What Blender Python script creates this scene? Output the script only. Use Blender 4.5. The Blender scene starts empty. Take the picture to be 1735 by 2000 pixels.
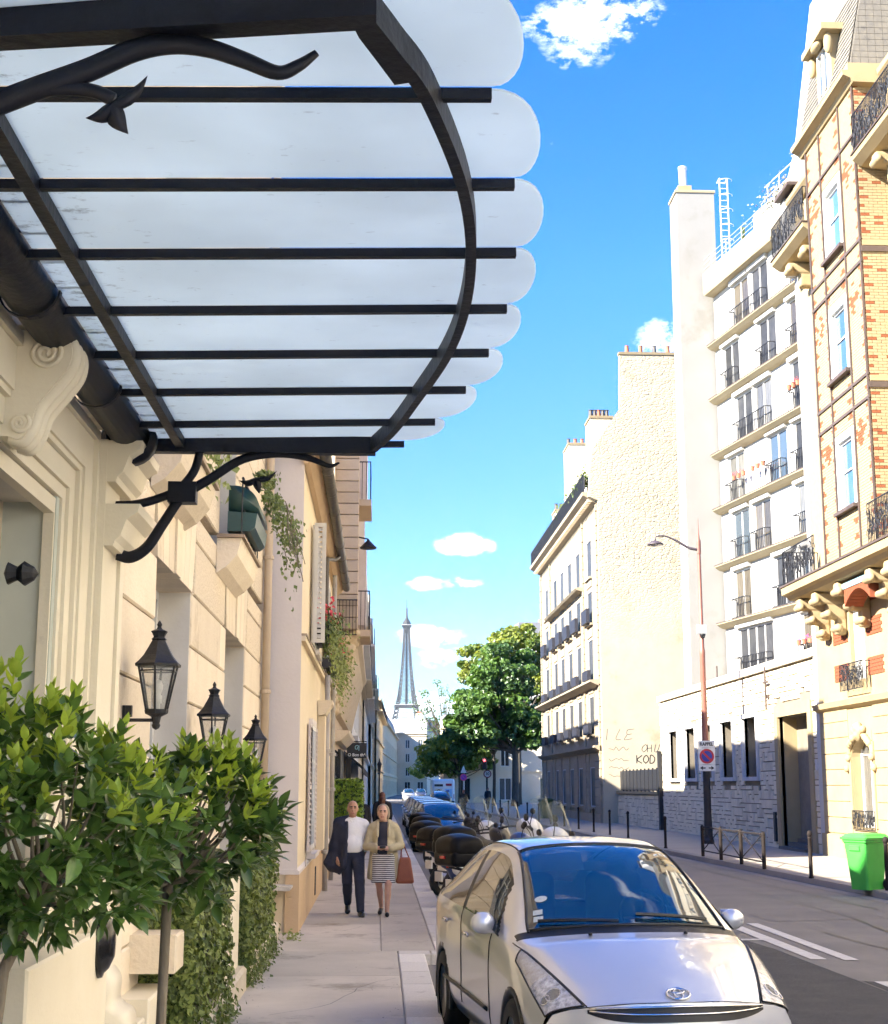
import bpy, bmesh, math, random
import numpy as np
from mathutils import Vector, Matrix
random.seed(7)
R = math.radians
SC = bpy.context.scene
COL = SC.collection

# ---------------------------------------------------------------- camera
cam = bpy.data.cameras.new('camera')
cam.sensor_fit = 'VERTICAL'; cam.sensor_height = 36.0; cam.lens = 50.4
cam.clip_start = 0.05; cam.clip_end = 30000
camo = bpy.data.objects.new('camera', cam); COL.objects.link(camo)
camo.location = (0, 0, 2.0)
camo.rotation_euler = (R(90 + 10.817), 0, R(-2.591))
SC.camera = camo

# ---------------------------------------------------------------- light
SUN_DIR = Vector((1.0, 0.45, -0.64)).normalized()       # the way the light travels
SUN_EL = math.asin(-SUN_DIR.z); SUN_AZ = math.atan2(-SUN_DIR.x, -SUN_DIR.y)
sl = bpy.data.lights.new('sun', 'SUN'); sl.energy = 3.0; sl.angle = R(0.5); sl.color = (1.0, 0.93, 0.80)
so = bpy.data.objects.new('sun', sl); COL.objects.link(so)
so.rotation_euler = SUN_DIR.to_track_quat('-Z', 'Y').to_euler()

SC.view_settings.view_transform = 'Standard'; SC.view_settings.look = 'None'
SC.view_settings.exposure = 3.08; SC.view_settings.gamma = 1.0
SC.view_settings.use_curve_mapping = False
SC.render.film_transparent = False
SC.cycles.max_bounces = 6; SC.cycles.diffuse_bounces = 4; SC.cycles.glossy_bounces = 3; SC.cycles.use_adaptive_sampling = True; SC.cycles.adaptive_threshold = 0.03; SC.cycles.volume_bounces = 0
SC.cycles.transmission_bounces = 8; SC.cycles.transparent_max_bounces = 12
SC.cycles.use_denoising = True

wd = bpy.data.worlds.new('World'); SC.world = wd; wd.use_nodes = True
NT = wd.node_tree; NT.nodes.clear()
def wn(t, **k):
    n = NT.nodes.new(t)
    for a, b in k.items(): setattr(n, a, b)
    return n
wl = NT.links.new
sky = wn('ShaderNodeTexSky', sky_type='NISHITA', sun_disc=False, sun_elevation=SUN_EL, sun_rotation=SUN_AZ,
         altitude=50.0, air_density=1.0, dust_density=0.1, ozone_density=3.0)
hs = wn('ShaderNodeHueSaturation'); hs.inputs['Saturation'].default_value = 1.40; hs.inputs['Hue'].default_value = 0.519; hs.inputs['Value'].default_value = 1.0
wl(sky.outputs[0], hs.inputs['Color'])
# the milky band at the horizon is held back, the same all the way round
tcz = wn('ShaderNodeTexCoord'); sxz = wn('ShaderNodeSeparateXYZ'); NT.links.new(tcz.outputs['Generated'], sxz.inputs[0])
rz_ = wn('ShaderNodeMapRange'); rz_.inputs[1].default_value = 0.0; rz_.inputs[2].default_value = 0.34; NT.links.new(sxz.outputs[2], rz_.inputs[0])
mz = wn('ShaderNodeMix', data_type='RGBA'); mz.inputs[6].default_value = (.34, .47, .60, 1); mz.inputs[7].default_value = (1, 1, 1, 1); NT.links.new(rz_.outputs[0], mz.inputs[0])
hz_ = wn('ShaderNodeMix', data_type='RGBA', blend_type='MULTIPLY'); hz_.inputs[0].default_value = 1.0; NT.links.new(hs.outputs[0], hz_.inputs[6]); NT.links.new(mz.outputs[2], hz_.inputs[7])
bg = wn('ShaderNodeBackground'); bg.inputs[1].default_value = 0.053
wo = wn('ShaderNodeOutputWorld')
tc = wn('ShaderNodeTexCoord')
def wmath(op, a, b=None, clamp=False):
    n = wn('ShaderNodeMath', operation=op); n.use_clamp = clamp
    for i, q in enumerate((a, b)):
        if q is None: continue
        if isinstance(q, (int, float)): n.inputs[i].default_value = q
        else: wl(q, n.inputs[i])
    return n.outputs[0]
def wvec(op, a, b):
    n = wn('ShaderNodeVectorMath', operation=op)
    for i, q in enumerate((a, b)):
        if isinstance(q, (tuple, list, Vector)): n.inputs[i].default_value = tuple(q)
        else: wl(q, n.inputs[i])
    return n
nz = wn('ShaderNodeTexNoise'); nz.inputs['Scale'].default_value = 26; nz.inputs['Detail'].default_value = 9; nz.inputs['Roughness'].default_value = 0.62
mp = wn('ShaderNodeMapping'); mp.inputs['Scale'].default_value = (1, 1, 1.8)
wl(tc.outputs['Generated'], mp.inputs['Vector']); wl(mp.outputs[0], nz.inputs['Vector'])
nb = wn('ShaderNodeTexNoise'); nb.inputs['Scale'].default_value = 3.1; nb.inputs['Detail'].default_value = 7; nb.inputs['Roughness'].default_value = 0.6
mp2 = wn('ShaderNodeMapping'); mp2.inputs['Scale'].default_value = (1, 1, 2.6); mp2.inputs['Location'].default_value = (3.9, 1.2, 0.9)
wl(tc.outputs['Generated'], mp2.inputs['Vector']); wl(mp2.outputs[0], nb.inputs['Vector'])
total = None
# fair-weather clouds: azimuth from the street axis (deg, right positive), elevation, half width, half height (deg), thickness
CLOUDS = [(9.0, 29.6, 3.0, 1.0, 1.05), (8.4, 28.6, 1.6, 0.9, .6), (10.6, 29.9, 1.5, .6, .8), (7.25, 25.2, .6, .25, .5), (12.0, 17.4, 1.6, 1.0, 1.0),
          (3.45, 9.5, 1.3, .5, 1.0), (1.86, 7.95, .8, .32, .9), (3.36, 8.0, 1.0, .28, .85), (2.1, 5.9, 1.5, .5, 1.05), (2.85, 5.0, 1.7, .5, .85),
          (4.0, 3.0, 4.2, .9, .8), (.1, 2.6, 1.6, .8, .8), (-.4, 5.3, .5, .25, .4)]
for az, el, w, h, th in CLOUDS:
    a, e = R(az), R(el)
    c = Vector((math.sin(a)*math.cos(e), math.cos(a)*math.cos(e), math.sin(e)))
    r_ = Vector((math.cos(a), -math.sin(a), 0)); u_ = r_.cross(c)
    df = wvec('SUBTRACT', tc.outputs['Generated'], c).outputs[0]
    dx = wmath('MULTIPLY', wvec('DOT_PRODUCT', df, r_).outputs['Value'], 1/math.sin(R(w)))
    dy = wmath('MULTIPLY', wvec('DOT_PRODUCT', df, u_).outputs['Value'], 1/math.sin(R(h)))
    front = wmath('GREATER_THAN', wvec('DOT_PRODUCT', tc.outputs['Generated'], c).outputs['Value'], 0.3)
    d2 = wmath('SQRT', wmath('ADD', wmath('MULTIPLY', dx, dx), wmath('MULTIPLY', dy, dy)))
    m = wmath('MULTIPLY', wmath('MULTIPLY', wmath('SUBTRACT', 1.25, d2, True), front), th)
    total = m if total is None else wmath('MAXIMUM', total, m)
nf = wn('ShaderNodeTexNoise'); nf.inputs['Scale'].default_value = 85; nf.inputs['Detail'].default_value = 8; nf.inputs['Roughness'].default_value = 0.68
wl(mp.outputs[0], nf.inputs['Vector'])
nn = wmath('ADD', wmath('MULTIPLY', wmath('SUBTRACT', nz.outputs['Fac'], 0.5), 3.6), wmath('MULTIPLY', wmath('SUBTRACT', nf.outputs['Fac'], 0.5), 3.8))
cover = wmath('MULTIPLY', wmath('SUBTRACT', wmath('ADD', total, wmath('MULTIPLY', nn, wmath('MULTIPLY', total, 1.5, True))), 0.36), 0.62, True)
# the same scattered clouds over the rest of the sky
veil = wmath('MULTIPLY', wmath('SUBTRACT', nb.outputs['Fac'], 0.60, True), 6.0, True)
cover = wmath('MAXIMUM', cover, veil)
cl = wn('ShaderNodeMix', data_type='RGBA'); cl.inputs[7].default_value = (9.6, 9.6, 9.7, 1)
wl(cover, cl.inputs[0]); wl(hz_.outputs[2], cl.inputs[6])
wl(cl.outputs[2], bg.inputs[0]); wl(bg.outputs[0], wo.inputs[0])

# ---------------------------------------------------------------- materials
MATS = {}
def pm(name, c1, c2=None, scale=4.0, rough=0.8, bump=0.0, bscale=60.0, metal=0.0, rnd=0.0, coord='Object',
       c3=None, s3=1.2, t3=0.62, coat=0.0, spec=0.5, stretch=None, sub=None, trans=0.0, alpha=None, fleck=None):
    """procedural surface: two tones mixed by noise, stains by a third, fine relief, per-object tone"""
    if name in MATS: return MATS[name]
    m = bpy.data.materials.new(name); m.use_nodes = True; MATS[name] = m
    nt = m.node_tree; n = nt.nodes; l = nt.links.new; b = n['Principled BSDF']
    tcn = n.new('ShaderNodeTexCoord'); vec = tcn.outputs[coord]
    if stretch:
        mpn = n.new('ShaderNodeMapping'); mpn.inputs['Scale'].default_value = stretch; l(vec, mpn.inputs[0]); vec = mpn.outputs[0]
    if c2 is None: c2 = tuple(x*0.82 for x in c1)
    nz = n.new('ShaderNodeTexNoise'); nz.inputs['Scale'].default_value = scale; nz.inputs['Detail'].default_value = 6; nz.inputs['Roughness'].default_value = 0.65
    l(vec, nz.inputs['Vector'])
    rp = n.new('ShaderNodeValToRGB'); rp.color_ramp.elements[0].position = 0.32; rp.color_ramp.elements[1].position = 0.68
    rp.color_ramp.elements[0].color = (*c1, 1); rp.color_ramp.elements[1].color = (*c2, 1)
    l(nz.outputs['Fac'], rp.inputs[0]); col = rp.outputs[0]
    if c3 is not None:
        n3 = n.new('ShaderNodeTexNoise'); n3.inputs['Scale'].default_value = s3; n3.inputs['Detail'].default_value = 8; n3.inputs['Roughness'].default_value = 0.7
        l(vec, n3.inputs['Vector'])
        r3 = n.new('ShaderNodeMapRange'); r3.inputs[1].default_value = t3; r3.inputs[2].default_value = t3 + .12; l(n3.outputs['Fac'], r3.inputs[0])
        mx = n.new('ShaderNodeMix'); mx.data_type = 'RGBA'; l(r3.outputs[0], mx.inputs[0]); l(col, mx.inputs[6]); mx.inputs[7].default_value = (*c3, 1); col = mx.outputs[2]
    if fleck:
        fc, fs, ft = fleck
        n4 = n.new('ShaderNodeTexNoise'); n4.inputs['Scale'].default_value = fs; n4.inputs['Detail'].default_value = 2; l(vec, n4.inputs['Vector'])
        r4 = n.new('ShaderNodeMapRange'); r4.inputs[1].default_value = ft; r4.inputs[2].default_value = ft + .06; l(n4.outputs['Fac'], r4.inputs[0])
        mx = n.new('ShaderNodeMix'); mx.data_type = 'RGBA'; l(r4.outputs[0], mx.inputs[0]); l(col, mx.inputs[6]); mx.inputs[7].default_value = (*fc, 1); col = mx.outputs[2]
    if rnd:
        oi = n.new('ShaderNodeObjectInfo'); mr = n.new('ShaderNodeMapRange'); mr.inputs[3].default_value = 1 - rnd; mr.inputs[4].default_value = 1 + rnd
        l(oi.outputs['Random'], mr.inputs[0]); hv = n.new('ShaderNodeHueSaturation'); l(mr.outputs[0], hv.inputs['Value']); l(col, hv.inputs['Color']); col = hv.outputs[0]
    l(col, b.inputs['Base Color'])
    b.inputs['Roughness'].default_value = rough; b.inputs['Metallic'].default_value = metal
    b.inputs['Specular IOR Level'].default_value = spec
    if coat: b.inputs['Coat Weight'].default_value = coat; b.inputs['Coat Roughness'].default_value = 0.03
    if sub: b.inputs['Subsurface Weight'].default_value = sub; b.inputs['Subsurface Radius'].default_value = (.01, .004, .002)
    if trans: b.inputs['Transmission Weight'].default_value = trans
    if alpha is not None: b.inputs['Alpha'].default_value = alpha
    if bump:
        nb_ = n.new('ShaderNodeTexNoise'); nb_.inputs['Scale'].default_value = bscale; nb_.inputs['Detail'].default_value = 5; l(vec, nb_.inputs['Vector'])
        bp = n.new('ShaderNodeBump'); bp.inputs['Strength'].default_value = min(1, bump); bp.inputs['Distance'].default_value = 0.012 * max(1, bump)
        l(nb_.outputs['Fac'], bp.inputs['Height']); l(bp.outputs[0], b.inputs['Normal'])
    return m
def leafmat(name, c1, c2, scale=9.0, trans=0.45, rough=0.4, rnd=0.12, spec=.5):
    if name in MATS: return MATS[name]
    m = pm(name, c1, c2, scale=scale, rough=rough, rnd=rnd, spec=spec)
    nt = m.node_tree; n = nt.nodes; b = n['Principled BSDF']
    out = [x for x in n if x.type == 'OUTPUT_MATERIAL'][0]
    t = n.new('ShaderNodeBsdfTranslucent'); mx = n.new('ShaderNodeMixShader'); mx.inputs[0].default_value = trans
    src = b.inputs['Base Color'].links[0].from_socket
    br = n.new('ShaderNodeHueSaturation'); br.inputs['Value'].default_value = 1.5; br.inputs['Saturation'].default_value = 1.1; br.inputs['Hue'].default_value = .485
    nt.links.new(src, br.inputs['Color']); nt.links.new(br.outputs[0], t.inputs[0])
    nt.links.new(b.outputs[0], mx.inputs[1]); nt.links.new(t.outputs[0], mx.inputs[2]); nt.links.new(mx.outputs[0], out.inputs[0])
    return m
def glassmat(name, tint=(0.02, 0.03, 0.04), rough=0.03, alpha=None):
    if name in MATS: return MATS[name]
    return pm(name, tint, tuple(x*1.3 for x in tint), scale=.7, rough=rough, spec=.9, alpha=alpha, rnd=.25)

# ---------------------------------------------------------------- object helpers
OFF = {}
def tag(o, label=None, cat=None, group=None, kind=None):
    if label: o['label'] = label
    if cat: o['category'] = cat
    if group: o['group'] = group
    if kind: o['kind'] = kind
    return o
def thing(name, label, cat, loc=(0, 0, 0), rotz=0.0, group=None):
    """an Empty at the thing's base; with rotz None the parts are given in world coordinates"""
    o = bpy.data.objects.new(name, None); COL.objects.link(o)
    o.empty_display_size = 0.2
    o.location = loc
    if rotz is None: OFF[o.name] = Vector(loc)
    else: o.rotation_euler = (0, 0, rotz); OFF[o.name] = Vector((0, 0, 0))
    return tag(o, label, cat, group)
def copy_tree(o, parent=None, mats=None):
    c = o.copy(); COL.objects.link(c); c.parent = parent
    if mats and c.data is not None:
        for i, s in enumerate(c.material_slots):
            nm = s.material.name if s.material else None
            if nm in mats:
                s.link = 'OBJECT'; s.material = mats[nm]
    for ch in o.children: copy_tree(ch, c, mats)
    return c
def place(root, loc, rz=0, label=None, group=None, mats=None, scale=None):
    r = copy_tree(root, None, mats)
    r.location = loc; r.rotation_euler = (0, 0, rz)
    if scale: r.scale = scale if isinstance(scale, tuple) else (scale,)*3
    if label: r['label'] = label
    if group: r['group'] = group
    return r
def mobj(name, me, mat, parent=None, loc=None):
    o = bpy.data.objects.new(name, me); COL.objects.link(o)
    if parent is not None: o.parent = parent; OFF[o.name] = OFF.get(parent.name, Vector())
    if mat is not None and not me.materials: me.materials.append(mat)
    if loc is not None: o.location = loc
    return o

class MB:
    def __init__(s): s.v = []; s.f = []
    def add(s, vs, fs):
        k = len(s.v); s.v += [tuple(q) for q in vs]; s.f += [tuple(i + k for i in f) for f in fs]; return s
    def box(s, x0, x1, y0, y1, z0, z1):
        if x0 > x1: x0, x1 = x1, x0
        if y0 > y1: y0, y1 = y1, y0
        if z0 > z1: z0, z1 = z1, z0
        return s.add([(x0, y0, z0), (x1, y0, z0), (x1, y1, z0), (x0, y1, z0), (x0, y0, z1), (x1, y0, z1), (x1, y1, z1), (x0, y1, z1)],
                     [(0, 3, 2, 1), (4, 5, 6, 7), (0, 1, 5, 4), (1, 2, 6, 5), (2, 3, 7, 6), (3, 0, 4, 7)])
    def cbox(s, x0, x1, y0, y1, z0, z1, c=0.01, axis=0, sg=1, jit=0.0):
        """box whose face on +/-axis has chamfered edges"""
        lo = [min(x0, x1), min(y0, y1), min(z0, z1)]; hi = [max(x0, x1), max(y0, y1), max(z0, z1)]
        a = axis; b, d = [(1, 2), (2, 0), (0, 1)][a]
        fr, bk = (hi[a], lo[a]) if sg > 0 else (lo[a], hi[a])
        md = fr - sg*c
        def ring(av, ins):
            r = []
            for bb, dd in ((lo[b]+ins, lo[d]+ins), (hi[b]-ins, lo[d]+ins), (hi[b]-ins, hi[d]-ins), (lo[b]+ins, hi[d]-ins)):
                q = [0, 0, 0]; q[a] = av + (random.uniform(-jit, jit) if ins else 0); q[b] = bb; q[d] = dd; r.append(q)
            return r
        vs = ring(bk, 0) + ring(md, 0) + ring(fr, c)
        fs = [(8, 9, 10, 11), (3, 2, 1, 0)]
        for k in range(4):
            j = (k+1) % 4; fs += [(k, j, 4+j, 4+k), (4+k, 4+j, 8+j, 8+k)]
        if sg < 0: fs = [f[::-1] for f in fs]
        return s.add(vs, fs)
    def prism(s, poly, axis, a0, a1):
        """polygon in the two other axes (cyclic order) extruded along axis"""
        b, d = [(1, 2), (0, 2), (0, 1)][axis]; n = len(poly); vs = []
        ar = sum(poly[i][0]*poly[(i+1) % n][1] - poly[(i+1) % n][0]*poly[i][1] for i in range(n))
        if ar < 0: poly = poly[::-1]
        if axis == 1: poly = poly[::-1]
        if a0 > a1: a0, a1 = a1, a0
        for av in (a0, a1):
            for p in poly:
                q = [0, 0, 0]; q[axis] = av; q[b] = p[0]; q[d] = p[1]; vs.append(q)
        fs = [tuple(range(n-1, -1, -1)), tuple(range(n, 2*n))] + [(i, (i+1) % n, n+(i+1) % n, n+i) for i in range(n)]
        return s.add(vs, fs)
    def tube(s, pts, r, n=8, cap=True, flat=1.0, up=None):
        """round (or flattened) bar along points; r may be a list"""
        pts = [Vector(p) for p in pts]; N = len(pts); rs = r if isinstance(r, (list, tuple)) else [r]*N
        k = len(s.v); ref = Vector(up) if up else None
        prev = None
        for i, p in enumerate(pts):
            t = (pts[min(i+1, N-1)] - pts[max(i-1, 0)]).normalized()
            if ref is not None: a = ref - t*ref.dot(t)
            elif prev is not None: a = prev - t*prev.dot(t)
            else: a = (Vector((0, 0, 1)) if abs(t.z) < .9 else Vector((1, 0, 0))); a = a - t*a.dot(t)
            if a.length < 1e-6: a = t.orthogonal()
            a.normalize(); prev = a; b = t.cross(a)
            for j in range(n):
                g = 2*math.pi*(j + .5)/n
                s.v.append(tuple(p + a*(math.cos(g)*rs[i]) + b*(math.sin(g)*rs[i]*flat)))
        for i in range(N-1):
            for j in range(n):
                q = (j+1) % n
                s.f.append((k+i*n+j, k+i*n+q, k+(i+1)*n+q, k+(i+1)*n+j))
        if cap:
            s.f.append(tuple(k+j for j in range(n-1, -1, -1))); s.f.append(tuple(k+(N-1)*n+j for j in range(n)))
        return s
    def lathe(s, prof, c=(0, 0, 0), n=16, axis=2):
        k = len(s.v); m = len(prof)
        for i in range(n):
            g = 2*math.pi*i/n
            for r_, z in prof:
                q = (r_*math.cos(g), r_*math.sin(g), z)
                if axis == 0: q = (q[2], q[0], q[1])
                if axis == 1: q = (q[1], q[2], q[0])
                s.v.append((q[0]+c[0], q[1]+c[1], q[2]+c[2]))
        for i in range(n):
            j = (i+1) % n
            for t in range(m-1): s.f.append((k+i*m+t, k+j*m+t, k+j*m+t+1, k+i*m+t+1))
        return s
    def mesh(s, name, mat, off=Vector(), smooth=False):
        me = bpy.data.meshes.new(name)
        me.from_pydata([(a-off.x, b-off.y, c-off.z) for a, b, c in s.v], [], s.f)
        if smooth: me.polygons.foreach_set('use_smooth', [True]*len(me.polygons))
        if mat: me.materials.append(mat)
        me.update(); return me
    def build(s, name, mat, parent=None, smooth=False, kind=None, label=None):
        off = OFF.get(parent.name, Vector()) if parent is not None else Vector()
        o = mobj(name, s.mesh(name, mat, off, smooth), None, parent)
        if kind: o['kind'] = kind
        if label: o['label'] = label
        return o
def autosmooth(o, ang=40):
    me = o.data
    me.polygons.foreach_set('use_smooth', [True]*len(me.polygons))
    bm = bmesh.new(); bm.from_mesh(me)
    for e in bm.edges:
        if len(e.link_faces) == 2 and e.calc_face_angle(0) > R(ang): e.smooth = False
    bm.to_mesh(me); bm.free(); return o
def struct(o): o['kind'] = 'structure'; return o
def catmull(pts, n=8, closed=False):
    P = [np.array(p, float) for p in pts]; out = []; N = len(P)
    rng = range(N) if closed else range(N-1)
    for i in rng:
        p0 = P[(i-1) % N] if closed or i > 0 else P[0]*2-P[1]
        p1, p2 = P[i], P[(i+1) % N]
        p3 = P[(i+2) % N] if closed or i+2 < N else P[-1]*2-P[-2]
        for k in range(n):
            t = k/n
            out.append(.5*((2*p1)+(-p0+p2)*t+(2*p0-5*p1+4*p2-p3)*t*t+(-p0+3*p1-3*p2+p3)*t**3))
    if not closed: out.append(P[-1])
    return [tuple(q) for q in out]

# ---------------------------------------------------------------- rounded solids from distance fields
def sdf_mesh(prims, h, k=0.02, pad=0.03, cut=None):
    """prims: ('c', a, b, ra, rb) round cone, ('e', c, radii) ellipsoid, ('b', c, half, r) rounded box; optional dict last: k, sub (carve)"""
    lo = np.full(3, 1e9); hi = -lo
    bbs = []
    for p in prims:
        if p[0] == 'c':
            a, b = np.array(p[1], float), np.array(p[2], float); m = max(p[3], p[4]); l_, h_ = np.minimum(a, b)-m, np.maximum(a, b)+m
        elif p[0] == 'e': l_, h_ = np.array(p[1], float)-np.array(p[2]), np.array(p[1], float)+np.array(p[2])
        else: l_, h_ = np.array(p[1], float)-np.array(p[2]), np.array(p[1], float)+np.array(p[2])
        bbs.append((l_, h_)); o = p[-1] if isinstance(p[-1], dict) else {}
        if not o.get('sub'): lo = np.minimum(lo, l_); hi = np.maximum(hi, h_)
    lo = lo-pad; hi = hi+pad
    n = np.ceil((hi-lo)/h).astype(int)+1
    D = np.full(n, 1.0, np.float32)
    ax = [lo[i]+h*np.arange(n[i]) for i in range(3)]
    for p, (l_, h_) in zip(prims, bbs):
        o = p[-1] if isinstance(p[-1], dict) else {}
        kk = o.get('k', k); mg = pad + kk*1.5
        i0 = np.clip(np.floor((l_-mg-lo)/h).astype(int), 0, n-1); i1 = np.clip(np.ceil((h_+mg-lo)/h).astype(int)+1, 1, n)
        if (i1 <= i0).any(): continue
        X = ax[0][i0[0]:i1[0]][:, None, None]; Y = ax[1][i0[1]:i1[1]][None, :, None]; Z = ax[2][i0[2]:i1[2]][None, None, :]
        if p[0] == 'c':
            a, b = np.array(p[1], float), np.array(p[2], float); ba = b-a; L2 = max(1e-9, ba@ba)
            px, py, pz = X-a[0], Y-a[1], Z-a[2]
            t = np.clip((px*ba[0]+py*ba[1]+pz*ba[2])/L2, 0, 1)
            fx = o.get('s', (1, 1, 1))
            d = np.sqrt(((px-t*ba[0])/fx[0])**2+((py-t*ba[1])/fx[1])**2+((pz-t*ba[2])/fx[2])**2)-(p[3]+(p[4]-p[3])*t)
        elif p[0] == 'e':
            c, r_ = p[1], p[2]
            q = np.sqrt(((X-c[0])/r_[0])**2+((Y-c[1])/r_[1])**2+((Z-c[2])/r_[2])**2)
            d = (q-1)*min(r_)
        else:
            c, r_, rr = p[1], p[2], p[3]
            qx, qy, qz = np.abs(X-c[0])-r_[0]+rr, np.abs(Y-c[1])-r_[1]+rr, np.abs(Z-c[2])-r_[2]+rr
            d = np.sqrt(np.maximum(qx, 0)**2+np.maximum(qy, 0)**2+np.maximum(qz, 0)**2)+np.minimum(np.maximum(np.maximum(qx, qy), qz), 0)-rr
        sl_ = (slice(i0[0], i1[0]), slice(i0[1], i1[1]), slice(i0[2], i1[2])); E = D[sl_]
        if o.get('sub'):
            hh = np.maximum(kk-np.abs(E+d), 0)/kk if kk > 0 else 0
            D[sl_] = np.maximum(E, -d)+hh*hh*kk*.25
        else:
            hh = np.maximum(kk-np.abs(E-d), 0)/kk if kk > 0 else 0
            D[sl_] = np.minimum(E, d)-hh*hh*kk*.25
    if cut is not None:
        G = np.meshgrid(*ax, indexing='ij'); D = np.maximum(D, cut(*G).astype(np.float32))
    return nets(D, lo, h)
def nets(D, lo, h):
    D = np.pad(D, 1, constant_values=1.0); lo = lo-h
    S = D < 0; n = D.shape; cs = tuple(x-1 for x in n)
    acc = np.zeros(cs+(3,), np.float32); cnt = np.zeros(cs, np.float32)
    quads = []
    for a in range(3):
        b, c = (a+1) % 3, (a+2) % 3
        s0 = [slice(None)]*3; s1 = [slice(None)]*3; s0[a] = slice(0, -1); s1[a] = slice(1, None)
        A, B = D[tuple(s0)], D[tuple(s1)]; X = (S[tuple(s0)] != S[tuple(s1)])
        idx = np.argwhere(X); va = A[X]; vb = B[X]; t = va/(va-vb)
        pos = idx.astype(np.float32).copy(); pos[:, a] += t
        for ob in (0, -1):
            for oc in (0, -1):
                ci = idx.copy(); ci[:, b] += ob; ci[:, c] += oc
                ok = (ci >= 0).all(1) & (ci < np.array(cs)).all(1); q = ci[ok]
                np.add.at(acc, (q[:, 0], q[:, 1], q[:, 2]), pos[ok]); np.add.at(cnt, (q[:, 0], q[:, 1], q[:, 2]), 1)
        quads.append((a, b, c, idx, va < 0))
    has = cnt > 0; ids = np.full(cs, -1, np.int64); ids[has] = np.arange(has.sum())
    V = acc[has]/cnt[has][:, None]*h+lo
    F = []
    for a, b, c, idx, neg in quads:
        q = []
        for ob, oc in ((0, 0), (-1, 0), (-1, -1), (0, -1)):
            ci = idx.copy(); ci[:, b] += ob; ci[:, c] += oc
            q.append(ids[ci[:, 0], ci[:, 1], ci[:, 2]])
        q = np.stack(q, 1); q[~neg] = q[~neg][:, ::-1]; F.append(q[(q >= 0).all(1)])
    F = np.concatenate(F)
    return V, F
def sdf_obj(name, prims, h, mat, parent=None, k=0.02, relax=1, cut=None, matfn=None, mats=None, warp=None, label=None):
    V, F = sdf_mesh(prims, h, k, pad=max(.03, 3*h), cut=cut)
    if relax:
        for _ in range(relax):
            s_ = np.zeros_like(V); c_ = np.zeros(len(V))
            for i in range(4):
                j = (i+1) % 4
                np.add.at(s_, F[:, i], V[F[:, j]]); np.add.at(c_, F[:, i], 1)
                np.add.at(s_, F[:, j], V[F[:, i]]); np.add.at(c_, F[:, j], 1)
            V = V*.5+(s_/np.maximum(c_, 1)[:, None])*.5
    if warp is not None: V = warp(V)
    off = OFF.get(parent.name, Vector()) if parent is not None else Vector()
    me = bpy.data.meshes.new(name); me.from_pydata((V-np.array(off)).tolist(), [], F.tolist())
    me.polygons.foreach_set('use_smooth', [True]*len(me.polygons))
    if mats:
        for m in mats: me.materials.append(m)
        cen = V[F].mean(1); me.polygons.foreach_set('material_index', matfn(cen).astype(int))
    else: me.materials.append(mat)
    me.update()
    o = mobj(name, me, None, parent)
    if label: o['label'] = label
    return o
# ================================================================ ground, road, pavements
def sheet(name, poly, z, mat, kind='structure', parent=None):
    mb = MB(); mb.add([(x, y, z) for x, y in poly], [tuple(range(len(poly)))])
    o = mb.build(name, mat, parent)
    if parent is None: o['kind'] = kind
    return o
M_ground = pm('earth', (.16, .15, .13), (.2, .19, .16), scale=.05, rough=.95)
M_asph = pm('asphalt', (.215, .197, .172), (.155, .142, .125), scale=.5, rough=.85, bump=.5, bscale=140, c3=(.175, .16, .14), s3=.35, t3=.55, fleck=((.26, .25, .23), 180, .66))
M_asph2 = pm('asphalt_patch', (.040, .040, .040), (.062, .060, .058), scale=2.5, rough=.9, bump=.9, bscale=120, fleck=((.17, .165, .16), 130, .62))
M_walk = pm('pavement_asphalt', (.56, .51, .44), (.45, .41, .35), scale=.9, rough=.9, bump=.35, bscale=170, rnd=.16, c3=(.29, .255, .21), s3=1.1, t3=.56, fleck=((.6, .57, .52), 160, .68))
M_walkR = pm('pavement_right', (.33, .29, .24), (.27, .24, .2), scale=.7, rough=.9, bump=.3, bscale=150, rnd=.06)
M_kerb = pm('kerb_granite', (.68, .65, .60), (.55, .52, .48), scale=60, rough=.8, bump=.3, bscale=90, rnd=.14, c3=(.3, .28, .25), s3=2.5, t3=.6)
M_kerbd = pm('kerb_dark', (.26, .245, .23), (.19, .18, .17), scale=40, rough=.85, bump=.3, bscale=60, rnd=.16)
M_paint = pm('road_paint', (.62, .60, .55), (.50, .47, .42), scale=9, rough=.7, bump=.3, bscale=120, c3=(.22, .2, .18), s3=7, t3=.64)
sheet("ground", [(-2500, -400), (2500, -400), (2500, 4100), (-2500, 4100)], -.03, M_ground)
sheet('road', [(-1.2, -40), (12.5, -40), (12.5, 420), (-1.2, 420)], 0.0, M_asph)
patch = sheet('asphalt_repair', [(1.2, -5), (5.05, -5), (5.05, 14.2), (4.98, 17.15), (4.96, 18.4), (4.86, 19.35), (1.2, 19.5)], .004, M_asph2)
sheet('asphalt_repair', [(5.05, 4.), (6.8, 4.), (6.6, 13.2), (5.9, 14.6), (5.06, 15.4)], .0041, M_asph2)
M_asph3 = pm('asphalt_worn', (.20, .183, .16), (.155, .142, .125), scale=.8, rough=.88, bump=.4, bscale=120, fleck=((.3, .29, .27), 150, .66))
M_tar = pm('tar_seal', (.03, .03, .03), (.045, .043, .04), scale=6, rough=.5)
sheet('asphalt_repair', [(5.9, 22.0), (8.4, 22.6), (8.1, 31.5), (5.8, 31.0)], .0045, M_asph3); sheet('asphalt_repair', [(2.9, 30), (4.6, 30), (4.6, 37), (2.9, 37)], .0045, M_asph3); sheet('asphalt_repair', [(6.4, 40), (8.0, 40), (7.8, 60), (6.2, 60)], .0045, M_asph2)
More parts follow.
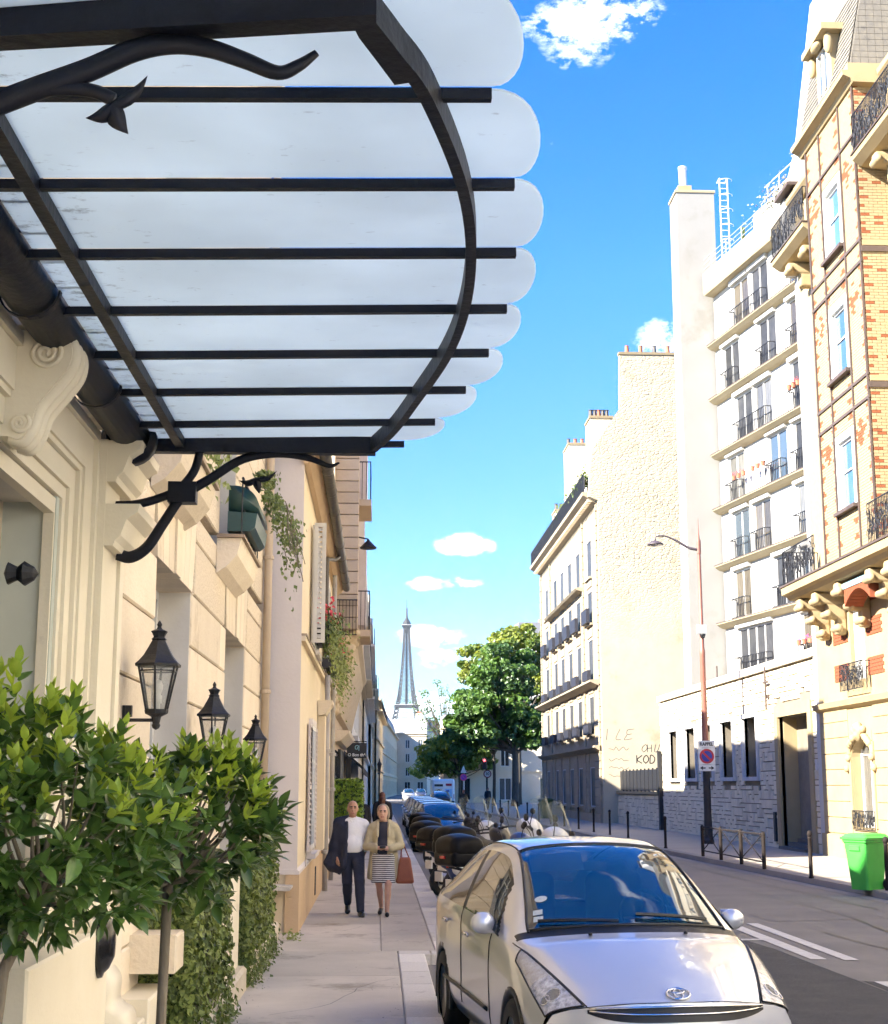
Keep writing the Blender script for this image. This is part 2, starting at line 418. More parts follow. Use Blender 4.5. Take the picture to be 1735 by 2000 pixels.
def crack(pts, w, z, par=None):
    q = catmull(pts, 5); rr = random.Random(int(pts[0][1]*10)); q = [(x+rr.uniform(-.03, .03), y) for x, y in q]; v = []
    for k, (x, y) in enumerate(q):
        ww = w*rr.uniform(.5, 1.2); v.append((x-ww, y)); 
    poly = v+[(x+w*rr.uniform(.5, 1.2), y) for x, y in q[::-1]]; m_ = MB(); n_ = len(q)
    m_.add([(x, y, z) for x, y in poly], [(k, 2*n_-1-k, 2*n_-2-k, k+1) for k in range(n_-1)]); o = m_.build('sealed_crack', M_tar, par); 
    if par is None: struct(o)
    return o
crack([(7.2, 15), (7.0, 19), (7.3, 23), (7.1, 30)], .022, .009); crack([(6.1, 12), (6.4, 16.5), (6.2, 20.5)], .018, .0095); crack([(8.2, 24), (7.9, 34), (8.0, 44)], .025, .0098)
def stripe(x0, x1, y0, y1): return sheet('painted_line', [(x0, y0), (x1, y0), (x1, y1), (x0, y1)], .008, M_paint)
stripe(5.45, 5.62, 17.15, 21.7); stripe(5.08, 5.27, 17.25, 21.2); stripe(4.4, 5.08, 19.38, 19.55); stripe(5.16, 5.34, 11.0, 15.3)
stripe(5.45, 5.62, 24.5, 29); stripe(5.45, 5.62, 32, 36.5); stripe(5.4, 5.57, 40, 44.5); stripe(3.3, 5.1, 40, 40.16); stripe(3.4, 5.0, 47, 47.16)
for yy in (52, 60, 68, 76): stripe(5.3, 5.46, yy, yy+4)

# left pavement: base, slabs with open joints, granite kerb stones
ZS = .12
pv = MB(); pv.box(-1.7, .98, 17.32, 420, -.02, ZS-.03); pv.box(-1.7, .3, -30, 17.32, -.02, ZS-.03)
pav = struct(pv.build('pavement_left', M_walk))
def slab(x0, x1, y0, y1, m=M_walk, name='paving_panel', par=None, z=ZS):
    b = MB(); b.cbox(x0+.004, x1-.004, y0+.004, y1-.004, z-.05, z, c=.006, axis=2); return b.build(name, m, par or pav)
ys = [-6, -1, 3.2, 6.4, 9.4, 12.4, 15.1, 17.3]
for a, b in zip(ys, ys[1:]): slab(-1.7, .24, a, b)
for x0, x1, ys in ((-1.7, .05, [17.3, 18.9, 20.6, 22.4, 24.3, 27, 31, 36, 42, 50, 60, 75]), (.05, .68, [17.3, 19.4, 22.0, 24.1, 28.5, 34, 44, 58, 75])):
    for a, b in zip(ys, ys[1:]): slab(x0, x1, a, b)
slab(-1.7, .68, 75, 420)
crack([(-.9, 12.6), (-.4, 13.2), (-.1, 14.4), (.2, 14.9)], .005, ZS+.0015, pav); crack([(-1.0, 19.9), (-.5, 19.6), (-.2, 20.3)], .004, ZS+.0015, pav); crack([(.1, 18.2), (.4, 18.6), (.65, 18.4)], .004, ZS+.0015, pav)
y = 12.0 - 26
while y < 16.95:
    L = random.uniform(.8, 1.15); L = min(L, 16.96-y)
    if L > .1:
        b = MB(); b.cbox(.245, .55, y+.004, y+L-.004, -.02, ZS+.004, c=.012, axis=2); b.build('kerb_stone', M_kerb, pav)
    y += L
for a, b_ in ((.245, .62), (.62, 1.02)):
    b = MB(); b.cbox(a+.004, b_-.004, 16.97, 17.29, -.02, ZS+.004, c=.012, axis=2); b.build('kerb_stone', M_kerb, pav)
y = 17.3
while y < 92:
    L = random.uniform(.85, 1.2)
    b = MB(); b.cbox(.685, 1.02, y+.004, y+L-.004, -.02, ZS+.004, c=.012, axis=2); b.build('kerb_stone', M_kerb, pav); y += L
b = MB(); b.box(.685, 1.02, y, 420, -.02, ZS+.004); b.build('kerb_run', M_kerb, pav)
# gutter course
gut = MB(); gut.box(1.024, 1.25, 17.5, 300, -.02, .006); struct(gut.build('gutter_channel', M_kerbd))
M_grit = pm('litter', (.12, .10, .07), (.3, .27, .22), scale=30, rough=.9)
gb = MB()
for _ in range(420):
    x = random.choice([random.uniform(-1.2, .2), random.gauss(-1.12, .06), random.uniform(.05, .65)]); yy = 9+abs(random.gauss(0, 14)); r_ = random.uniform(.003, .011); a = random.random()*6.28
    if x > .2 and yy < 17.4: continue
    gb.add([(x+r_*math.cos(a+q)*random.uniform(.5, 1.3), yy+r_*1.6*math.sin(a+q), ZS+.004+random.uniform(0, .003)) for q in (0, 1.6, 3.1, 4.7)], [(0, 1, 2, 3)])
gb.build('dry_litter', M_grit, kind='stuff')['label'] = 'bits of dry leaf and grit scattered on the pavement'

# right pavement
KR = [(9.6, -20), (9.4, 10), (9.07, 27), (8.5, 45.7), (8.2, 66), (7.95, 92), (7.8, 130), (8.4, 200), (9.2, 300)]
def kx(y):
    for (x0, y0), (x1, y1) in zip(KR, KR[1:]):
        if y0 <= y <= y1: return x0+(x1-x0)*(y-y0)/(y1-y0)
    return KR[-1][0]
pr = MB(); pr.prism([(x, y) for x, y in KR]+[(30, 300), (30, -20)], 2, -.02, ZS)
pavr = struct(pr.build('pavement_right', M_walkR))
y = 16.0
while y < 100:
    L = random.uniform(.95, 1.25); xa, xb = kx(y), kx(y+L)
    b = MB(); b.add([(xa-.004, y+.005, -.02), (xa+.3, y+.005, -.02), (xb+.3, y+L-.005, -.02), (xb-.004, y+L-.005, -.02), (xa+.012, y+.012, ZS+.006), (xa+.3, y+.012, ZS+.006), (xb+.3, y+L-.012, ZS+.006), (xb+.012, y+L-.012, ZS+.006)],
        [(3, 2, 1, 0), (4, 5, 6, 7), (0, 1, 5, 4), (1, 2, 6, 5), (2, 3, 7, 6), (3, 0, 4, 7)]); b.build('kerb_stone', M_kerbd, pavr); y += L
gr = MB()
for (x0, y0), (x1, y1) in zip(KR[1:6], KR[2:7]): gr.add([(x0-.28, y0, .005), (x0-.02, y0, .005), (x1-.02, y1, .005), (x1-.28, y1, .005)], [(0, 1, 2, 3)])
struct(gr.build('gutter_channel', M_kerbd))

# ================================================================ hotel on the left
M_st = pm('hotel_stone', (.74, .645, .50), (.665, .565, .425), scale=1.6, rough=.85, bump=.5, bscale=30, rnd=.11, c3=(.52, .42, .29), s3=1.3, t3=.57)
M_str = pm('hotel_stone_rough', (.73, .63, .485), (.60, .505, .375), scale=22, rough=.9, bump=1.6, bscale=30, rnd=.05)
M_stucco = pm('hotel_stucco', (.78, .72, .58), (.72, .65, .50), scale=1.3, rough=.75, bump=.15, bscale=40, c3=(.55, .50, .39), s3=1.5, t3=.64)
M_reveal = pm('painted_reveal', (.66, .63, .58), (.58, .54, .48), scale=1.8, rough=.8, bump=.12, bscale=30)
M_brown = pm('weathered_zinc_edge', (.25, .18, .12), (.36, .28, .2), scale=8, rough=.7, bump=.2)
M_whitef = pm('white_joinery', (.72, .71, .68), (.65, .64, .6), scale=3, rough=.5)
M_glassd = glassmat('window_glass')
M_black = pm('black_iron', (.008, .009, .012), (.014, .015, .02), scale=18, rough=.55, bump=.25, bscale=40)
M_navy = pm('canopy_iron', (.0035, .0045, .010), (.006, .008, .017), scale=9, rough=.5, bump=.35, bscale=24, c3=(.010, .015, .022), s3=6, t3=.6, spec=.3)
HX = -1.58
hot = thing('hotel_building', 'cream stone hotel facade with deep window openings under the glass canopy', 'building', (HX, 9, 0), None)
wb = MB(); wb.box(-9, -1.93, 7.0, 19.38, 0, 10.8); wb.box(-9, -2.6, -6, 7.0, 0, 10.8)
wb.box(-2.6, -1.705, 7.33, 8.38, .12, 4.48); wb.box(-2.6, HX-.02, -6, 7.0, 3.75, 10.8); wb.box(-2.6, HX-.02, -6, 4.6, 0, 3.75); wb.box(-1.93, HX-.02, 7.0, 19.38, 7.9, 10.8); wb.box(-1.93, HX-.02, 7.0, 8.5, 4.5, 7.9)
wb.build('wall', M_st, hot)
rb = MB(); rb.prism([(-9.2, 10.8), (-1.2, 10.8), (-1.2, 11.0), (-2.2, 12.4), (-9.2, 12.4)][::-1], 1, -6, 19.4) if False else rb.box(-9.2, -1.3, -6, 19.42, 10.8, 11.05); rb.build('cornice', M_st, hot)
def block(y0, y1, z0, z1, m=M_st, x1=HX, x0=-1.93, jit=.002, c=.012, nm='stone_block'):
    b = MB(); b.cbox(x0, x1+random.uniform(-.003, .003), y0+.006, y1-.006, z0+.006, z1-.006, c=c, axis=0, jit=jit); return b.build(nm, m, hot)
W1, W2 = (10.15, 12.1), (14.85, 17.0)
zs = [.1, .55, 1.0, 1.27, 1.74, 2.21, 2.68, 3.15, 3.6]
def course(z0, z1, segs, m=M_st, lens=(1.1, 1.7), x1=HX):
    for a, b_ in segs:
        y = a
        while y < b_-.01:
            L = random.uniform(*lens)
            if b_-(y+L) < .5: L = b_-y
            block(y, y+L, z0, z1, m, x1); y += L
for z0, z1 in zip(zs, zs[1:]): course(z0, z1, [(8.4, W1[0]), (W1[1], W2[0]), (W2[1], 19.36)], lens=(2.2, 3.4))
# flat arches above both windows: wedge stones of their own
def flat_arch(a, b_, z0, z1, n=7, spl=.16):
    for i in range(n):
        t0, t1 = i/n, (i+1)/n
        f = lambda t, z: a+(b_-a)*t + (t-.5)*2*spl*(z-z0)/(z1-z0)
        zz = z1 + (.10 if i == n//2 else 0)
        m_ = MB(); g_ = .005
        poly = [(f(t0, z0)+g_, z0+.004), (f(t1, z0)-g_, z0+.004), (f(t1, zz)-g_, zz-.006), (f(t0, zz)+g_, zz-.006)]
        m_.prism(poly, 0, -1.93, HX+(.02 if i == n//2 else .002)); m_.build('wedge_stone', M_st, hot)
flat_arch(*W1, 3.6, 4.30); flat_arch(*W2, 3.6, 4.30)
for a, b_ in ((8.4, W1[0]-.16), (W1[1]+.16, W2[0]-.16), (W2[1]+.16, 19.36)):
    course(3.6, 4.07, [(a, b_)], M_str, (1.4, 2.6)); course(4.07, 4.30, [(a, b_)], M_str, (1.4, 2.6))

U1, U2 = (9.9, 11.3), (13.95, 15.5)

zz = 4.41
while zz < 7.8:
    course(zz, zz+.47, [(8.4, U1[0]), (U1[1], U2[0]), (U2[1], 19.36)] if zz < 6.4 else [(8.4, 19.36)], M_st if zz > 5.9 else M_str, (1.0, 1.7)); zz += .47
for (a, b_) in (U1, U2):       # moulded sills with brown capping, small cornices above
    s = MB(); s.prism([(HX+.004, 4.02), (HX+.10, 4.08), (HX+.20, 4.2), (HX+.24, 4.36), (HX+.004, 4.36)], 1, a-.18, b_+.18); so_ = s.build('window_sill', M_st, hot)
    s = MB(); s.prism([(HX+.004, 4.363), (HX+.27, 4.363), (HX+.27, 4.39), (HX+.004, 4.40)], 1, a-.22, b_+.22); s.build('capping', M_brown, so_)
    s = MB(); s.prism([(HX+.004, 6.65), (HX+.12, 6.7), (HX+.28, 6.9), (HX+.004, 6.95)], 1, a-.3, b_+.3); s.build('window_hood', M_st, hot)
def sash(y0, y1, z0, z1, par, x=-1.9, fm=None):
    f = MB(); t = .07
    f.box(x-.03, x+.04, y0, y0+t, z0, z1); f.box(x-.03, x+.04, y1-t, y1, z0, z1); f.box(x-.03, x+.04, y0+t, y1-t, z0, z0+t); f.box(x-.03, x+.04, y0+t, y1-t, z1-t, z1)
    f.box(x-.03, x+.045, (y0+y1)/2-.05, (y0+y1)/2+.05, z0+t, z1-t); f.box(x-.02, x+.03, y0+t, y1-t, z0+(z1-z0)*.7, z0+(z1-z0)*.7+.05)
    w = f.build('window_frame', fm or M_whitef, par)
    g_ = MB(); g_.box(x-.012, x-.004, y0+t, y1-t, z0+t, z1-t); g_.build('pane', M_glassd, w)
for (a, b_, z0, z1) in ((*W1, 1.27, 3.6), (*W2, 1.27, 3.6), (*U1, 4.41, 6.6), (*U2, 4.41, 6.6)):
    sash(a, b_, z0, z1, hot)
    r_ = MB(); r_.box(-1.93, HX-.014, b_-.004, b_+.02, z0, z1); r_.build('window_reveal', M_reveal, hot)
    if z0 < 2: r_ = MB(); r_.box(-1.93, HX+.06, a-.02, b_+.02, z0-.08, z0); r_.build('window_ledge', M_st, hot)
# weather-stained plaster patch beside the first lantern
# doorway: stepped mouldings, deep jamb, lintel, capitals
def doorpart(name, *bx, m=M_stucco):
    b = MB()
    for q in bx: b.box(*q)
    return b.build(name, m, hot)
D1 = 7.3      # far jamb
doorpart('door_jamb', (-2.6, -1.66, D1, 7.42, .1, 3.56), m=pm('jamb_shade_grey', (.52, .55, .50), (.45, .48, .43), scale=1.5, rough=.7, c3=(.36, .36, .31), s3=2.2, t3=.65))  # greenish grey of the jamb's shade is put into its base colour
for k, (ya, yb, x1, zt) in enumerate(((7.28, 7.36, -1.665, 3.45), (7.363, 7.43, -1.645, 3.53), (7.433, 7.55, -1.625, 3.65), (7.553, 7.60, -1.60, 3.70), (7.603, 7.80, -1.585, 3.88), (7.803, 7.86, -1.56, 3.94))):
    doorpart('door_moulding', (-1.72, x1, ya, yb+(.05 if k < 5 else .0), .1, zt), (-1.72, x1, 5.0, ya, zt-(yb-ya), zt))
doorpart('door_lintel', (-2.6, -1.68, 4.6, D1, 3.43, 3.75), m=M_reveal)
door = doorpart('door_leaf', (-2.58, -2.5, 4.6, 7.3, .1, 3.43), m=pm('door_navy', (.012, .02, .035), (.02, .03, .05), rough=.35))
db = MB(); db.tube([(-2.45, 7.18, 1.1), (-2.45, 7.18, 3.3)], .02); db.build('door_handle', M_black, door); db = MB(); db.lathe([(0, 0), (.05, .02), (.03, .06), (.055, .09), (.03, .13), (0, .15)], (-1.62, 6.2, 2.9), 10, 0); db.build('door_knob', M_black, door)
pil = doorpart('pilaster', (-1.7, -1.52, 7.855, 8.28, 1.3, 3.9), (-1.7, -1.50, 8.284, 8.40, .1, 3.3))
pb = MB(); pb.box(-1.7, -1.49, 7.84, 8.30, .1, 1.3); pb.build('pilaster_plinth', M_stucco, hot)
def capital(z, d=.0):
    c_ = MB(); c_.prism([(-1.6, z), (-1.47, z), (-1.46, z+.03), (-1.43, z+.06), (-1.40, z+.15), (-1.34, z+.19), (-1.33, z+.235), (-1.6, z+.235)], 1, 7.86, 8.5); return c_.build('capital', M_stucco, hot)
capital(3.30); capital(3.66)
# scroll console carrying the canopy
def scroll(yc, w=.25, dz=-.36, sc=.72):
    Z = lambda L: [(-1.62+(x+1.62)*sc, 4.45+(z-4.45)*sc+dz) for x, z in L]
    c_ = MB(); c_.prism(Z([(-1.62, 4.45), (-1.15, 4.45), (-1.14, 4.40), (-1.17, 4.385), (-1.19, 4.34), (-1.23, 4.315), (-1.24, 4.27), (-1.62, 4.27)]), 1, yc-w/2-.05, yc+w/2+.05); c_.build('console_cap', M_stucco, hot)
    path = catmull(Z([(-1.33, 4.27), (-1.25, 4.18), (-1.255, 4.05), (-1.34, 3.92), (-1.43, 3.80), (-1.475, 3.66), (-1.53, 3.585), (-1.60, 3.60)]), 6)
    c_ = MB(); c_.prism(path+Z([(-1.66, 3.60), (-1.66, 4.26)]), 1, yc-w/2, yc+w/2); c_.build('console', M_stucco, hot)
    for k in (-1, 0, 1):
        t_ = MB(); t_.tube([(x+.002, yc+k*w*.33, z) for x, z in path], .028, 8, flat=1.25); t_.build('console_rib', M_stucco, hot, True)
    for (cx, c2, r0) in ((-1.40, 4.12, .10), (-1.53, 3.68, .06)):
        (cx, c2), r0 = Z([(cx, c2)])[0], r0*sc
        sp = [(cx+r0*(1-i/40)*math.cos(-i*.42+1), yc-w/2-.004, c2+r0*(1-i/40)*math.sin(-i*.42+1)) for i in range(36)]
        t_ = MB(); t_.tube(sp, .011, 6); t_.build('console_volute', M_stucco, hot, True)
scroll(6.2); scroll(4.4)
ob = MB(); ob.lathe([(0, -.06), (.10, -.05), (.15, 0), (.12, .06), (0, .09)], (-1.50, 5.75, 4.05), 18, 0); ob.build('cartouche', M_stucco, hot, True)
arc = [(-1.56, 7.62+.16*math.cos(a/12*math.pi), 3.94+.2*math.sin(a/12*math.pi)) for a in range(13)]
ab = MB(); ab.tube(arc, .055, 8); ab.build('arched_moulding', M_stucco, hot, True)
# plinth panels, meter cupboard, bracket block
def pl(name, x1, y0, y1, z0, z1, m=M_stucco, c=.012):
    b = MB(); b.cbox(-1.7, x1, y0, y1, z0, z1, c=c, axis=0); return b.build(name, m, hot)
pl('plinth_panel', -1.45, 6.3, 7.78, .1, 1.25); pl('plinth_panel', -1.40, 8.42, 9.2, .1, .62)
cur = catmull([(-1.40, .62), (-1.42, .72), (-1.50, .78), (-1.50, .9), (-1.56, .98), (-1.6, .99)], 5)
b = MB(); b.prism([(-1.62, .62)]+cur, 1, 8.42, 8.9); b.build('plinth_moulding', M_stucco, hot, True)
mtr = pl('meter_cupboard_door', -1.545, 8.62, 9.12, .78, 1.22); b = MB(); b.box(-1.547, -1.535, 8.72, 8.75, 1.1, 1.14); b.build('lock', M_black, mtr)
pl('plinth_panel', -1.38, 9.22, 9.95, .1, .72)
pl('bracket_stone', -1.28, 9.62, 9.98, .82, 1.06, M_st)
pl('pier', -1.30, 12.6, 14.1, .1, 1.34); pl('pier', -1.36, 17.6, 18.3, .1, .8)
b = MB(); b.cbox(-1.75, -1.22, 8.9, 18.6, .1, .34, c=.03, axis=2); b.build('planter_edge', pm('planter_stone', (.62, .56, .45), (.5, .44, .33), scale=3, rough=.9, bump=.6, bscale=20, c3=(.3, .26, .18), s3=2, t3=.6), hot)
dp = MB(); dp.tube([(-1.50, 19.22, .9), (-1.50, 19.22, 10.7)], .055, 10); dpo = dp.build('downpipe', pm('pipe_tan', (.52, .42, .30), (.44, .35, .25), rough=.6), hot, True)
for z in (1.4, 3.2, 5.0): c_ = MB(); c_.lathe([(.058, 0), (.072, .005), (.072, .05), (.058, .055)], (-1.50, 19.22, z), 12); c_.build('pipe_collar', MATS['pipe_tan'], dpo)
kb = MB(); kb.cbox(-1.62, -1.36, 19.06, 19.36, .1, .95, c=.02, axis=0); kb.build('pipe_base', M_st, hot)
# black oval wall boss by the doorway
bo = tag(MB().lathe([(0, .075), (.05, .07), (.085, .045), (.10, .02), (.115, .012), (.118, -.01), (0, -.01)], (0, 0, 0), 24, 0).build('wall_boss', pm('black_gloss', (.006, .006, .007), (.012, .012, .013), rough=.18), None, True), 'black glossy oval wall boss beside the hotel doorway', 'wall ornament')
bo.location = (-1.478, 8.08, 1.17); bo.scale = (1, 1.0, 1.55)

# ---- glass canopy
can = thing('glass_canopy', 'white glass canopy with scalloped edge on a dark iron frame', 'canopy', (-1.4, 5.8, 3.9), None)
def milk():
    m = bpy.data.materials.new('milky_glass'); m.use_nodes = True; nt = m.node_tree; n = nt.nodes; l = nt.links.new; b = n['Principled BSDF']
    out = [x for x in n if x.type == 'OUTPUT_MATERIAL'][0]; g_ = n.new('ShaderNodeNewGeometry')
    nz = n.new('ShaderNodeTexNoise'); nz.inputs['Scale'].default_value = 7; nz.inputs['Detail'].default_value = 9; nz.inputs['Roughness'].default_value = .75
    mpn = n.new('ShaderNodeMapping'); mpn.inputs['Scale'].default_value = (1.0, 1.9, 1); l(g_.outputs['Position'], mpn.inputs[0]); l(mpn.outputs[0], nz.inputs[0])
    sx = n.new('ShaderNodeSeparateXYZ'); l(g_.outputs['Position'], sx.inputs[0])
    mr = n.new('ShaderNodeMapRange'); mr.inputs[1].default_value = -1.3; mr.inputs[2].default_value = -.62; mr.inputs[3].default_value = .16; mr.inputs[4].default_value = 0; l(sx.outputs[0], mr.inputs[0])
    ad = n.new('ShaderNodeMath'); ad.operation = 'ADD'; l(nz.outputs[0], ad.inputs[0]); l(mr.outputs[0], ad.inputs[1])
    d = n.new('ShaderNodeMapRange'); d.inputs[1].default_value = .68; d.inputs[2].default_value = .80; d.inputs[4].default_value = .62; l(ad.outputs[0], d.inputs[0])
    mx = n.new('ShaderNodeMix'); mx.data_type = 'RGBA'; mx.inputs[6].default_value = (.82, .93, .97, 1); mx.inputs[7].default_value = (.07, .08, .06, 1); l(d.outputs[0], mx.inputs[0])
    n2 = n.new('ShaderNodeTexNoise'); n2.inputs['Scale'].default_value = 1.6; n2.inputs['Detail'].default_value = 3; l(g_.outputs['Position'], n2.inputs[0])
    m2 = n.new('ShaderNodeMix'); m2.data_type = 'RGBA'; m2.blend_type = 'MULTIPLY'; m2.inputs[0].default_value = .5; l(mx.outputs[2], m2.inputs[6])
    r2 = n.new('ShaderNodeMapRange'); r2.inputs[1].default_value = .35; r2.inputs[2].default_value = .65; r2.inputs[3].default_value = .78; r2.inputs[4].default_value = 1.0; l(n2.outputs[0], r2.inputs[0]); l(r2.outputs[0], m2.inputs[7])
    n5 = n.new('ShaderNodeTexNoise'); n5.inputs['Scale'].default_value = 11; n5.inputs['Detail'].default_value = 4; n5.inputs['Roughness'].default_value = .6; l(mpn.outputs[0], n5.inputs[0])
    r5 = n.new('ShaderNodeMapRange'); r5.inputs[1].default_value = .66; r5.inputs[2].default_value = .74; r5.inputs[4].default_value = .4; l(n5.outputs[0], r5.inputs[0])
    m5 = n.new('ShaderNodeMix'); m5.data_type = 'RGBA'; l(r5.outputs[0], m5.inputs[0]); l(m2.outputs[2], m5.inputs[6]); m5.inputs[7].default_value = (.3, .33, .33, 1); m2 = m5
    t = n.new('ShaderNodeBsdfTranslucent'); l(m2.outputs[2], t.inputs[0]); l(m2.outputs[2], b.inputs['Base Color'])
    b.inputs['Roughness'].default_value = .12; ms = n.new('ShaderNodeMixShader'); ms.inputs[0].default_value = .88; l(b.outputs[0], ms.inputs[1]); l(t.outputs[0], ms.inputs[2]); l(ms.outputs[0], out.inputs[0])
    return m
M_milk = milk()
def cz(x): return 3.965 + (x+1.15)*.0212
RIBY = [2.60, 3.245, 3.885, 4.522, 5.155, 5.808, 6.439, 7.076, 7.73, 8.25]
RIBX = [-.1, .12, .315, .442, .507, .53, .501, .432, .30, .138]
TIPX = [.22, .375, .495, .576, .615, .614, .585, .493, .35]
for i in range(9):
    y0, y1 = RIBY[i]+.012, RIBY[i+1]-.012; x0, x1, xt = RIBX[i], RIBX[i+1], TIPX[i]
    pts = [(-1.31, y0)]
    for k in range(15):
        t = k/14; a = math.pi*t
        base = x0+(x1-x0)*t
        pts.append((base+(xt-(x0+x1)/2)*(max(0, math.sin(a))**.92), y0+(y1-y0)*(.5-.5*math.cos(a))))
    pts.append((-1.31, y1))
    n_ = len(pts); g_ = MB(); g_.add([(x, y, cz(x)+.012) for x, y in pts]+[(x, y, cz(x)+.020) for x, y in pts], [tuple(range(n_-1, -1, -1)), tuple(range(n_, 2*n_))]+[(k, (k+1) % n_, n_+(k+1) % n_, n_+k) for k in range(n_)])
    g_.build('glass_pane', M_milk, can)
for yv, xe in zip(RIBY, RIBX):
    r_ = MB(); r_.add([(x, yv+dy, cz(x)+dz) for x in (-1.36, xe) for dy, dz in ((-.015, -.026), (.015, -.026), (.015, .008), (-.015, .008))], [(0, 1, 2, 3), (7, 6, 5, 4), (0, 4, 5, 1), (1, 5, 6, 2), (2, 6, 7, 3), (3, 7, 4, 0)]); r_.build('rib', M_navy, can)
BZ = 3.95
bm_ = catmull([(-.04, 3.36), (.026, 3.52), (.124, 3.78), (.262, 4.40), (.328, 5.03), (.337, 5.68), (.291, 6.30), (.181, 7.02), (.072, 7.66), (-.042, 8.13)], 6)
r_ = MB(); r_.tube([(x, y, BZ) for x, y in bm_], .060, 4, flat=.46, up=(0, 0, 1)); r_.build('curved_beam', M_navy, can)
b = MB(); b.prism([(-1.6, 3.62), (-.02, 3.375), (-.02, 3.30), (-1.6, 3.545)], 2, BZ-.05, BZ+.06); b.build('end_beam', M_navy, can)
b = MB(); b.tube([(-.075, 3.31, BZ+.004), (-.045, 3.43, BZ+.004), (.005, 3.56, BZ+.004), (.05, 3.68, BZ+.004)], .062, 4, flat=.5, up=(0, 0, 1)); b.build('corner_plate', M_navy, can)
b = MB(); b.box(-1.62, -.03, 8.13, 8.20, BZ-.052, BZ+.048); b.build('end_beam', M_navy, can)
b = MB(); b.box(-1.185, -1.135, 2.6, 8.15, BZ-.03, BZ+.045); b.box(-1.20, -1.187, 2.6, 8.15, BZ+.02, BZ+.04); b.build('wall_bar', M_navy, can)
for i in range(18):
    c_ = MB(); yv = 3.25+i*.29; c_.box(-1.36, -1.19, yv, yv+.012, BZ+.028, BZ+.04); c_.build('clip', M_navy, can)
gt = MB(); gt.tube([(-1.43, 2.4, 3.985), (-1.43, 8.06, 3.985)], .112, 24); gt.build('gutter', M_navy, can, True)
g2 = MB(); g2.lathe([(0, 8.12), (.10, 8.115), (.150, 8.09), (.155, 7.98), (.122, 7.96)], (-1.43, 0, 3.945), 24, 1); g2.build('gutter_end', M_navy, can, True)
for yv in (4.2, 5.6, 7.0): c_ = MB(); c_.lathe([(.123, yv), (.129, yv+.005), (.129, yv+.04), (.123, yv+.045)], (-1.43, 0, 3.985), 20, 1); c_.build('gutter_collar', M_navy, can)
def bracket(yc, pts, rad, pts2, rad2, leaf, tail=None):
    br = MB(); q = catmull(pts, 6); rr = catmull([(r_, 0) for r_ in rad], 6); br.tube([(x, yc, z) for x, z in q], [r_[0] for r_ in rr], 8, flat=.62, up=(0, 0.001, 1)); bo_ = br.build('bracket', M_navy, can, True)
    if pts2:
        br = MB(); q = catmull(pts2, 6); br.tube([(x, yc, z) for x, z in q], rad2, 8, flat=.7); br.build('bracket_arm', M_navy, bo_, True)
    if leaf:
        lb = MB(); (cx, czz), tips, s = leaf
        for tx, tz, bw, bend in tips:
            d = Vector((tx-cx, 0, tz-czz)); L = d.length; d.normalize(); p_ = Vector((-d.z, 0, d.x)); k = len(lb.v)
            N = 7
            for j in range(N+1):
                t = j/N; w = bw*math.sin(math.pi*min(1, .18+t*.82))**.9*(1-t*.5); c0 = Vector((cx, yc, czz))+d*L*t+p_*bend*math.sin(math.pi*t)
                lb.v += [tuple(c0+p_*w), tuple(c0+Vector((0, -.018*(1-t), 0))), tuple(c0-p_*w), tuple(c0+Vector((0, .018*(1-t), 0)))]
            for j in range(N):
                for e in range(4): lb.f.append((k+4*j+e, k+4*j+(e+1) % 4, k+4*j+4+(e+1) % 4, k+4*j+4+e))
        lb.build('iron_leaf', M_navy, bo_, True)
    return bo_
# profiles in the bracket's own plane (x, z)
bracket(3.43, [(-1.368, 3.494), (-1.073, 3.657), (-0.905, 3.736), (-0.758, 3.799), (-0.642, 3.857), (-0.547, 3.878), (-0.452, 3.868), (-0.358, 3.836), (-0.274, 3.804), (-0.221, 3.825), (-0.174, 3.862)], [.036, .034, .033, .032, .031, .029, .026, .023, .020, .017, .010],
        [(-0.884, 3.741), (-0.8, 3.747), (-0.737, 3.741), (-0.689, 3.72)], .019, ((-0.689, 3.699), [(-.605, 3.789, .023, -.012), (-.758, 3.668, .027, .012), (-.647, 3.626, .031, -.008)], 1))
def farb(px, py): return ((px-738)*8.17/2800*.985, 2+(1535-py)*8.17/2800*1.018)
bracket(8.17, [(-1.5, 3.30), (-1.42, 3.285), (-1.33, 3.345), (-1.24, 3.49), (-1.14, 3.64), (-.98, 3.75), (-.80, 3.865), (-.60, 3.90), (-.42, 3.875), (-.30, 3.83), (-.24, 3.85)], [.036, .036, .033, .031, .03, .029, .027, .025, .02, .014, .006],
        [(-1.52, 3.585), (-1.42, 3.59), (-1.30, 3.62), (-1.17, 3.68), (-1.08, 3.79), (-1.045, 3.93)], .026, ((-.72, 3.745), [(-.60, 3.80, .02, -.02), (-.82, 3.74, .025, .02), (-.70, 3.66, .03, 0)], 1))
kn = MB(); kn.box(-1.22, -1.06, 8.12, 8.22, 3.60, 3.72); kn.build('bracket_knot', M_navy, can)

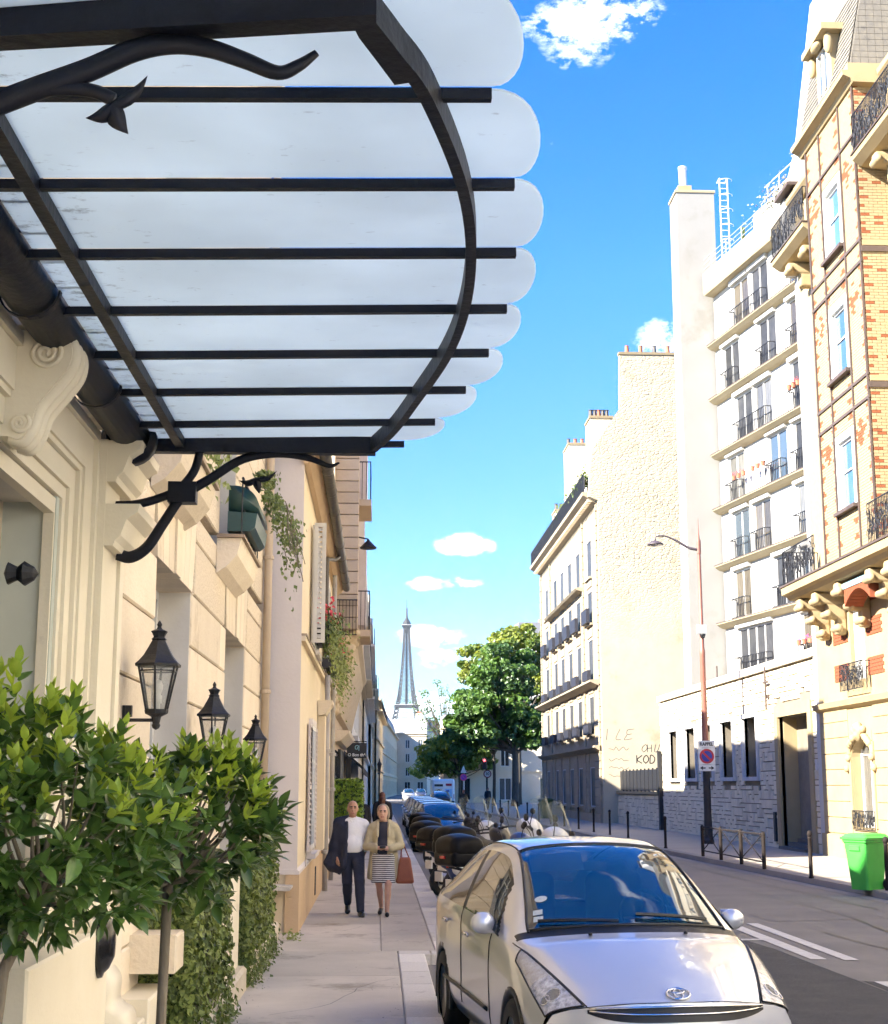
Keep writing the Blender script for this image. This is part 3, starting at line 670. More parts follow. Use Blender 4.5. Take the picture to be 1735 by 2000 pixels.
# ---- wall lanterns
def lantern():
    r = thing('wall_lantern', 'x', 'lantern')
    n = 6
    def hexring(rad, z): return [(rad*math.cos(R(60*i+30)), rad*math.sin(R(60*i+30)), z) for i in range(n)]
    rf = MB(); prof = [(.150, .33), (.152, .345), (.128, .365), (.098, .40), (.066, .455), (.044, .495), (.052, .50), (.036, .515), (.046, .535), (.056, .55), (.02, .565), (.012, .58), (.018, .592), (.012, .604), (0.001, .62)]
    k = 0
    for i in range(len(prof)): rf.v += hexring(*prof[i]) if prof[i][1] < .5 else [(prof[i][0]*math.cos(R(60*i_+30)), prof[i][0]*math.sin(R(60*i_+30)), prof[i][1]) for i_ in range(n)]
    for i in range(len(prof)-1):
        for j in range(n): rf.f.append((i*n+j, i*n+(j+1) % n, (i+1)*n+(j+1) % n, (i+1)*n+j))
    rf.f.append(tuple(range(n-1, -1, -1))); roof = rf.build('lantern_roof', M_black, r)
    fr = MB()
    top, bot = hexring(.128, .335), hexring(.068, .06)
    for i in range(n):
        fr.tube([top[i], bot[i]], .009, 4); fr.tube([top[i], top[(i+1) % n]], .009, 4); fr.tube([bot[i], bot[(i+1) % n]], .009, 4)
        a_, b2 = [tuple(np.array(top[j])*.88+np.array(bot[j])*.12) for j in (i, (i+1) % n)]; fr.tube([a_, b2], .006, 4)
    fr.lathe([(0, .06), (.075, .06), (.07, .04), (.03, .02), (.022, -.02), (.028, -.03), (.02, -.05), (.001, -.06)], (0, 0, 0), 12)
    fr.build('lantern_frame', M_black, r)
    for i in range(n):
        p = MB(); q = [top[i], top[(i+1) % n], bot[(i+1) % n], bot[i]]; c = Vector((0, 0, 0)); p.add([tuple(Vector(v)*.97+Vector((0, 0, .006))) for v in q], [(0, 1, 2, 3)]); p.build('pane', M_lglass, r)
    bl = MB(); bl.lathe([(.02, .06), (.022, .10), (.03, .105), (.03, .15), (.022, .16), (.034, .19), (.036, .215), (.02, .245), (.001, .25)], (0, 0, 0), 12); bl.build('bulb', pm('bulb_white', (.75, .74, .7), rough=.3), r, True)
    ar = MB(); ar.tube([(0, 0, .0), (-.10, 0, .0), (-.19, 0, .0)], .012, 6); ar.box(-.205, -.185, -.03, .03, -.08, .09); ar.box(-.185, -.15, -.02, .02, .02, .09); ar.build('wall_arm', M_black, r)
    return r
M_lglass = pm('lantern_glass', (.55, .57, .56), (.5, .52, .5), rough=.08, alpha=.30)
lan = lantern()
lan['label'] = 'black iron wall lantern nearest the hotel doorway, the largest of three'; lan['group'] = 'hotel wall lanterns'
lan.location = (-1.375, 9.03, 2.40)
place(lan, (-1.375, 12.15, 2.24), 0, 'black iron wall lantern between the two window openings, second of three', 'hotel wall lanterns')
place(lan, (-1.375, 16.3, 2.17), 0, 'smallest farthest black wall lantern beside the tan downpipe', 'hotel wall lanterns')

# ---- foliage helpers
def leaf_mesh(name, L, W, mat, fold=.25, curl=.25, n=4):
    vs = []; fs = []
    for i in range(n+1):
        t = i/n; w = W*math.sin(math.pi*(.06+.94*t)**.8)*(.98 if i < n else 0); z = curl*L*(t*t)*-.6; y = L*t
        vs += [(-w, y, z+fold*w), (0, y, z), (w, y, z+fold*w)]
    for i in range(n):
        a = 3*i; fs += [(a, a+1, a+4, a+3), (a+1, a+2, a+5, a+4)]
    me = bpy.data.meshes.new(name); me.from_pydata(vs, [], fs); me.materials.append(mat); me.polygons.foreach_set('use_smooth', [True]*len(fs)); me.update(); return me, np.array(vs), fs
def basis(d, roll):
    d = Vector(d).normalized(); a = d.orthogonal().normalized(); b = d.cross(a)
    x = a*math.cos(roll)+b*math.sin(roll); z = x.cross(d); return Matrix((x, d, z)).transposed()
def topiary(name, label, cen, rad, trunk, nros, seed, holes=(), sprigs=()):
    rnd = random.Random(seed); cam_p = Vector((0, 0, 2.0)); cen = Vector(cen)
    t = thing(name, label, 'potted tree', (trunk[0][0], trunk[0][1], 0), None, 'clipped laurel trees in front of the hotel')
    leaves = []
    def rosette(p, nrm, new, s):
        k = rnd.randint(6, 9); ph = rnd.random()*6.28
        for i in range(k):
            a = ph+i*2.4; sp = (.30+.80*i/k)*(1.0 if new else 1.2)
            o = Vector(nrm).orthogonal().normalized(); o2 = Vector(nrm).cross(o)
            d = Vector(nrm)*math.cos(sp)+(o*math.cos(a)+o2*math.sin(a))*math.sin(sp); d.z += .05-.04*(i/k)
            leaves.append((p+Vector(nrm)*(.012*(k-i)), d, rnd.uniform(-.7, .7), s*rnd.uniform(.6, 1.2)*(.75+.45*i/k), 0 if new and i < k*.75 else 1, a))
    for i in range(nros):
        u = rnd.uniform(-1, 1); a = rnd.random()*6.2832; q = Vector((math.sqrt(1-u*u)*math.cos(a), math.sqrt(1-u*u)*math.sin(a), u))
        rr = rnd.choice([1, 1, .96, .9, .8, .62]) * (1+.10*math.sin(3*a+seed)+.07*math.sin(5*u*3+seed*2))
        p = cen+Vector((q.x*rad[0], q.y*rad[1], q.z*rad[2]))*rr
        nrm = (Vector((q.x/rad[0], q.y/rad[1], q.z/rad[2])).normalized()*.75+Vector((rnd.uniform(-.3, .3), rnd.uniform(-.3, .3), .55))).normalized()
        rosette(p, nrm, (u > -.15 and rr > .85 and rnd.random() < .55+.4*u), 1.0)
    for (px, py, pz) in sprigs:
        for k in range(4): rosette(Vector((px, py, pz-.05*k))+Vector((rnd.uniform(-.02, .02),)*3), Vector((rnd.uniform(-.4, .4), rnd.uniform(-.4, .1), 1)).normalized(), True, 1.05)
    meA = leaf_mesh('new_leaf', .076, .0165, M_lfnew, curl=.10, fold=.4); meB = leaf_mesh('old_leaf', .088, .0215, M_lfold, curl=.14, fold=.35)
    order = sorted(range(len(leaves)), key=lambda i: (leaves[i][0]-cam_p).length - (.25 if leaves[i][4] == 0 else 0))
    rest = {0: ([], []), 1: ([], [])}
    VA = [meA]+[leaf_mesh('new_leaf', .070+.012*q, .0155+.003*q, M_lfnew, curl=.28*q-.1, fold=.2+.2*q) for q in (0, 1)]; VB = [meB]+[leaf_mesh('old_leaf', .08+.014*q, .019+.005*q, M_lfold, curl=.3*q, fold=.15+.3*q) for q in (0, 1)]
    for rank, i in enumerate(order):
        p, d, roll, s, kind, a = leaves[i]
        up = Vector((0, 0, 1)); dd = Vector(d).normalized(); x = dd.cross(up)
        if x.length < .05: x = dd.orthogonal()
        x.normalize(); x = (x*math.cos(roll)+x.cross(dd)*math.sin(roll)).normalized(); z = x.cross(dd)
        Mx = Matrix((x, dd, z)).transposed()
        if rank < 300:
            o = bpy.data.objects.new('leaf', (VA if kind == 0 else VB)[rank % 3][0]); COL.objects.link(o); o.parent = t
            o.location = p-OFF[t.name]; o.rotation_euler = Mx.to_euler(); o.scale = (s,)*3
        else:
            V, F = rest[kind]; vq = (VA if kind == 0 else VB)[rank % 3]; vv = vq[1]*s; A = np.array(Mx); k = len(V)
            V += (vv@A.T+np.array(p)).tolist(); F += [tuple(j+k for j in f) for f in vq[2]]
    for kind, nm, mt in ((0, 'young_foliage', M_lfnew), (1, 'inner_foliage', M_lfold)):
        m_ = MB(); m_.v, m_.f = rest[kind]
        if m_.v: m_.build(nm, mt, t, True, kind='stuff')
    tr = MB(); tr.tube(trunk, [.021]*len(trunk), 9); tr.build('trunk', M_bark, t, True)
    br = MB(); top = Vector(trunk[-1])
    for i in range(26):
        u = rnd.uniform(-.7, 1); a = rnd.random()*6.28; q = Vector((math.cos(a)*math.sqrt(1-u*u)*rad[0], math.sin(a)*math.sqrt(1-u*u)*rad[1], u*rad[2]))*.85
        e = cen+q; m1 = top.lerp(e, .5)+Vector((rnd.uniform(-.05, .05), rnd.uniform(-.05, .05), rnd.uniform(-.08, .02)))
        br.tube(catmull([tuple(top), tuple(m1), tuple(e)], 4), [.010, .009, .009, .008, .007, .006, .005, .004, .003], 5)
    br.build('branches', M_bark, t, True)
    x, y, z = trunk[0]
    po = MB(); po.lathe([(0, .1), (.15, .1), (.17, .12), (.22, .50), (.24, .51), (.24, .56), (.205, .56), (.2, .52), (0, .52)], (x, y, .02), 20); po.build('pot', pm('pot_black', (.03, .03, .032), rough=.4), t)
    return t
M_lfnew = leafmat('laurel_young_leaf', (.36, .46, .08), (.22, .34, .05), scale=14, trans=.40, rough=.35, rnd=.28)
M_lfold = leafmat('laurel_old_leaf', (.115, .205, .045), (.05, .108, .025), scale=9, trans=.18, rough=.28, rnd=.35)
M_bark = pm('bark', (.13, .105, .075), (.22, .19, .14), scale=16, rough=.9, bump=.6, bscale=40, stretch=(1, 1, .25))
topiary('laurel_tree', 'bushy clipped laurel tree at the lower left, nearest the camera', (-1.29, 5.15, 1.86), (.54, .46, .33), [(-1.33, 5.15, .45), (-1.30, 5.15, 1.0), (-1.27, 5.15, 1.38), (-1.17, 5.15, 1.6)], 450, 3, sprigs=((-1.25, 5.0, 2.33), (-1.33, 5.05, 2.30), (-1.12, 5.0, 2.22), (-1.05, 4.95, 2.16), (-.93, 5.0, 2.10), (-.84, 4.95, 2.02)))
topiary('laurel_tree', 'darker clipped laurel tree on a straight bare stem behind the bushy one', (-.80, 6.2, 1.85), (.37, .37, .27), [(-.885, 6.2, .45), (-.88, 6.2, 1.0), (-.87, 6.2, 1.6)], 250, 11, sprigs=((-.62, 6.1, 2.05), (-.50, 6.1, 1.98), (-.78, 6.1, 2.06)))

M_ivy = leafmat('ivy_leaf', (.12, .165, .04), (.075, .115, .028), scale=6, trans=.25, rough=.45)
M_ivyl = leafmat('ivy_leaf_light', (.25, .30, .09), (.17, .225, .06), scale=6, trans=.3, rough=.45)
def leafcloud(name, pts_nrm, size, mat, parent, seed=1, jit=.8, shape=1.0):
    rnd = random.Random(seed); m_ = MB()
    for p, nrm in pts_nrm:
        s = size*rnd.uniform(.6, 1.3); d = Vector(nrm)+Vector((rnd.uniform(-jit, jit), rnd.uniform(-jit, jit), rnd.uniform(-jit, jit)))
        A = basis(d, rnd.random()*6.28); p = Vector(p); k = len(m_.v)
        for q in ((0, 0, -.6), (.55*shape, .18, 0), (0, 0, .75), (-.55*shape, .18, 0)):
            m_.v.append(tuple(p+A@Vector((q[0]*s, q[1]*s, q[2]*s))))
        m_.f += [(k, k+1, k+2), (k, k+2, k+3)]
    return m_.build(name, mat, parent, kind='stuff')
def shell_pts(n, box, rnd, faces='xyz', depth=.08):
    x0, x1, y0, y1, z0, z1 = box; out = []
    for _ in range(n):
        f = rnd.choice(faces); x, y, z = rnd.uniform(x0, x1), rnd.uniform(y0, y1), rnd.uniform(z0, z1); d = abs(rnd.gauss(0, depth))
        if f == 'x': x = x1-d+.04*math.sin(7*y+5*z); nrm = (1, 0, .3)
        elif f == 'y': y = y0+d; nrm = (0, -1, .3)
        elif f == 'w': y = y1-d; nrm = (0, 1, .3)
        else: z = z1-d+.05*math.sin(6*y+4*x); nrm = (.2, -.2, 1)
        out.append(((x, y, z), nrm))
    return out
def ivy(label, box, n, seed):
    rnd = random.Random(seed)
    t = thing('ivy_hedge', label, 'hedge', (box[1]-.1, (box[2]+box[3])/2, .1), None, 'ivy hedges along the hotel wall')
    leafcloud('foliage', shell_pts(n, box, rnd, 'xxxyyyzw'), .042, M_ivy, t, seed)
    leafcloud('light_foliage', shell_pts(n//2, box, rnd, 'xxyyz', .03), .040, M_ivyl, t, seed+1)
    c_ = MB(); x0, x1, y0, y1, z0, z1 = box; c_.box(x0, x1-.1, y0+.1, y1-.1, .3, z1-.14); c_.build('dark_core', pm('hedge_dark', (.02, .025, .012), (.035, .035, .02), rough=1), t)  # solid near-black box stands in for the shaded inside of the hedge
    run = [((box[1]+abs(rnd.gauss(0, .05)), rnd.uniform(y0, y1), .12+abs(rnd.gauss(0, .12))), (1, 0, .5)) for _ in range(n//12)]
    leafcloud('trailing_runners', run, .035, M_ivy, t, seed+2)
    return t
ivy('ivy-covered hedge block standing behind the bare laurel stem', (-1.62, -1.22, 9.98, 12.55, .15, 1.30), 5200, 5)
ivy('tall ivy hedge between the white pier and the plaster house corner', (-1.62, -1.20, 14.12, 17.6, .15, 1.32), 5200, 6)
# weeds at the wall foot
rnd = random.Random(4)
wp = [((rnd.gauss(-1.06, .05), rnd.uniform(18.4, 19.3), ZS+abs(rnd.gauss(0, .03))), (0, 0, 1)) for _ in range(60)]
tg = leafcloud('weeds', wp, .035, M_ivyl, None, 9); tag(tg, 'small weeds at the foot of the plaster house corner')

# ---- green window box with trailing plant on the hotel upper window
wbx = thing('window_box', 'dark green curved window box with trailing ivy on the hotel upper sill', 'window box', (-1.4, 14.6, 4.4), None)
p_ = MB(); p_.prism([(-1.50, 4.46), (-1.28, 4.46), (-1.23, 4.50), (-1.21, 4.64), (-1.50, 4.66)], 1, 13.95, 15.2); p_.build('trough', pm('green_metal', (.02, .055, .052), (.035, .085, .08), scale=4, rough=.3), wbx)
p_ = MB()
for k in range(8): p_.tube([(-1.34, 13.75+k*.26, 4.39), (-1.34, 13.75+k*.26, 4.95)], .008, 5)
p_.tube([(-1.34, 13.75, 4.95), (-1.34, 15.6, 4.95)], .014, 6); p_.tube([(-1.34, 13.75, 4.42), (-1.34, 15.6, 4.42)], .012, 6); p_.build('railing', M_black, wbx)
aw = MB(); aw.prism(catmull([(-1.50, 4.93), (-1.38, 4.92), (-1.28, 4.87), (-1.22, 4.79), (-1.20, 4.68)], 4)+[(-1.50, 4.68)], 1, 14.0, 15.15); aw.build('hood', MATS['green_metal'], wbx, True)
pts = []
for _ in range(700):
    y = rnd.uniform(13.6, 17.2); far = max(0, (y-14.6)/2.6); dr = abs(rnd.gauss(0, .10+.28*far)); pts.append(((-1.14+rnd.gauss(0, .05)+.14*far, y, 5.03-dr+.06*math.sin(y*5)), (1, -.4, .2)))
leafcloud('trailing_leaves', pts, .045, M_ivy, wbx, 3)
leafcloud('trailing_young_leaves', pts[::2], .045, M_ivyl, wbx, 31)
st_ = MB()
for k in range(9):
    y = rnd.uniform(15.0, 17.0); q = [(-1.02, y, 5.0)]
    for j in range(5): q.append((q[-1][0]+rnd.uniform(-.03, .05), q[-1][1]+rnd.uniform(-.06, .1), q[-1][2]-rnd.uniform(.06, .16)))
    st_.tube(catmull(q, 3), .005, 4)
st_.build('runners', M_bark, wbx, kind='stuff')
hv = MB(); 
iv2 = [((-1.3+rnd.gauss(0, .07), rnd.gauss(11.2, .4), 4.62+rnd.gauss(0, .16)), (1, -.3, .2)) for _ in range(110)]
t_ = leafcloud('climbing_ivy', iv2, .06, M_ivyl, None, 8); tag(t_, 'sprays of climbing ivy high on the hotel wall under the canopy')
# ================================================================ building helpers (local frame: x along facade, +y towards the street, z up)
def wallgrid(par, U0, U1, Z0, Z1, ops, mat, t=.2, y=0.0, name='wall'):
    us = sorted({U0, U1, *[o[0] for o in ops], *[o[1] for o in ops]}); zs_ = sorted({Z0, Z1, *[o[2] for o in ops], *[o[3] for o in ops]})
    vid = {}; m_ = MB()
    def vv(u, yy, z):
        q = (round(u, 4), round(yy, 4), round(z, 4))
        if q not in vid: vid[q] = len(m_.v); m_.v.append(q)
        return vid[q]
    for a, b in zip(us, us[1:]):
        for c, d in zip(zs_, zs_[1:]):
            if any(o[0] <= a+1e-6 and o[1] >= b-1e-6 and o[2] <= c+1e-6 and o[3] >= d-1e-6 for o in ops): continue
            m_.f.append((vv(b, y, c), vv(a, y, c), vv(a, y, d), vv(b, y, d)))
    for o in ops:
        a, b, c, d = o[:4]
        uu = [u for u in us if a-1e-6 <= u <= b+1e-6]; zz = [z for z in zs_ if c-1e-6 <= z <= d+1e-6]
        for u_, u2 in zip(uu, uu[1:]):
            m_.f += [(vv(u_, y, c), vv(u2, y, c), vv(u2, y-t, c), vv(u_, y-t, c)), (vv(u2, y, d), vv(u_, y, d), vv(u_, y-t, d), vv(u2, y-t, d))]
        for z_, z2 in zip(zz, zz[1:]):
            m_.f += [(vv(a, y, z2), vv(a, y, z_), vv(a, y-t, z_), vv(a, y-t, z2)), (vv(b, y, z_), vv(b, y, z2), vv(b, y-t, z2), vv(b, y-t, z_))]
    return m_.build(name, mat, par)
def core(par, U0, U1, y0, y1, Z0, Z1, mat, name='rear_walls'):
    b = MB(); b.box(U0, U1, y0, y1, Z0, Z1); return b.build(name, mat, par)
def lbox(name, par, mat, *bx):
    b = MB()
    for q in bx: b.box(*q)
    return b.build(name, mat, par)
M_dglass = [glassmat('dark_glass_a', (.018, .022, .026)), glassmat('dark_glass_b', (.05, .07, .09)), pm('curtained_glass', (.17, .165, .15), (.05, .05, .05), scale=3.5, rough=.08, stretch=(9, 1, .4), rnd=.25), pm('curtained_glass_warm', (.13, .11, .08), (.04, .035, .03), scale=3, rough=.08, stretch=(10, 1, .4), rnd=.3)]
M_dim = pm('dim_pane', (.030, .032, .036), (.055, .055, .058), scale=2, rough=.4, spec=.2, rnd=.3)
def window(par, u0, u1, z0, z1, y=-.15, fm=None, leaves=2, bar=None, g=None, ft=.06, rail=0):
    m_ = MB(); fm = fm or M_whitef
    ring = [(u0, u0+ft, z0, z1), (u1-ft, u1, z0, z1), (u0+ft, u1-ft, z0, z0+ft), (u0+ft, u1-ft, z1-ft, z1)]
    for k in range(1, leaves):
        uc = u0+(u1-u0)*k/leaves; ring.append((uc-ft*.7, uc+ft*.7, z0+ft, z1-ft))
    if bar: ring.append((u0+ft, u1-ft, z0+(z1-z0)*bar-.02, z0+(z1-z0)*bar+.02))
    vid = {}
    for a, b, c, d in ring: m_.box(a, b, y-.04, y+.02, c, d)
    w = m_.build('window', fm, par)
    for k in range(leaves):
        a = u0+(u1-u0)*k/leaves; b = u0+(u1-u0)*(k+1)/leaves
        p = MB(); p.box(a+.02, b-.02, y-.03, y-.018, z0+.02, z1-.02); p.build('pane', g or random.choice(M_dglass), w)
    return w
def railing(par, u0, u1, z0, z1, y, step=.12, r=.011, name='railing', ret=0.0, mat=None, scroll=False):
    m_ = MB(); n = max(2, int((u1-u0)/step)); mat = mat or M_black
    m_.tube([(u0, y-ret, z1), (u0, y, z1), (u1, y, z1), (u1, y-ret, z1)] if ret else [(u0, y, z1), (u1, y, z1)], r*1.5, 4, up=(0, .01, 1))
    m_.tube([(u0, y, z0), (u1, y, z0)], r*1.2, 4)
    for k in range(n+1):
        u = u0+(u1-u0)*k/n; m_.tube([(u, y, z0), (u, y, z1)], r, 4)
    if ret:
        k = max(1, int(ret/step))
        for s in (u0, u1):
            for j in range(k+1): m_.tube([(s, y-ret*j/k, z0), (s, y-ret*j/k, z1)], r, 4)
    if scroll:
        rr = random.Random(int(u0*100)); H = z1-z0
        for k in range(n*2):
            u = u0+(u1-u0)*(k+.5)/(n*2); s = rr.choice((-1, 1)); c = (u, z0+H*rr.uniform(.2, .8)); q = []
            for j in range(14):
                a = j*.55; rd = H*.19*(1-j/18); q.append((c[0]+s*rd*math.cos(a)*.7, y+.004, c[1]+rd*math.sin(a)))
            m_.tube(q, r*.85, 3)
    o = m_.build(name, mat, par); return o
def strip(pts3, w, m_):
    """flat painted stroke: ribbon in the plane y=const; pts (u,y,z)"""
    for (a, b) in zip(pts3, pts3[1:]):
        d = Vector(b)-Vector(a)
        if d.length < 1e-5: continue
        d.normalize(); n_ = Vector((-d.z, 0, d.x))*w; e = d*w*.4; A, B = Vector(a)-e, Vector(b)+e
        m_.add([A-n_, B-n_, B+n_, A+n_], [(0, 1, 2, 3), (3, 2, 1, 0)][:1])

# ================================================================ plaster house (second on the left), world coordinates
M_pl = pm('white_plaster', (.66, .61, .58), (.61, .56, .53), scale=.7, rough=.85, bump=.2, bscale=25, c3=(.54, .48, .42), s3=.8, t3=.62)
M_cream = pm('cream_plaster', (.70, .60, .43), (.66, .55, .38), scale=.8, rough=.85, bump=.2, bscale=30, c3=(.60, .48, .33), s3=1.0, t3=.62)
M_tan = pm('tan_plinth', (.58, .42, .26), (.52, .37, .22), scale=1.2, rough=.85, bump=.2, bscale=30, c3=(.42, .31, .2), s3=1.4, t3=.62)
M_zinc = pm('old_zinc', (.07, .065, .06), (.12, .11, .10), scale=7, rough=.5, metal=.3, bump=.3, c3=(.16, .13, .10), s3=5, t3=.58)
M_shut = pm('white_shutter', (.62, .61, .57), (.55, .53, .48), scale=4, rough=.65, rnd=.05)
M_pink = pm('pale_pink_shutter', (.62, .55, .52), (.55, .48, .45), scale=4, rough=.65)
hs2 = thing('plaster_house', 'low plaster house with louvred shutters and a dark zinc roof gutter', 'building', (-1.03, 19.5, 0), None)
b = MB(); b.box(-9, -1.06, 19.42, 33.6, .05, 6.5); b.build('wall', M_cream, hs2)
b = MB(); b.box(-9, -1.05, 19.40, 19.418, .9, 6.5); b.build('gable_render', M_pl, hs2)
b = MB(); b.box(-1.2, -1.02, 19.38, 33.6, .05, .86); b.build('plinth', M_tan, hs2)
b = MB(); b.prism([(-1.35, .86), (-1.02, .86), (-1.02, .90), (-1.06, .93), (-1.35, .93)], 1, 19.37, 33.6); b.build('plinth_capping', M_pl, hs2)
b = MB(); b.prism(catmull([(-1.75, .92), (-1.6, .78), (-1.4, .70), (-1.15, .68), (-1.10, .70)], 4)+[(-1.10, .73), (-1.4, .745), (-1.6, .82), (-1.75, .96)], 1, 18.95, 19.39); b.build('curved_ledge', pm('ledge_zinc', (.55, .53, .5), (.42, .38, .33), scale=6, rough=.6), hs2)
b = MB(); b.box(-1.06, -.995, 19.45, 33.5, 3.93, 4.0); b.build('string_course', M_cream, hs2); b = MB(); b.box(-1.06, -.98, 19.45, 33.5, 4.003, 4.03); b.build('string_capping', M_brown, hs2)
b = MB(); b.prism([(-1.05, 6.35), (-.98, 6.37), (-.85, 6.5), (-.83, 6.56), (-1.1, 6.56)], 1, 19.3, 33.5); b.build('eaves_moulding', M_tan, hs2)
b = MB(); b.prism([(-.80, 6.62), (-9, 6.62), (-6, 9.0), (-4.6, 9.0)][::-1], 1, 19.2, 33.6); b.build('roof', M_zinc, hs2)
gu = MB(); gu.tube([(-.77, 19.1, 6.52), (-.77, 33.2, 6.52)], .085, 12); guo = gu.build('roof_gutter', M_zinc, hs2, True)
for yv in (20.4, 22, 23.7, 25.3, 27, 28.6, 30.2, 31.8):
    c_ = MB(); c_.lathe([(.086, yv), (.095, yv+.004), (.095, yv+.03), (.086, yv+.034)], (-.77, 0, 6.52), 12, 1); c_.build('gutter_joint', M_zinc, guo)
dn = MB(); dn.tube(catmull([(-.80, 28.0, 6.45), (-.86, 27.6, 6.32), (-.98, 27.0, 6.22), (-.99, 26.8, 6.05), (-.99, 26.8, 4.4)], 5), .04, 8); dn.build('swan_neck', M_zinc, guo, True)
def louvre(x0, y0, y1, z0, z1, mat, par, across=False, nm='shutter'):
    """louvred shutter; flat on the wall, or swung open square to it (across)"""
    f = MB(); t = .035; fw = .06
    if across:   # panel spans x from x0 to x0+.5 at y0
        a, c = x0, x0+(y1-y0)
        f.box(a, a+fw, y0, y0+t, z0, z1); f.box(c-fw, c, y0, y0+t, z0, z1); f.box(a+fw, c-fw, y0, y0+t, z0, z0+fw); f.box(a+fw, c-fw, y0, y0+t, z1-fw, z1)
    else:
        f.box(x0, x0+t, y0, y0+fw, z0, z1); f.box(x0, x0+t, y1-fw, y1, z0, z1); f.box(x0, x0+t, y0+fw, y1-fw, z0, z0+fw); f.box(x0, x0+t, y0+fw, y1-fw, z1-fw, z1); f.box(x0, x0+t, y0+fw, y1-fw, (z0+z1)/2-fw/2, (z0+z1)/2+fw/2)
    s = f.build(nm, mat, par); n = int((z1-z0-2*fw)/.075)
    for k in range(n):
        z = z0+fw+(k+.5)*(z1-z0-2*fw)/n; l_ = MB()
        if across: l_.add([(x0+fw, y0-.006, z-.03), (x0+(y1-y0)-fw, y0-.006, z-.03), (x0+(y1-y0)-fw, y0+t+.004, z+.03), (x0+fw, y0+t+.004, z+.03)], [(0, 1, 2, 3)])
        else: l_.add([(x0+t+.004, y0+fw, z-.03), (x0+t+.004, y1-fw, z-.03), (x0-.002, y1-fw, z+.03), (x0-.002, y0+fw, z+.03)], [(0, 1, 2, 3)])
        l_.build('slat', mat, s)
    return s
def h2win(y0, y1, z0, z1, sm):
    sash(y0, y1, z0, z1, hs2, x=-1.045); rv = MB(); rv.box(-1.06, -1.0, y0-.09, y0, z0-.05, z1+.09); rv.box(-1.06, -1.0, y1, y1+.09, z0-.05, z1+.09); rv.box(-1.06, -1.0, y0, y1, z1, z1+.09); rv.build('window_surround', M_pl, hs2)
    w_ = (y1-y0)/2
    louvre(-1.035, y0-w_-.06, y0-.03, z0, z1, sm, hs2); louvre(-1.035, y1+.03, y1+w_+.06, z0, z1, sm, hs2)
    sl_ = MB(); sl_.box(-1.06, -.93, y0-.12, y1+.12, z0-.12, z0-.05); sl_.build('window_sill', M_pl, hs2)
h2win(22.4, 23.5, 4.12, 5.95, M_shut); h2win(27.6, 28.7, 4.12, 5.95, M_shut); h2win(31.0, 32.0, 4.12, 5.9, M_shut)
louvre(-1.0, 21.62, 21.80, 4.12, 5.95, M_shut, hs2, across=True)
h2win(22.2, 23.4, 1.05, 2.92, M_pink); h2win(27.4, 28.4, 1.05, 2.9, M_pink)
b = MB(); b.box(-1.05, -.93, 25.2, 25.9, .93, 3.2); pl_ = b.build('pilaster', M_cream, hs2)
b = MB(); b.prism([(-1.05, 3.2), (-.92, 3.22), (-.84, 3.36), (-.80, 3.40), (-.80, 3.46), (-1.05, 3.46)], 1, 25.1, 26.0); b.build('pilaster_cap', M_st, pl_)
for yv, xx in ((26.6, -.94), (29.6, -.93)):
    dn = MB(); dn.tube([(xx, yv, .15), (xx, yv, 4.0 if yv < 28 else 6.3)], .05, 10); d_ = dn.build('downpipe', pm('grey_pipe', (.42, .40, .36), (.33, .30, .27), scale=5, rough=.6), hs2, True)
    for z in (.8, 1.9, 2.6): c_ = MB(); c_.lathe([(.052, 0), (.07, .004), (.07, .06), (.052, .065)], (xx, yv, z), 10); c_.build('pipe_collar', MATS['grey_pipe'], d_)
cb = MB(); q = catmull([(-1.0, 20.6, .9), (-.99, 20.8, 1.5), (-.99, 20.7, 2.2), (-.99, 21.0, 2.6)], 5); cb.tube(q, .008, 4); cb.build('cable', pm('cable_grey', (.3, .27, .23), rough=.6), hs2)
b = MB(); b.box(-1.03, -1.008, 24.2, 24.45, .25, .7); b.build('vent_grille', M_black, hs2)
# flower boxes
def flowerbox(label, y0, y1, z, x=-.95):
    t = thing('flower_box', label, 'flower box', (x, (y0+y1)/2, z), None, 'flower boxes on the plaster house')
    p = MB(); p.prism([(x-.1, z), (x+.1, z), (x+.13, z+.18), (x-.12, z+.18)], 1, y0, y1); p.build('trough', pm('trough_black', (.02, .02, .025), rough=.5), t)
    r_ = MB(); [r_.tube([(x+.16, y0+k*.12, z-.02), (x+.16, y0+k*.12, z+.42)], .006, 4) for k in range(int((y1-y0)/.12)+1)]; r_.tube([(x+.16, y0, z+.42), (x+.16, y1, z+.42)], .01, 5); r_.build('guard_rail', M_black, t)
    rr = random.Random(int(y0*10)); pts = []
    for _ in range(700): pts.append(((x+.05+abs(rr.gauss(0, .13)), rr.uniform(y0-.1, y1+.1), z+.3-abs(rr.gauss(0, .22))+rr.uniform(-.1, .22)), (1, -.2, .3)))
    leafcloud('foliage', pts, .055, M_ivy, t, 3); leafcloud('hanging_foliage', [((p_[0]+.12, p_[1], p_[2]-abs(rr.gauss(0, .3))), n_) for p_, n_ in pts[:500]], .05, M_ivyl, t, 4)
    fl = [((x+.12+rr.gauss(0, .09), rr.choice([y0+.15, (y0+y1)/2, y1-.2])+rr.gauss(0, .12), z+.42+rr.gauss(0, .09)), (0, -1, .4)) for _ in range(130)]
    leafcloud('red_flowers', fl, .045, pm('geranium_red', (.55, .02, .03), (.65, .08, .12), scale=12, rough=.6), t, 5)
    return t
flowerbox('black flower box with red geraniums on the plaster house upper window', 22.2, 23.9, 4.25)
flowerbox('farther flower box spilling yellow green foliage below the red geraniums', 26.6, 29.3, 4.15)

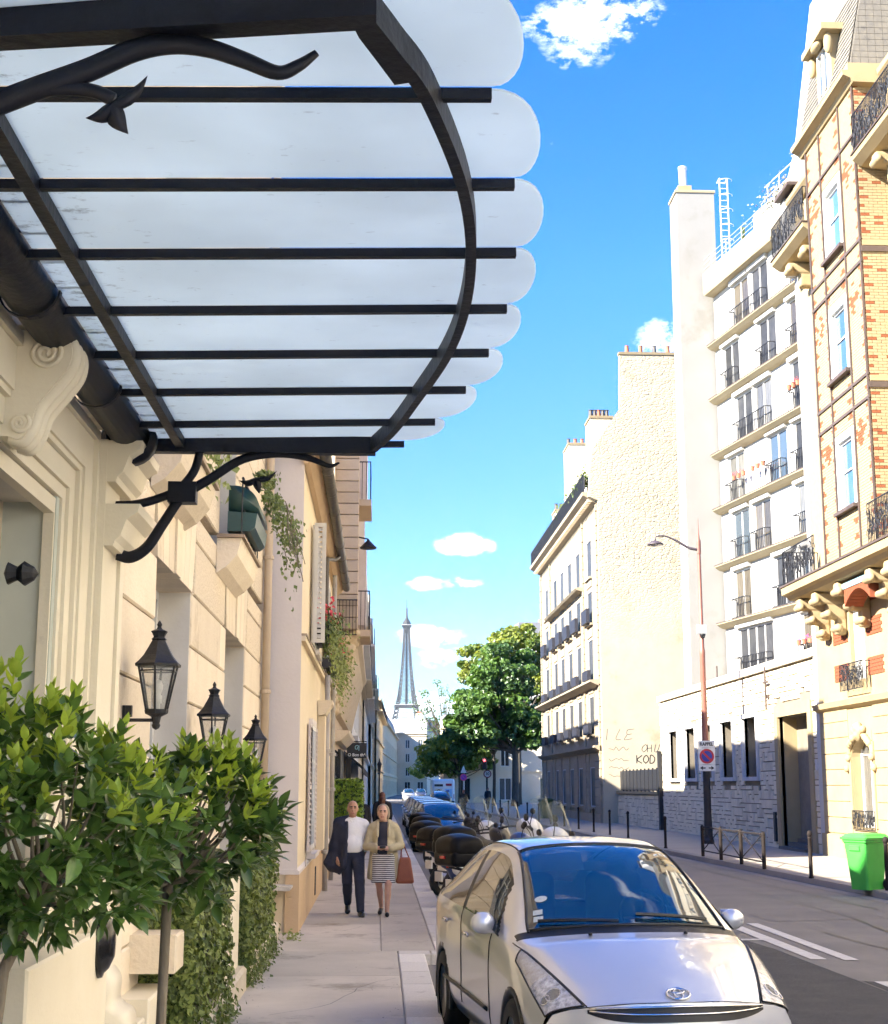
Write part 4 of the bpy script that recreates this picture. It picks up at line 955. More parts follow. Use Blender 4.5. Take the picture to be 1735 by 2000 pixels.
# ================================================================ rusticated apartment block behind (third on the left)
M_tst = pm('tan_stone', (.55, .44, .31), (.47, .37, .26), scale=1.4, rough=.85, bump=.3, bscale=20, rnd=.07)
M_carv = pm('carved_stone', (.56, .46, .31), (.40, .30, .18), scale=6, rough=.85, bump=.4, bscale=14)
b3 = thing('rusticated_apartment_block', 'tan banded stone apartment block with carved corbel and iron balconies, beyond the plaster house', 'building', (-1.05, 34.5, 0), None)
b = MB(); b.box(-9, -1.12, 34.4, 52, 0, 11.8); b.box(-9, -.56, 34.72, 52, 5.7, 11.8); b.build('wall', M_tst, b3)
z = 5.7; 
while z < 11.6:
    c_ = MB(); c_.cbox(-1.9, -.52, 34.42, 34.74, z+.008, z+.272, c=.014, axis=1, sg=-1); c_.build('stone_course', M_tst, b3); z += .28
z = .3
while z < 5.4:
    c_ = MB(); c_.cbox(-2.2, -1.06, 34.30, 34.6, z+.008, z+.42, c=.014, axis=1, sg=-1); c_.build('stone_course', M_tst, b3); z += .43
b = MB(); b.box(-1.45, -1.10, 33.66, 34.3, 0, 13.0); b.build('party_wall', M_cream, b3)
# carved corbel under the projecting bay
cp = []
rr = random.Random(5)
for i in range(16):
    t = i/15; z = 3.75+1.9*t; xo = -1.02+.52*t**1.4
    cp.append(('e', (xo-.12+.03*math.sin(i*2.1), 34.95+rr.uniform(-.1, .25), z), (.14+.06*rr.random(), .24, .13)))
    cp.append(('e', (xo-.30, 34.95+rr.uniform(-.2, .2), z), (.2, .26, .13)))
sdf_obj('carved_corbel', cp, .03, M_carv, b3, k=.05, relax=0)
b = MB(); b.prism([(-1.12, 3.75), (-.98, 3.8), (-.8, 4.6), (-.56, 5.5), (-.45, 5.62), (-.45, 5.75), (-1.12, 5.75)], 1, 35.2, 51.9); b.build('bay_soffit', M_carv, b3)
for z0 in (5.75, 9.0):
    b = MB(); b.box(-.56, -.22, 35.0, 37.2, z0-.16, z0); sl_ = b.build('balcony_slab', M_tst, b3)
    for (ya, yb) in ((35.0, 37.2),):
        r_ = MB()
        for k in range(16): r_.tube([(-.25, ya+(yb-ya)*k/15, z0), (-.25, ya+(yb-ya)*k/15, z0+.95)], .012, 4)
        for k in range(4): r_.tube([(-.56+.31*k/3, ya, z0), (-.56+.31*k/3, ya, z0+.95)], .012, 4)
        r_.tube([(-.56, ya, z0+.95), (-.25, ya, z0+.95), (-.25, yb, z0+.95)], .02, 4); r_.build('railing', M_black, sl_)
    b = MB(); b.box(-.56, -.36, 37.6, 39.4, z0+.4, z0+2.5); b.build('shutter', M_pink, b3)
r_ = MB()
for k in range(7): r_.tube([(-1.04+.08*k, 34.36, 5.55), (-1.04+.08*k, 34.36, 6.4)], .01, 4)
r_.tube([(-1.05, 34.36, 6.4), (-.54, 34.36, 6.4), (-.54, 34.7, 6.4)], .02, 4); r_.tube([(-1.05, 34.36, 5.56), (-.54, 34.36, 5.56)], .015, 4); r_.build('railing', M_black, b3)
b = MB(); b.prism([(-1.1, 3.1), (-.95, 3.12), (-.75, 3.3), (-.72, 3.38), (-1.1, 3.38)], 1, 36.5, 46); b.build('shop_cornice', M_st, b3)
b = MB(); b.box(-1.12, -1.08, 37, 40, .3, 2.9); b.build('shop_window', M_dglass[1], b3)
b = MB(); b.box(-1.12, -1.04, 40.4, 44, .2, 3.0); b.build('shop_front', M_black, b3)
lp = MB(); lp.lathe([(.02, .25), (.05, .2), (.22, .03), (.2, 0), (0, .02)], (-.30, 36.2, 8.05-.1+.0), 14); lp.tube([(-.55, 36.2, 8.25), (-.3, 36.2, 8.2)], .02, 6); lp.build('facade_lamp', M_black, b3)

# ================================================================ far left row
M_f1 = pm('far_white', (.68, .65, .60), (.6, .57, .52), scale=.4, rough=.9)
M_f2 = pm('far_cream', (.68, .60, .46), (.6, .52, .38), scale=.4, rough=.9)
M_f3 = pm('far_tan', (.62, .50, .32), (.54, .42, .26), scale=.4, rough=.9)
M_slate = pm('slate', (.19, .19, .2), (.26, .26, .27), scale=3, rough=.7, bump=.2, bscale=6)
def far_building(label, org, rotz, L, H, depth, mat, cols, rows, z0=4.2, roofh=3.0, name='apartment_building', group=None, shutters=None, gw=1.0, gh=1.9, balc=(), chim=2, fl=3.1, ledge=True, gable=None):
    t = thing(name, label, 'building', org, rotz, group)
    ops = []
    for r in range(rows):
        for c in range(cols):
            u = L*(c+.5)/cols; z = z0+r*fl
            if z+gh < H-.3: ops.append((u-gw/2, u+gw/2, z, z+gh))
    for c in range(cols):
        u = L*(c+.5)/cols; ops.append((u-gw*.7, u+gw*.7, .4, 2.9))
    wallgrid(t, 0, L, 0, H, ops, mat); core(t, 0, L, -depth, -.22, 0, H, mat)
    lbox('end_wall', t, gable or mat, (-.02, .15, -depth, 0, 0, H-.02)) if True else 0
    for o in ops: window(t, *o[:4], y=-.14, leaves=2, g=random.choice(M_dglass[:3]), ft=.07)
    if ledge:
        for z in [3.6]+[z0+r*fl-.35 for r in range(1, rows, 2)]: lbox('ledge', t, mat, (0, L, .003, .22, z, z+.18))
    lbox('cornice', t, mat, (-.1, L+.1, .003, .45, H-.35, H))
    for r in balc:
        z = z0+r*fl-.1; sb = lbox('balcony_slab', t, mat, (.2, L-.2, .004, .6, z-.15, z)); railing(sb, .25, L-.25, z, z+.9, .56, step=.25, r=.02)
    b = MB(); b.prism([(.0, H+.0), (-.9, H+roofh), (-depth+.9, H+roofh), (-depth, H)][::-1], 0, 0, L); b.build('roof', M_slate, t)
    for k in range(chim):
        u = L*(k+.25)/max(1, chim)+.6; cs = lbox('chimney', t, mat, (u, u+1.6, -depth*.5-.4, -depth*.5+.4, H+.3, H+roofh+1.6))
        for j in range(4):
            p = MB(); p.lathe([(.11, 0), (.14, .02), (.11, .5), (.13, .55), (0, .55)], (u+.25+j*.37, -depth*.5, H+roofh+1.6), 8); p.build('chimney_pot', pm('terracotta', (.45, .16, .09), (.36, .12, .07), rough=.8), cs)
    return t
RL = R(-90)
GL = 'apartment buildings down the left side of the street'
far_building('unseen apartment block after the banded stone one, kept low to let the sun across', (-.95, 69.8, 0), RL, 17.5, 10.0, 11, M_f1, 5, 2, group=GL, balc=(1,), chim=0, roofh=1.0)  # out of sight; height lowered to keep its shadow off the gable opposite
far_building('unseen building after the low block, its height set for the sun across the street', (-.95, 85, 0), RL, 15, 11.2, 11, M_f2, 4, 4, group=GL, balc=(1,), chim=0, roofh=2)  # out of sight; height set by the sunlight wanted on the limestone facade
far_building('white shuttered building above the far awning', (-.85, 118, 0), RL, 32.8, 11.8, 11, M_f1, 8, 3, group=GL, balc=(1, 2), roofh=2)
far_building('pale narrow building farther down the left row', (-.6, 150, 0), RL, 31, 11.0, 11, M_f2, 8, 3, group=GL, balc=(2,), roofh=1.6, fl=2.9)
far_building('yellow cornered building where the left row bends', (.6, 190, 0), R(-91.2), 38, 11.2, 11, M_f3, 9, 3, group=GL, balc=(2,), roofh=1.6, fl=2.9)
far_building('tan arcaded building closing the street on the left', (4.3, 330, 0), R(-92), 110, 12.5, 14, M_f3, 22, 3, group='buildings at the far end of the street', gw=1.4, gh=2.4)
far_building('white building with red chimneys under the iron tower', (14, 430, 0), R(180), 26, 12.3, 14, M_f1, 6, 3, group='buildings at the far end of the street', chim=3)
far_building('sunlit cream building at the end of the street beside the trees', (11.0, 330, 0), R(180-14), 15, 14, 14, M_f2, 5, 5, group='buildings at the far end of the street')

# ================================================================ brick apartment building, right foreground
RR = R(90)
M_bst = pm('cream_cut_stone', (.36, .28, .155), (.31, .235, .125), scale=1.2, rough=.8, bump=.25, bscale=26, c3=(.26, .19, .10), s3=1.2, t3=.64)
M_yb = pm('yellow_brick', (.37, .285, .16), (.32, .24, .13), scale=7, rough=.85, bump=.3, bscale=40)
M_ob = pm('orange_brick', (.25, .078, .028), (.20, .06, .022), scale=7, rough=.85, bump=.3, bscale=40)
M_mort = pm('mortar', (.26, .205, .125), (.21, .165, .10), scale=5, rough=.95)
M_tim = pm('brown_ironwork', (.10, .072, .06), (.07, .05, .042), scale=4, rough=.6)
bb = thing('brick_apartment_building', 'yellow and orange brick apartment building with a tall bay at the right edge', 'building', (12.4, 27, 0), RR)
M_bglass = glassmat('blue_glass', (.06, .12, .20), rough=.02)
# ground and first floor
GW = (8.95, 10.55, .95, 3.15)
ops = [GW, (9.1, 10.2, 4.7, 6.7), (4.0, 5.6, .95, 3.15), (4.3, 5.4, 4.7, 6.7)]
wallgrid(bb, 0, 13.2, 0, 4.2, [o for o in ops if o[2] < 2], M_bst, t=.3, name='ground_floor_wall')
wallgrid(bb, 0, 13.2, 4.2, 7.3, [o for o in ops if o[2] > 2], M_bst, t=.3, name='first_floor_wall')
core(bb, 0, 13.2, -10, -.32, 0, 19, M_bst)
for z in [.75+.42*k for k in range(8)]:
    for a, b_ in ((5.7, 8.75), (10.75, 13.1), (0, 3.8)):
        c_ = MB(); c_.cbox(a, b_, -.05, .03, z+.006, z+.414, c=.012, axis=1); c_.build('stone_course', M_bst, bb)
lbox('plinth', bb, M_bst, (0, 13.18, .003, .10, .1, .72))
b = MB(); b.prism([(.0, 4.0), (.16, 4.08), (.2, 4.22), (.0, 4.26)], 0, 0, 13.25); b.build('string_course', M_bst, bb)
def archhead(u0, u1, z):
    c, r_ = (u0+u1)/2, (u1-u0)/2; pts = [(c+r_*math.cos(math.pi*k/14), z+.45*math.sin(math.pi*k/14)) for k in range(15)]
    m_ = MB(); out = [(u1, z+.75), (u0, z+.75)]
    q = [(u, zz) for u, zz in pts]; poly = q+[(u0, z+.6), (u1, z+.6)]
    for (p0, p1) in zip(pts, pts[1:]): m_.prism([(p0[0], p0[1]), (p0[0], z+.62), (p1[0], z+.62), (p1[0], p1[1])], 1, -.3, .012)
    m_.build('arch_head', M_bst, bb)
    m_ = MB(); m_.tube([(c+(r_+.10)*math.cos(math.pi*k/16), .04, z+.55*math.sin(math.pi*k/16)) for k in range(17)], .07, 6); m_.build('arch_moulding', M_bst, bb, True)
    sp = [('e', (c, .08, z+.62), (.2, .12, .26))]
    for s in (-1, 1):
        for k in range(7): sp.append(('e', (c+s*(.2+.14*k), .07, z+.62-.035*k*k*.7+.08*math.sin(k*2)), (.1, .09, .10)))
    for k in range(5): sp.append(('e', (c+.09*math.cos(k*1.3), .16, z+.62+.14*math.sin(k*1.3)), (.06, .06, .07)))
    sdf_obj('carved_head', sp, .028, M_bst, bb, k=.04, relax=0)
for o in ops:
    if o[2] < 2:
        window(bb, o[0]+.02, o[1]-.02, o[2], o[3]+.35, y=-.24, leaves=2, bar=.72, g=M_dglass[2]); 
        lv = MB(); lv.box(o[0]+.55, o[0]+1.05, -.2, -.16, o[2]+.2, o[3]-.2); 
        railing(bb, o[0]-.05, o[1]+.05, o[2]-.05, o[2]+.42, .06, step=.11, name='window_guard', scroll=True)
        rv = MB(); rv.box(o[0]-.16, o[0]-.01, .003, .05, .95, 3.1); rv.build('window_jamb', M_bst, bb); rv = MB(); rv.box(o[1]+.01, o[1]+.16, .003, .05, .95, 3.1); rv.build('window_jamb', M_bst, bb)
    else:
        window(bb, *o, y=-.2, leaves=2, g=M_dglass[2]); railing(bb, o[0]-.35, o[1]+.35, o[2]-.25, o[2]+.42, .22, step=.1, name='window_guard', ret=.2, scroll=True)
        for s, a in ((0, o[0]+.02), (1, o[1]-.52)):
            f = MB(); f.box(a, a+.5, -.14, -.10, o[2]+.02, o[3]-.02); sh = f.build('shutter', M_shut, bb)
            for k in range(22): l_ = MB(); z = o[2]+.1+k*.085; l_.box(a+.05, a+.45, -.098, -.088, z, z+.045); l_.build('slat', M_shut, sh)
archhead(*GW[:2], 2.75); archhead(4.0, 5.6, 2.75)
def bricks(par, cells, mat, name='brick', lim=300, used=[0], alloc=None):
    """cells: boxes; up to lim as single objects that share meshes by size, the rest joined"""
    cache = {}; rest = MB(); n = 0
    for (x0, x1, y0, y1, z0, z1) in cells:
        if n < lim:
            key = (round(x1-x0, 3), round(y1-y0, 3), round(z1-z0, 3))
            if key not in cache:
                m_ = MB(); m_.box(0, key[0], 0, key[1], 0, key[2]); cache[key] = m_.mesh(name, mat)
            o = bpy.data.objects.new(name, cache[key]); COL.objects.link(o); o.parent = par; o.location = Vector((x0, y0, z0)); n += 1
        else: rest.box(x0, x1, y0, y1, z0, z1)
    if rest.v: rest.build(name+'_field', mat, par, kind='stuff')
    return n
# red brick bands of the first floor piers
cells = []
for (u0, u1) in ((7.75, 8.9), (10.4, 11.6), (2.6, 4.1), (5.6, 7.2)):
    for z0 in (4.75, 5.75, 6.6):
        for r in range(5):
            u = u0+(.1 if r % 2 else 0)
            while u < u1-.05:
                e = min(u+.2, u1); cells.append((u+.004, e-.004, .002, .022, z0+r*.09+.004, z0+r*.09+.084)); u = e
bricks(bb, cells, pm('red_brick', (.26, .068, .027), (.21, .055, .022), scale=6, rough=.85, bump=.3, bscale=40), 'brick', lim=170)
# bay: projecting box u 5.4..9.3, y 0..0.8
BU0, BU1, BY, BZ0, BZ1 = 5.4, 9.35, .82, 7.5, 19.1
bwins = [(6.65, 8.05, 8.75, 10.7), (6.65, 8.05, 12.15, 14.1), (6.65, 8.05, 15.4, 17.35)]
wallgrid(bb, BU0+.01, BU1-.01, BZ0, BZ1, bwins, M_mort, t=.12, y=BY-.02, name='bay_front')
lbox('bay_side', bb, M_mort, (BU0, BU0+.15, -.2, BY-.03, BZ0, BZ1), (BU1-.15, BU1, -.2, BY-.03, BZ0, BZ1))
wallgrid(bb, 0, 13.2, 7.3, 19.0, [(2.6, 3.9, 8.2, 10.6), (2.6, 3.9, 11.6, 14), (2.6, 3.9, 15, 17.3), (10.7, 11.9, 8.2, 10.6), (10.7, 11.9, 11.6, 14), (10.7, 11.9, 17.3, 18.8)], M_yb, t=.25, y=0, name='upper_wall')
for o in ((2.6, 3.9, 8.2, 10.6), (2.6, 3.9, 11.6, 14), (2.6, 3.9, 15, 17.3), (10.7, 11.9, 8.2, 10.6), (10.7, 11.9, 11.6, 14), (10.7, 11.9, 17.3, 18.8)): window(bb, *o, y=-.2)
side_y, side_o, fr_y, fr_o = [], [], [], []
r = 0; z = BZ0+.02; rr = random.Random(2)
while z < BZ1-.08:
    y = BY-.03-(.11 if r % 2 else 0)
    first = True
    a = BY-.022
    while a > .02:
        L = .11 if (first and r % 2) else .22; e = max(a-L, 0)
        tgt = side_o if (first and (r % 3 == 0)) or rr.random() < .05 else side_y
        tgt.append((BU0-.016, BU0-.001, e+.006, a-.006, z+.005, z+.070)); a = e; first = False
    u = BU0+.0; k = 0
    while u < BU1-.02:
        L = .11 if (k == 0 and r % 2) else .22; e = min(u+L, BU1)
        blocked = any(u < o[1]+.01 and e > o[0]-.01 and z+.075 > o[2]-.01 and z < o[3]+.01 for o in bwins)
        if not blocked:
            pan = (u-BU0)/(BU1-BU0)*3 % 1; edge = k == 0 or e > BU1-.15 or pan < .10 or pan > .90
            zc = (z-BZ0) % 3.33
            dia = abs((pan-.5)*1.3)+abs((zc-2.9)/1.0) < .42
            tgt = fr_o if ((edge and r % 5 < 2) or (dia and rr.random() < .55)) else fr_y
            tgt.append((u+.006, e-.006, BY-.019, BY-.004, z+.005, z+.070))
        u = e; k += 1
    z += .075; r += 1
bs = MB(); bricks(bb, side_o, M_ob, 'brick', lim=60); bricks(bb, side_y, M_yb, 'brick', lim=70)
bricks(bb, fr_o, M_ob, 'brick', lim=0); bricks(bb, fr_y, M_yb, 'brick', lim=0)
for o in bwins:
    lbox('window_surround', bb, M_whitef, (o[0], o[0]+.16, BY-.1, BY+.02, o[2], o[3]), (o[1]-.16, o[1], BY-.1, BY+.02, o[2], o[3]), (o[0]+.16, o[1]-.16, BY-.1, BY+.02, o[3]-.2, o[3]))
    window(bb, o[0]+.17, o[1]-.17, o[2]+.02, o[3]-.2, y=BY-.08, leaves=1, bar=.55, g=M_bglass)
    lbox('window_sill', bb, M_tim, (o[0]-.08, o[1]+.08, BY-.05, BY+.14, o[2]-.09, o[2]))
for u in (BU0, 6.5, 8.12, BU1-.08): lbox('iron_post', bb, M_tim, (u-.005, u+.05, BY+.002, BY+.04, BZ0, BZ1))
for zb in (11.05, 11.62, 14.45, 15.0, 17.75): lbox('iron_band', bb, M_tim, (BU0-.03, BU1+.03, BY+.001, BY+.035, zb, zb+.075)); 
for zb in (11.3, 14.7): lbox('iron_band', bb, M_tim, (BU0-.05, BU0-.018, .0, BY+.02, zb, zb+.14)); lbox('render_band', bb, M_bst, (BU0-.045, BU0-.017, .0, BY-.02, zb+.16, zb+.30))
# main balcony under the bay, with corbels
b = MB(); b.prism([(0, 7.02), (.9, 7.10), (1.0, 7.2), (1.12, 7.24), (1.14, 7.44), (0, 7.44)], 0, 1.5, 12.5); b.build('balcony_slab', M_bst, bb)
lbox('balcony_capping', bb, M_tim, (1.48, 12.52, 0, 1.17, 7.443, 7.49))
for a, b_ in ((BU1+.12, 12.4), (1.6, BU0-.1)): railing(bb, a, b_, 7.5, 8.45, 1.08, step=.10, ret=.0, scroll=True)
railing(bb, 12.38, 12.40, 7.5, 8.45, 1.08, ret=1.0, step=.1, name='railing_return')
for u in (4.9, 6.2, 8.6, 10.5, 11.9):
    sp = [('b', (u, .45, 6.9), (.17, .42, .16), .05), ('b', (u, .28, 6.55), (.15, .27, .2), .05), ('b', (u, .14, 6.15), (.13, .14, .22), .04)]
    for k, (yy, zz) in enumerate(((.82, 6.82), (.52, 6.48), (.26, 6.1))): sp.append(('c', (u-.2, yy, zz), (u+.2, yy, zz), .10, .10))
    sdf_obj('corbel', sp, .035, M_bst, bb, k=.02, relax=0)
# brick arch panel between the corbels
for k in range(15):
    u0_, u1_ = 6.45+k*1.9/15+.008, 6.45+(k+1)*1.9/15-.008; fa = lambda u: 6.42+.34*(1-((u-7.4)/.95)**2)
    m_ = MB(); m_.prism([(u0_, fa(u0_)), (u0_, 6.85), (u1_, 6.85), (u1_, fa(u1_))], 1, .25, .72); m_.build('arch_brick', MATS['red_brick'], bb)
lbox('tile_panel', bb, pm('blue_tile', (.2, .42, .46), (.34, .5, .5), scale=8, rough=.3), (6.35, 8.45, .2, .74, 6.86, 7.01))
# upper balconies either side of the bay
for (a, b_) in ((BU1+.1, 12.6), (2.0, BU0-.1)):
    p = MB(); p.prism([(0, 16.75), (.75, 16.85), (.95, 17.0), (.97, 17.12), (0, 17.12)], 0, a, b_); p.build('balcony_slab', M_bst, bb)
    lbox('balcony_capping', bb, M_tim, (a-.02, b_+.02, 0, 1.0, 17.123, 17.16)); railing(bb, a, b_, 17.16, 18.15, .92, step=.085, ret=.9, scroll=True)
    for u in ((a+b_)/2+.7, (a+b_)/2-.7):
        sp = [('b', (u, .4, 16.6), (.15, .38, .16), .05), ('b', (u, .22, 16.25), (.13, .22, .2), .05), ('c', (u-.17, .72, 16.55), (u+.17, .72, 16.55), .10, .10)]; sdf_obj('corbel', sp, .035, M_bst, bb, k=.02, relax=0)
b = MB(); b.prism([(0, 19.0), (BY+.05, 19.02), (BY+.12, 19.12), (BY+.30, 19.2), (BY+.32, 19.32), (0, 19.36)], 0, BU0-.25, BU1+.3); b.build('bay_cornice', M_bst, bb)
b = MB(); b.prism([(-.2, 19.0), (.1, 19.02), (.28, 19.2), (.3, 19.32), (-.2, 19.36)], 0, 0, BU0-.3); b.build('cornice', M_bst, bb); b = MB(); b.prism([(-.2, 19.0), (.1, 19.02), (.28, 19.2), (.3, 19.32), (-.2, 19.36)], 0, BU1+.35, 13.2); b.build('cornice', M_bst, bb)
# mansard of slates over the bay and the main roof
def slates(par, u0, u1, prof, mat, w=.22, h=.16, lim=0):
    m_ = MB(); (y0, z0), (y1, z1) = prof; L = math.hypot(y1-y0, z1-z0); n = int(L/h); dy, dz = (y1-y0)/L, (z1-z0)/L; ny, nz_ = dz, -dy
    for r in range(n):
        u = u0-(w/2 if r % 2 else 0)
        while u < u1:
            a, b_ = max(u, u0)+.004, min(u+w, u1)-.004
            if b_-a > .03:
                s0, s1 = r*h, r*h+h*1.25; o0, o1 = .025+random.uniform(0, .008), .006
                P = [(a, y0+dy*s0+ny*o0, z0+dz*s0+nz_*o0), (b_, y0+dy*s0+ny*o0, z0+dz*s0+nz_*o0), (b_, y0+dy*s1+ny*o1, z0+dz*s1+nz_*o1), (a, y0+dy*s1+ny*o1, z0+dz*s1+nz_*o1)]
                Q = [(a, y0+dy*s0, z0+dz*s0), (b_, y0+dy*s0, z0+dz*s0)]
                m_.add(P+Q, [(1, 0, 3, 2), (0, 1, 5, 4)])
            u += w
    o = m_.build('slates', mat, par, kind='stuff'); return o
M_slb = pm('weathered_slate', (.20, .18, .145), (.14, .13, .115), scale=5, rough=.8, bump=.2, bscale=30, c3=(.09, .085, .08), s3=3, t3=.56)
core(bb, BU0-.1, BU1+.1, -1.0, BY+.12, 19.33, 19.6, M_bst, 'roof_base')
rf = MB(); rf.prism([(BY+.1, 19.36), (BY-.45, 22.2), (-2.5, 22.4), (-2.5, 19.36)], 0, BU0-.05, BU1+.05); rf.build('bay_roof', M_slb, bb)
slates(bb, BU0-.05, BU1+.05, ((BY+.11, 19.4), (BY-.45, 22.2)), M_slb)
sm = MB()
for r in range(17):
    z = 19.45+r*.16; yy = BY+.06-.55*(r*.16/2.8)
    a = -.6
    while a < yy:
        e = min(a+.2, yy); sm.box(BU0-.085, BU0-.055, a+.004, e-.004, z, z+.15); a = e
sm.build('slates', M_slb, bb, kind='stuff')
mr = MB(); mr.prism([(.05, 19.36), (-1.0, 22.6), (-9, 22.6), (-9, 19.36)], 0, 0, 13.15); mr.build('main_roof', M_slb, bb)
dm = lbox('dormer', bb, M_bst, (6.75, 8.0, -.4, BY+.02, 19.5, 21.2)); b = MB(); b.prism([(6.55, 21.2), (8.2, 21.2), (8.2, 21.32), (7.4, 21.75), (6.55, 21.32)][::1], 1, -.4, BY+.30) if False else b.box(6.5, 8.25, -.4, BY+.32, 21.2, 21.38); b.build('dormer_hood', M_bst, dm)
window(bb, 6.95, 7.8, 19.7, 21.05, y=BY+.045, g=M_dglass[1])
sp = [('e', (6.7, BY+.1, 20.9), (.12, .12, .3)), ('e', (8.05, BY+.1, 20.9), (.12, .12, .3)), ('e', (7.37, BY+.2, 21.15), (.3, .12, .14))]; sdf_obj('dormer_carving', sp, .03, M_bst, bb, relax=0)
uf = lbox('attic', bb, M_whitef, (4.8, 9.4, -4, -.35, 22.3, 25.5)); window(bb, 6.5, 8.3, 22.8, 25.0, y=-.31, g=M_dglass[1]); lbox('attic_eaves', bb, M_tim, (4.6, 9.7, -4.2, -.05, 25.5, 25.7))
# white party wall following the mansard
pw = MB(); pw.prism([(.32, 17.0), (.32, 19.3), (-.2, 21.2), (-.9, 26), (-9, 26), (-9, 0), (.0, 0), (.0, 17.0)], 0, 13.2, 13.55); pw.build('party_wall', pm('white_render', (.5, .485, .455), (.44, .425, .395), scale=.8, rough=.85, bump=.1), bb)
lbox('roof_edge', bb, M_tim, (12.2, 13.6, -9, .5, 19.42, 19.52))

# ================================================================ stone annex with slit windows
ax = thing('stone_annex', 'low annex faced in irregular pale stone with five slit windows and a recessed door', 'building', (12.5, 40.45, 0), RR)
M_as = pm('annex_stone', (.66, .585, .44), (.58, .50, .365), scale=3, rough=.9, bump=.5, bscale=18, rnd=.14)
M_ajoint = pm('annex_joint', (.22, .19, .145), (.17, .145, .11), scale=3, rough=.95)
AL, AH = 23.2, 5.65
aw_ = [(6.75, 8.55, 2.3, 4.25), (9.95, 11.75, 2.3, 4.25), (13.2, 14.8, 2.3, 4.25), (16.0, 17.9, 2.3, 4.25), (19.4, 21.2, 2.3, 4.25)]
DR = (1.0, 4.2, .1, 4.1)
wallgrid(ax, 0, AL, 0, AH, aw_+[DR], M_ajoint, t=.5, name='backing_wall')
core(ax, 0, AL, -5.0, -.52, 0, AH-.02, M_ajoint)
def opus(L, H, z0, ops, seed, cu=.31, cz_=.145):
    rr = random.Random(seed); nu, nz_ = int(L/cu), int((H-z0)/cz_); occ = np.zeros((nu, nz_), bool); out = []
    for j in range(nz_):
        for i in range(nu):
            if occ[i, j]: continue
            opts = rr.sample([(1, 1), (2, 1), (1, 1), (1, 2), (2, 2), (1, 2), (2, 1), (1, 3), (1, 2), (1, 1)], 10)+[(1, 1)]
            for w, h in opts:
                if i+w <= nu and j+h <= nz_ and not occ[i:i+w, j:j+h].any():
                    occ[i:i+w, j:j+h] = True; out.append((i*L/nu, (i+w)*L/nu, z0+j*(H-z0)/nz_, z0+(j+h)*(H-z0)/nz_)); break
    res = []
    for a, b_, c, d in out:
        if any(a < o[1]-.02 and b_ > o[0]+.02 and c < o[3]-.02 and d > o[2]+.02 for o in ops):
            for o in ops:   # trim to the opening edge
                if a < o[0]-.06 < b_ and not (d <= o[2] or c >= o[3]): res.append((a, o[0]-.01, c, d))
                if a < o[1]+.06 < b_ and not (d <= o[2] or c >= o[3]): res.append((o[1]+.01, b_, c, d))
            continue
        res.append((a, b_, c, d))
    return res
st_ = opus(AL, AH-.05, .1, [(o[0]-.14, o[1]+.14, o[2]-.14, o[3]+.14) for o in aw_]+[(DR[0]-.38, DR[1]+.38, 0, DR[3]+.4)], 3)
st_.sort(key=lambda q: -(q[1]-q[0])*(q[3]-q[2])/(40+q[0])**2)
rest = MB()
for k, (a, b_, c, d) in enumerate(st_):
    m_ = MB() if k < 300 else rest; m_.cbox(a+.004, b_-.004, -.02, .045+random.uniform(-.012, .016), c+.002, d-.026, c=.012, axis=1, jit=.006)
    if k < 300: m_.build('stone', M_as, ax)
rest.build('stones', M_as, ax, kind='stuff')
M_cf = pm('grey_concrete_frame', (.56, .55, .54), (.48, .47, .46), scale=3, rough=.85, bump=.2, bscale=30)
for o in aw_:
    f = MB(); t = .13
    f.box(o[0]-t, o[0], -.1, .12, o[2]-t, o[3]+t); f.box(o[1], o[1]+t, -.1, .12, o[2]-t, o[3]+t); f.box(o[0], o[1], -.1, .12, o[2]-t, o[2]); f.box(o[0], o[1], -.1, .12, o[3], o[3]+t); w = f.build('window', M_cf, ax)
    g_ = MB(); g_.box(o[0], o[1], -.40, -.38, o[2], o[3]); g_.build('pane', pm('frosted_dark', (.16, .165, .17), (.1, .105, .11), scale=2, rough=.25), w)
    b2 = MB()
    for k in range(1, 4): u = o[0]+(o[1]-o[0])*k/4; b2.box(u-.02, u+.02, -.37, -.34, o[2], o[3])
    b2.build('window_bars', M_cf, w)
cp_ = MB(); cp_.box(-.05, AL+.1, -.4, .14, AH, AH+.24); cp_.build('coping', pm('coping_white', (.66, .62, .54), (.56, .5, .42), scale=2, rough=.8, bump=.3, c3=(.4, .33, .26), s3=2, t3=.6), ax)
lbox('door_surround', ax, M_bst, (DR[0]-.36, DR[0], -.1, .09, .1, DR[3]+.36), (DR[1], DR[1]+.36, -.1, .09, .1, DR[3]+.36), (DR[0], DR[1], -.1, .09, DR[3], DR[3]+.36))
lbox('door_recess', ax, M_bst, (DR[0], DR[0]+.05, -1.5, -.11, .1, DR[3]), (DR[1]-.05, DR[1], -1.5, -.11, .1, DR[3]), (DR[0]+.05, DR[1]-.05, -1.55, -1.5, 3.05, DR[3]), (DR[0]+.05, 1.5, -1.55, -1.5, .1, 3.05), (3.7, DR[1]-.05, -1.55, -1.5, .1, 3.05))
dd = lbox('door_leaf', ax, pm('dark_bronze_door', (.028, .024, .02), (.05, .042, .034), scale=3, rough=.45), (1.5, 3.7, -1.5, -1.44, .42, 3.02))
for k in range(9): lbox('door_rib', dd, pm('door_bar', (.075, .06, .048), rough=.5), (1.62+k*.245, 1.68+k*.245, -1.438, -1.40, .5, 2.95))
lbox('door_canopy', dd, M_black, (1.3, 3.8, -1.5, -1.0, 3.04, 3.12))
for k in range(3): lbox('door_step', ax, pm('slate_step', (.09, .09, .09), rough=.7), (1.2, 3.9, -1.5, -.25-.32*k+.32, .1+.11*k*0+.0, .2+.11*k) if False else (1.2, 3.9, -1.5, .28-.30*k, .1+.11*k, .205+.11*k))
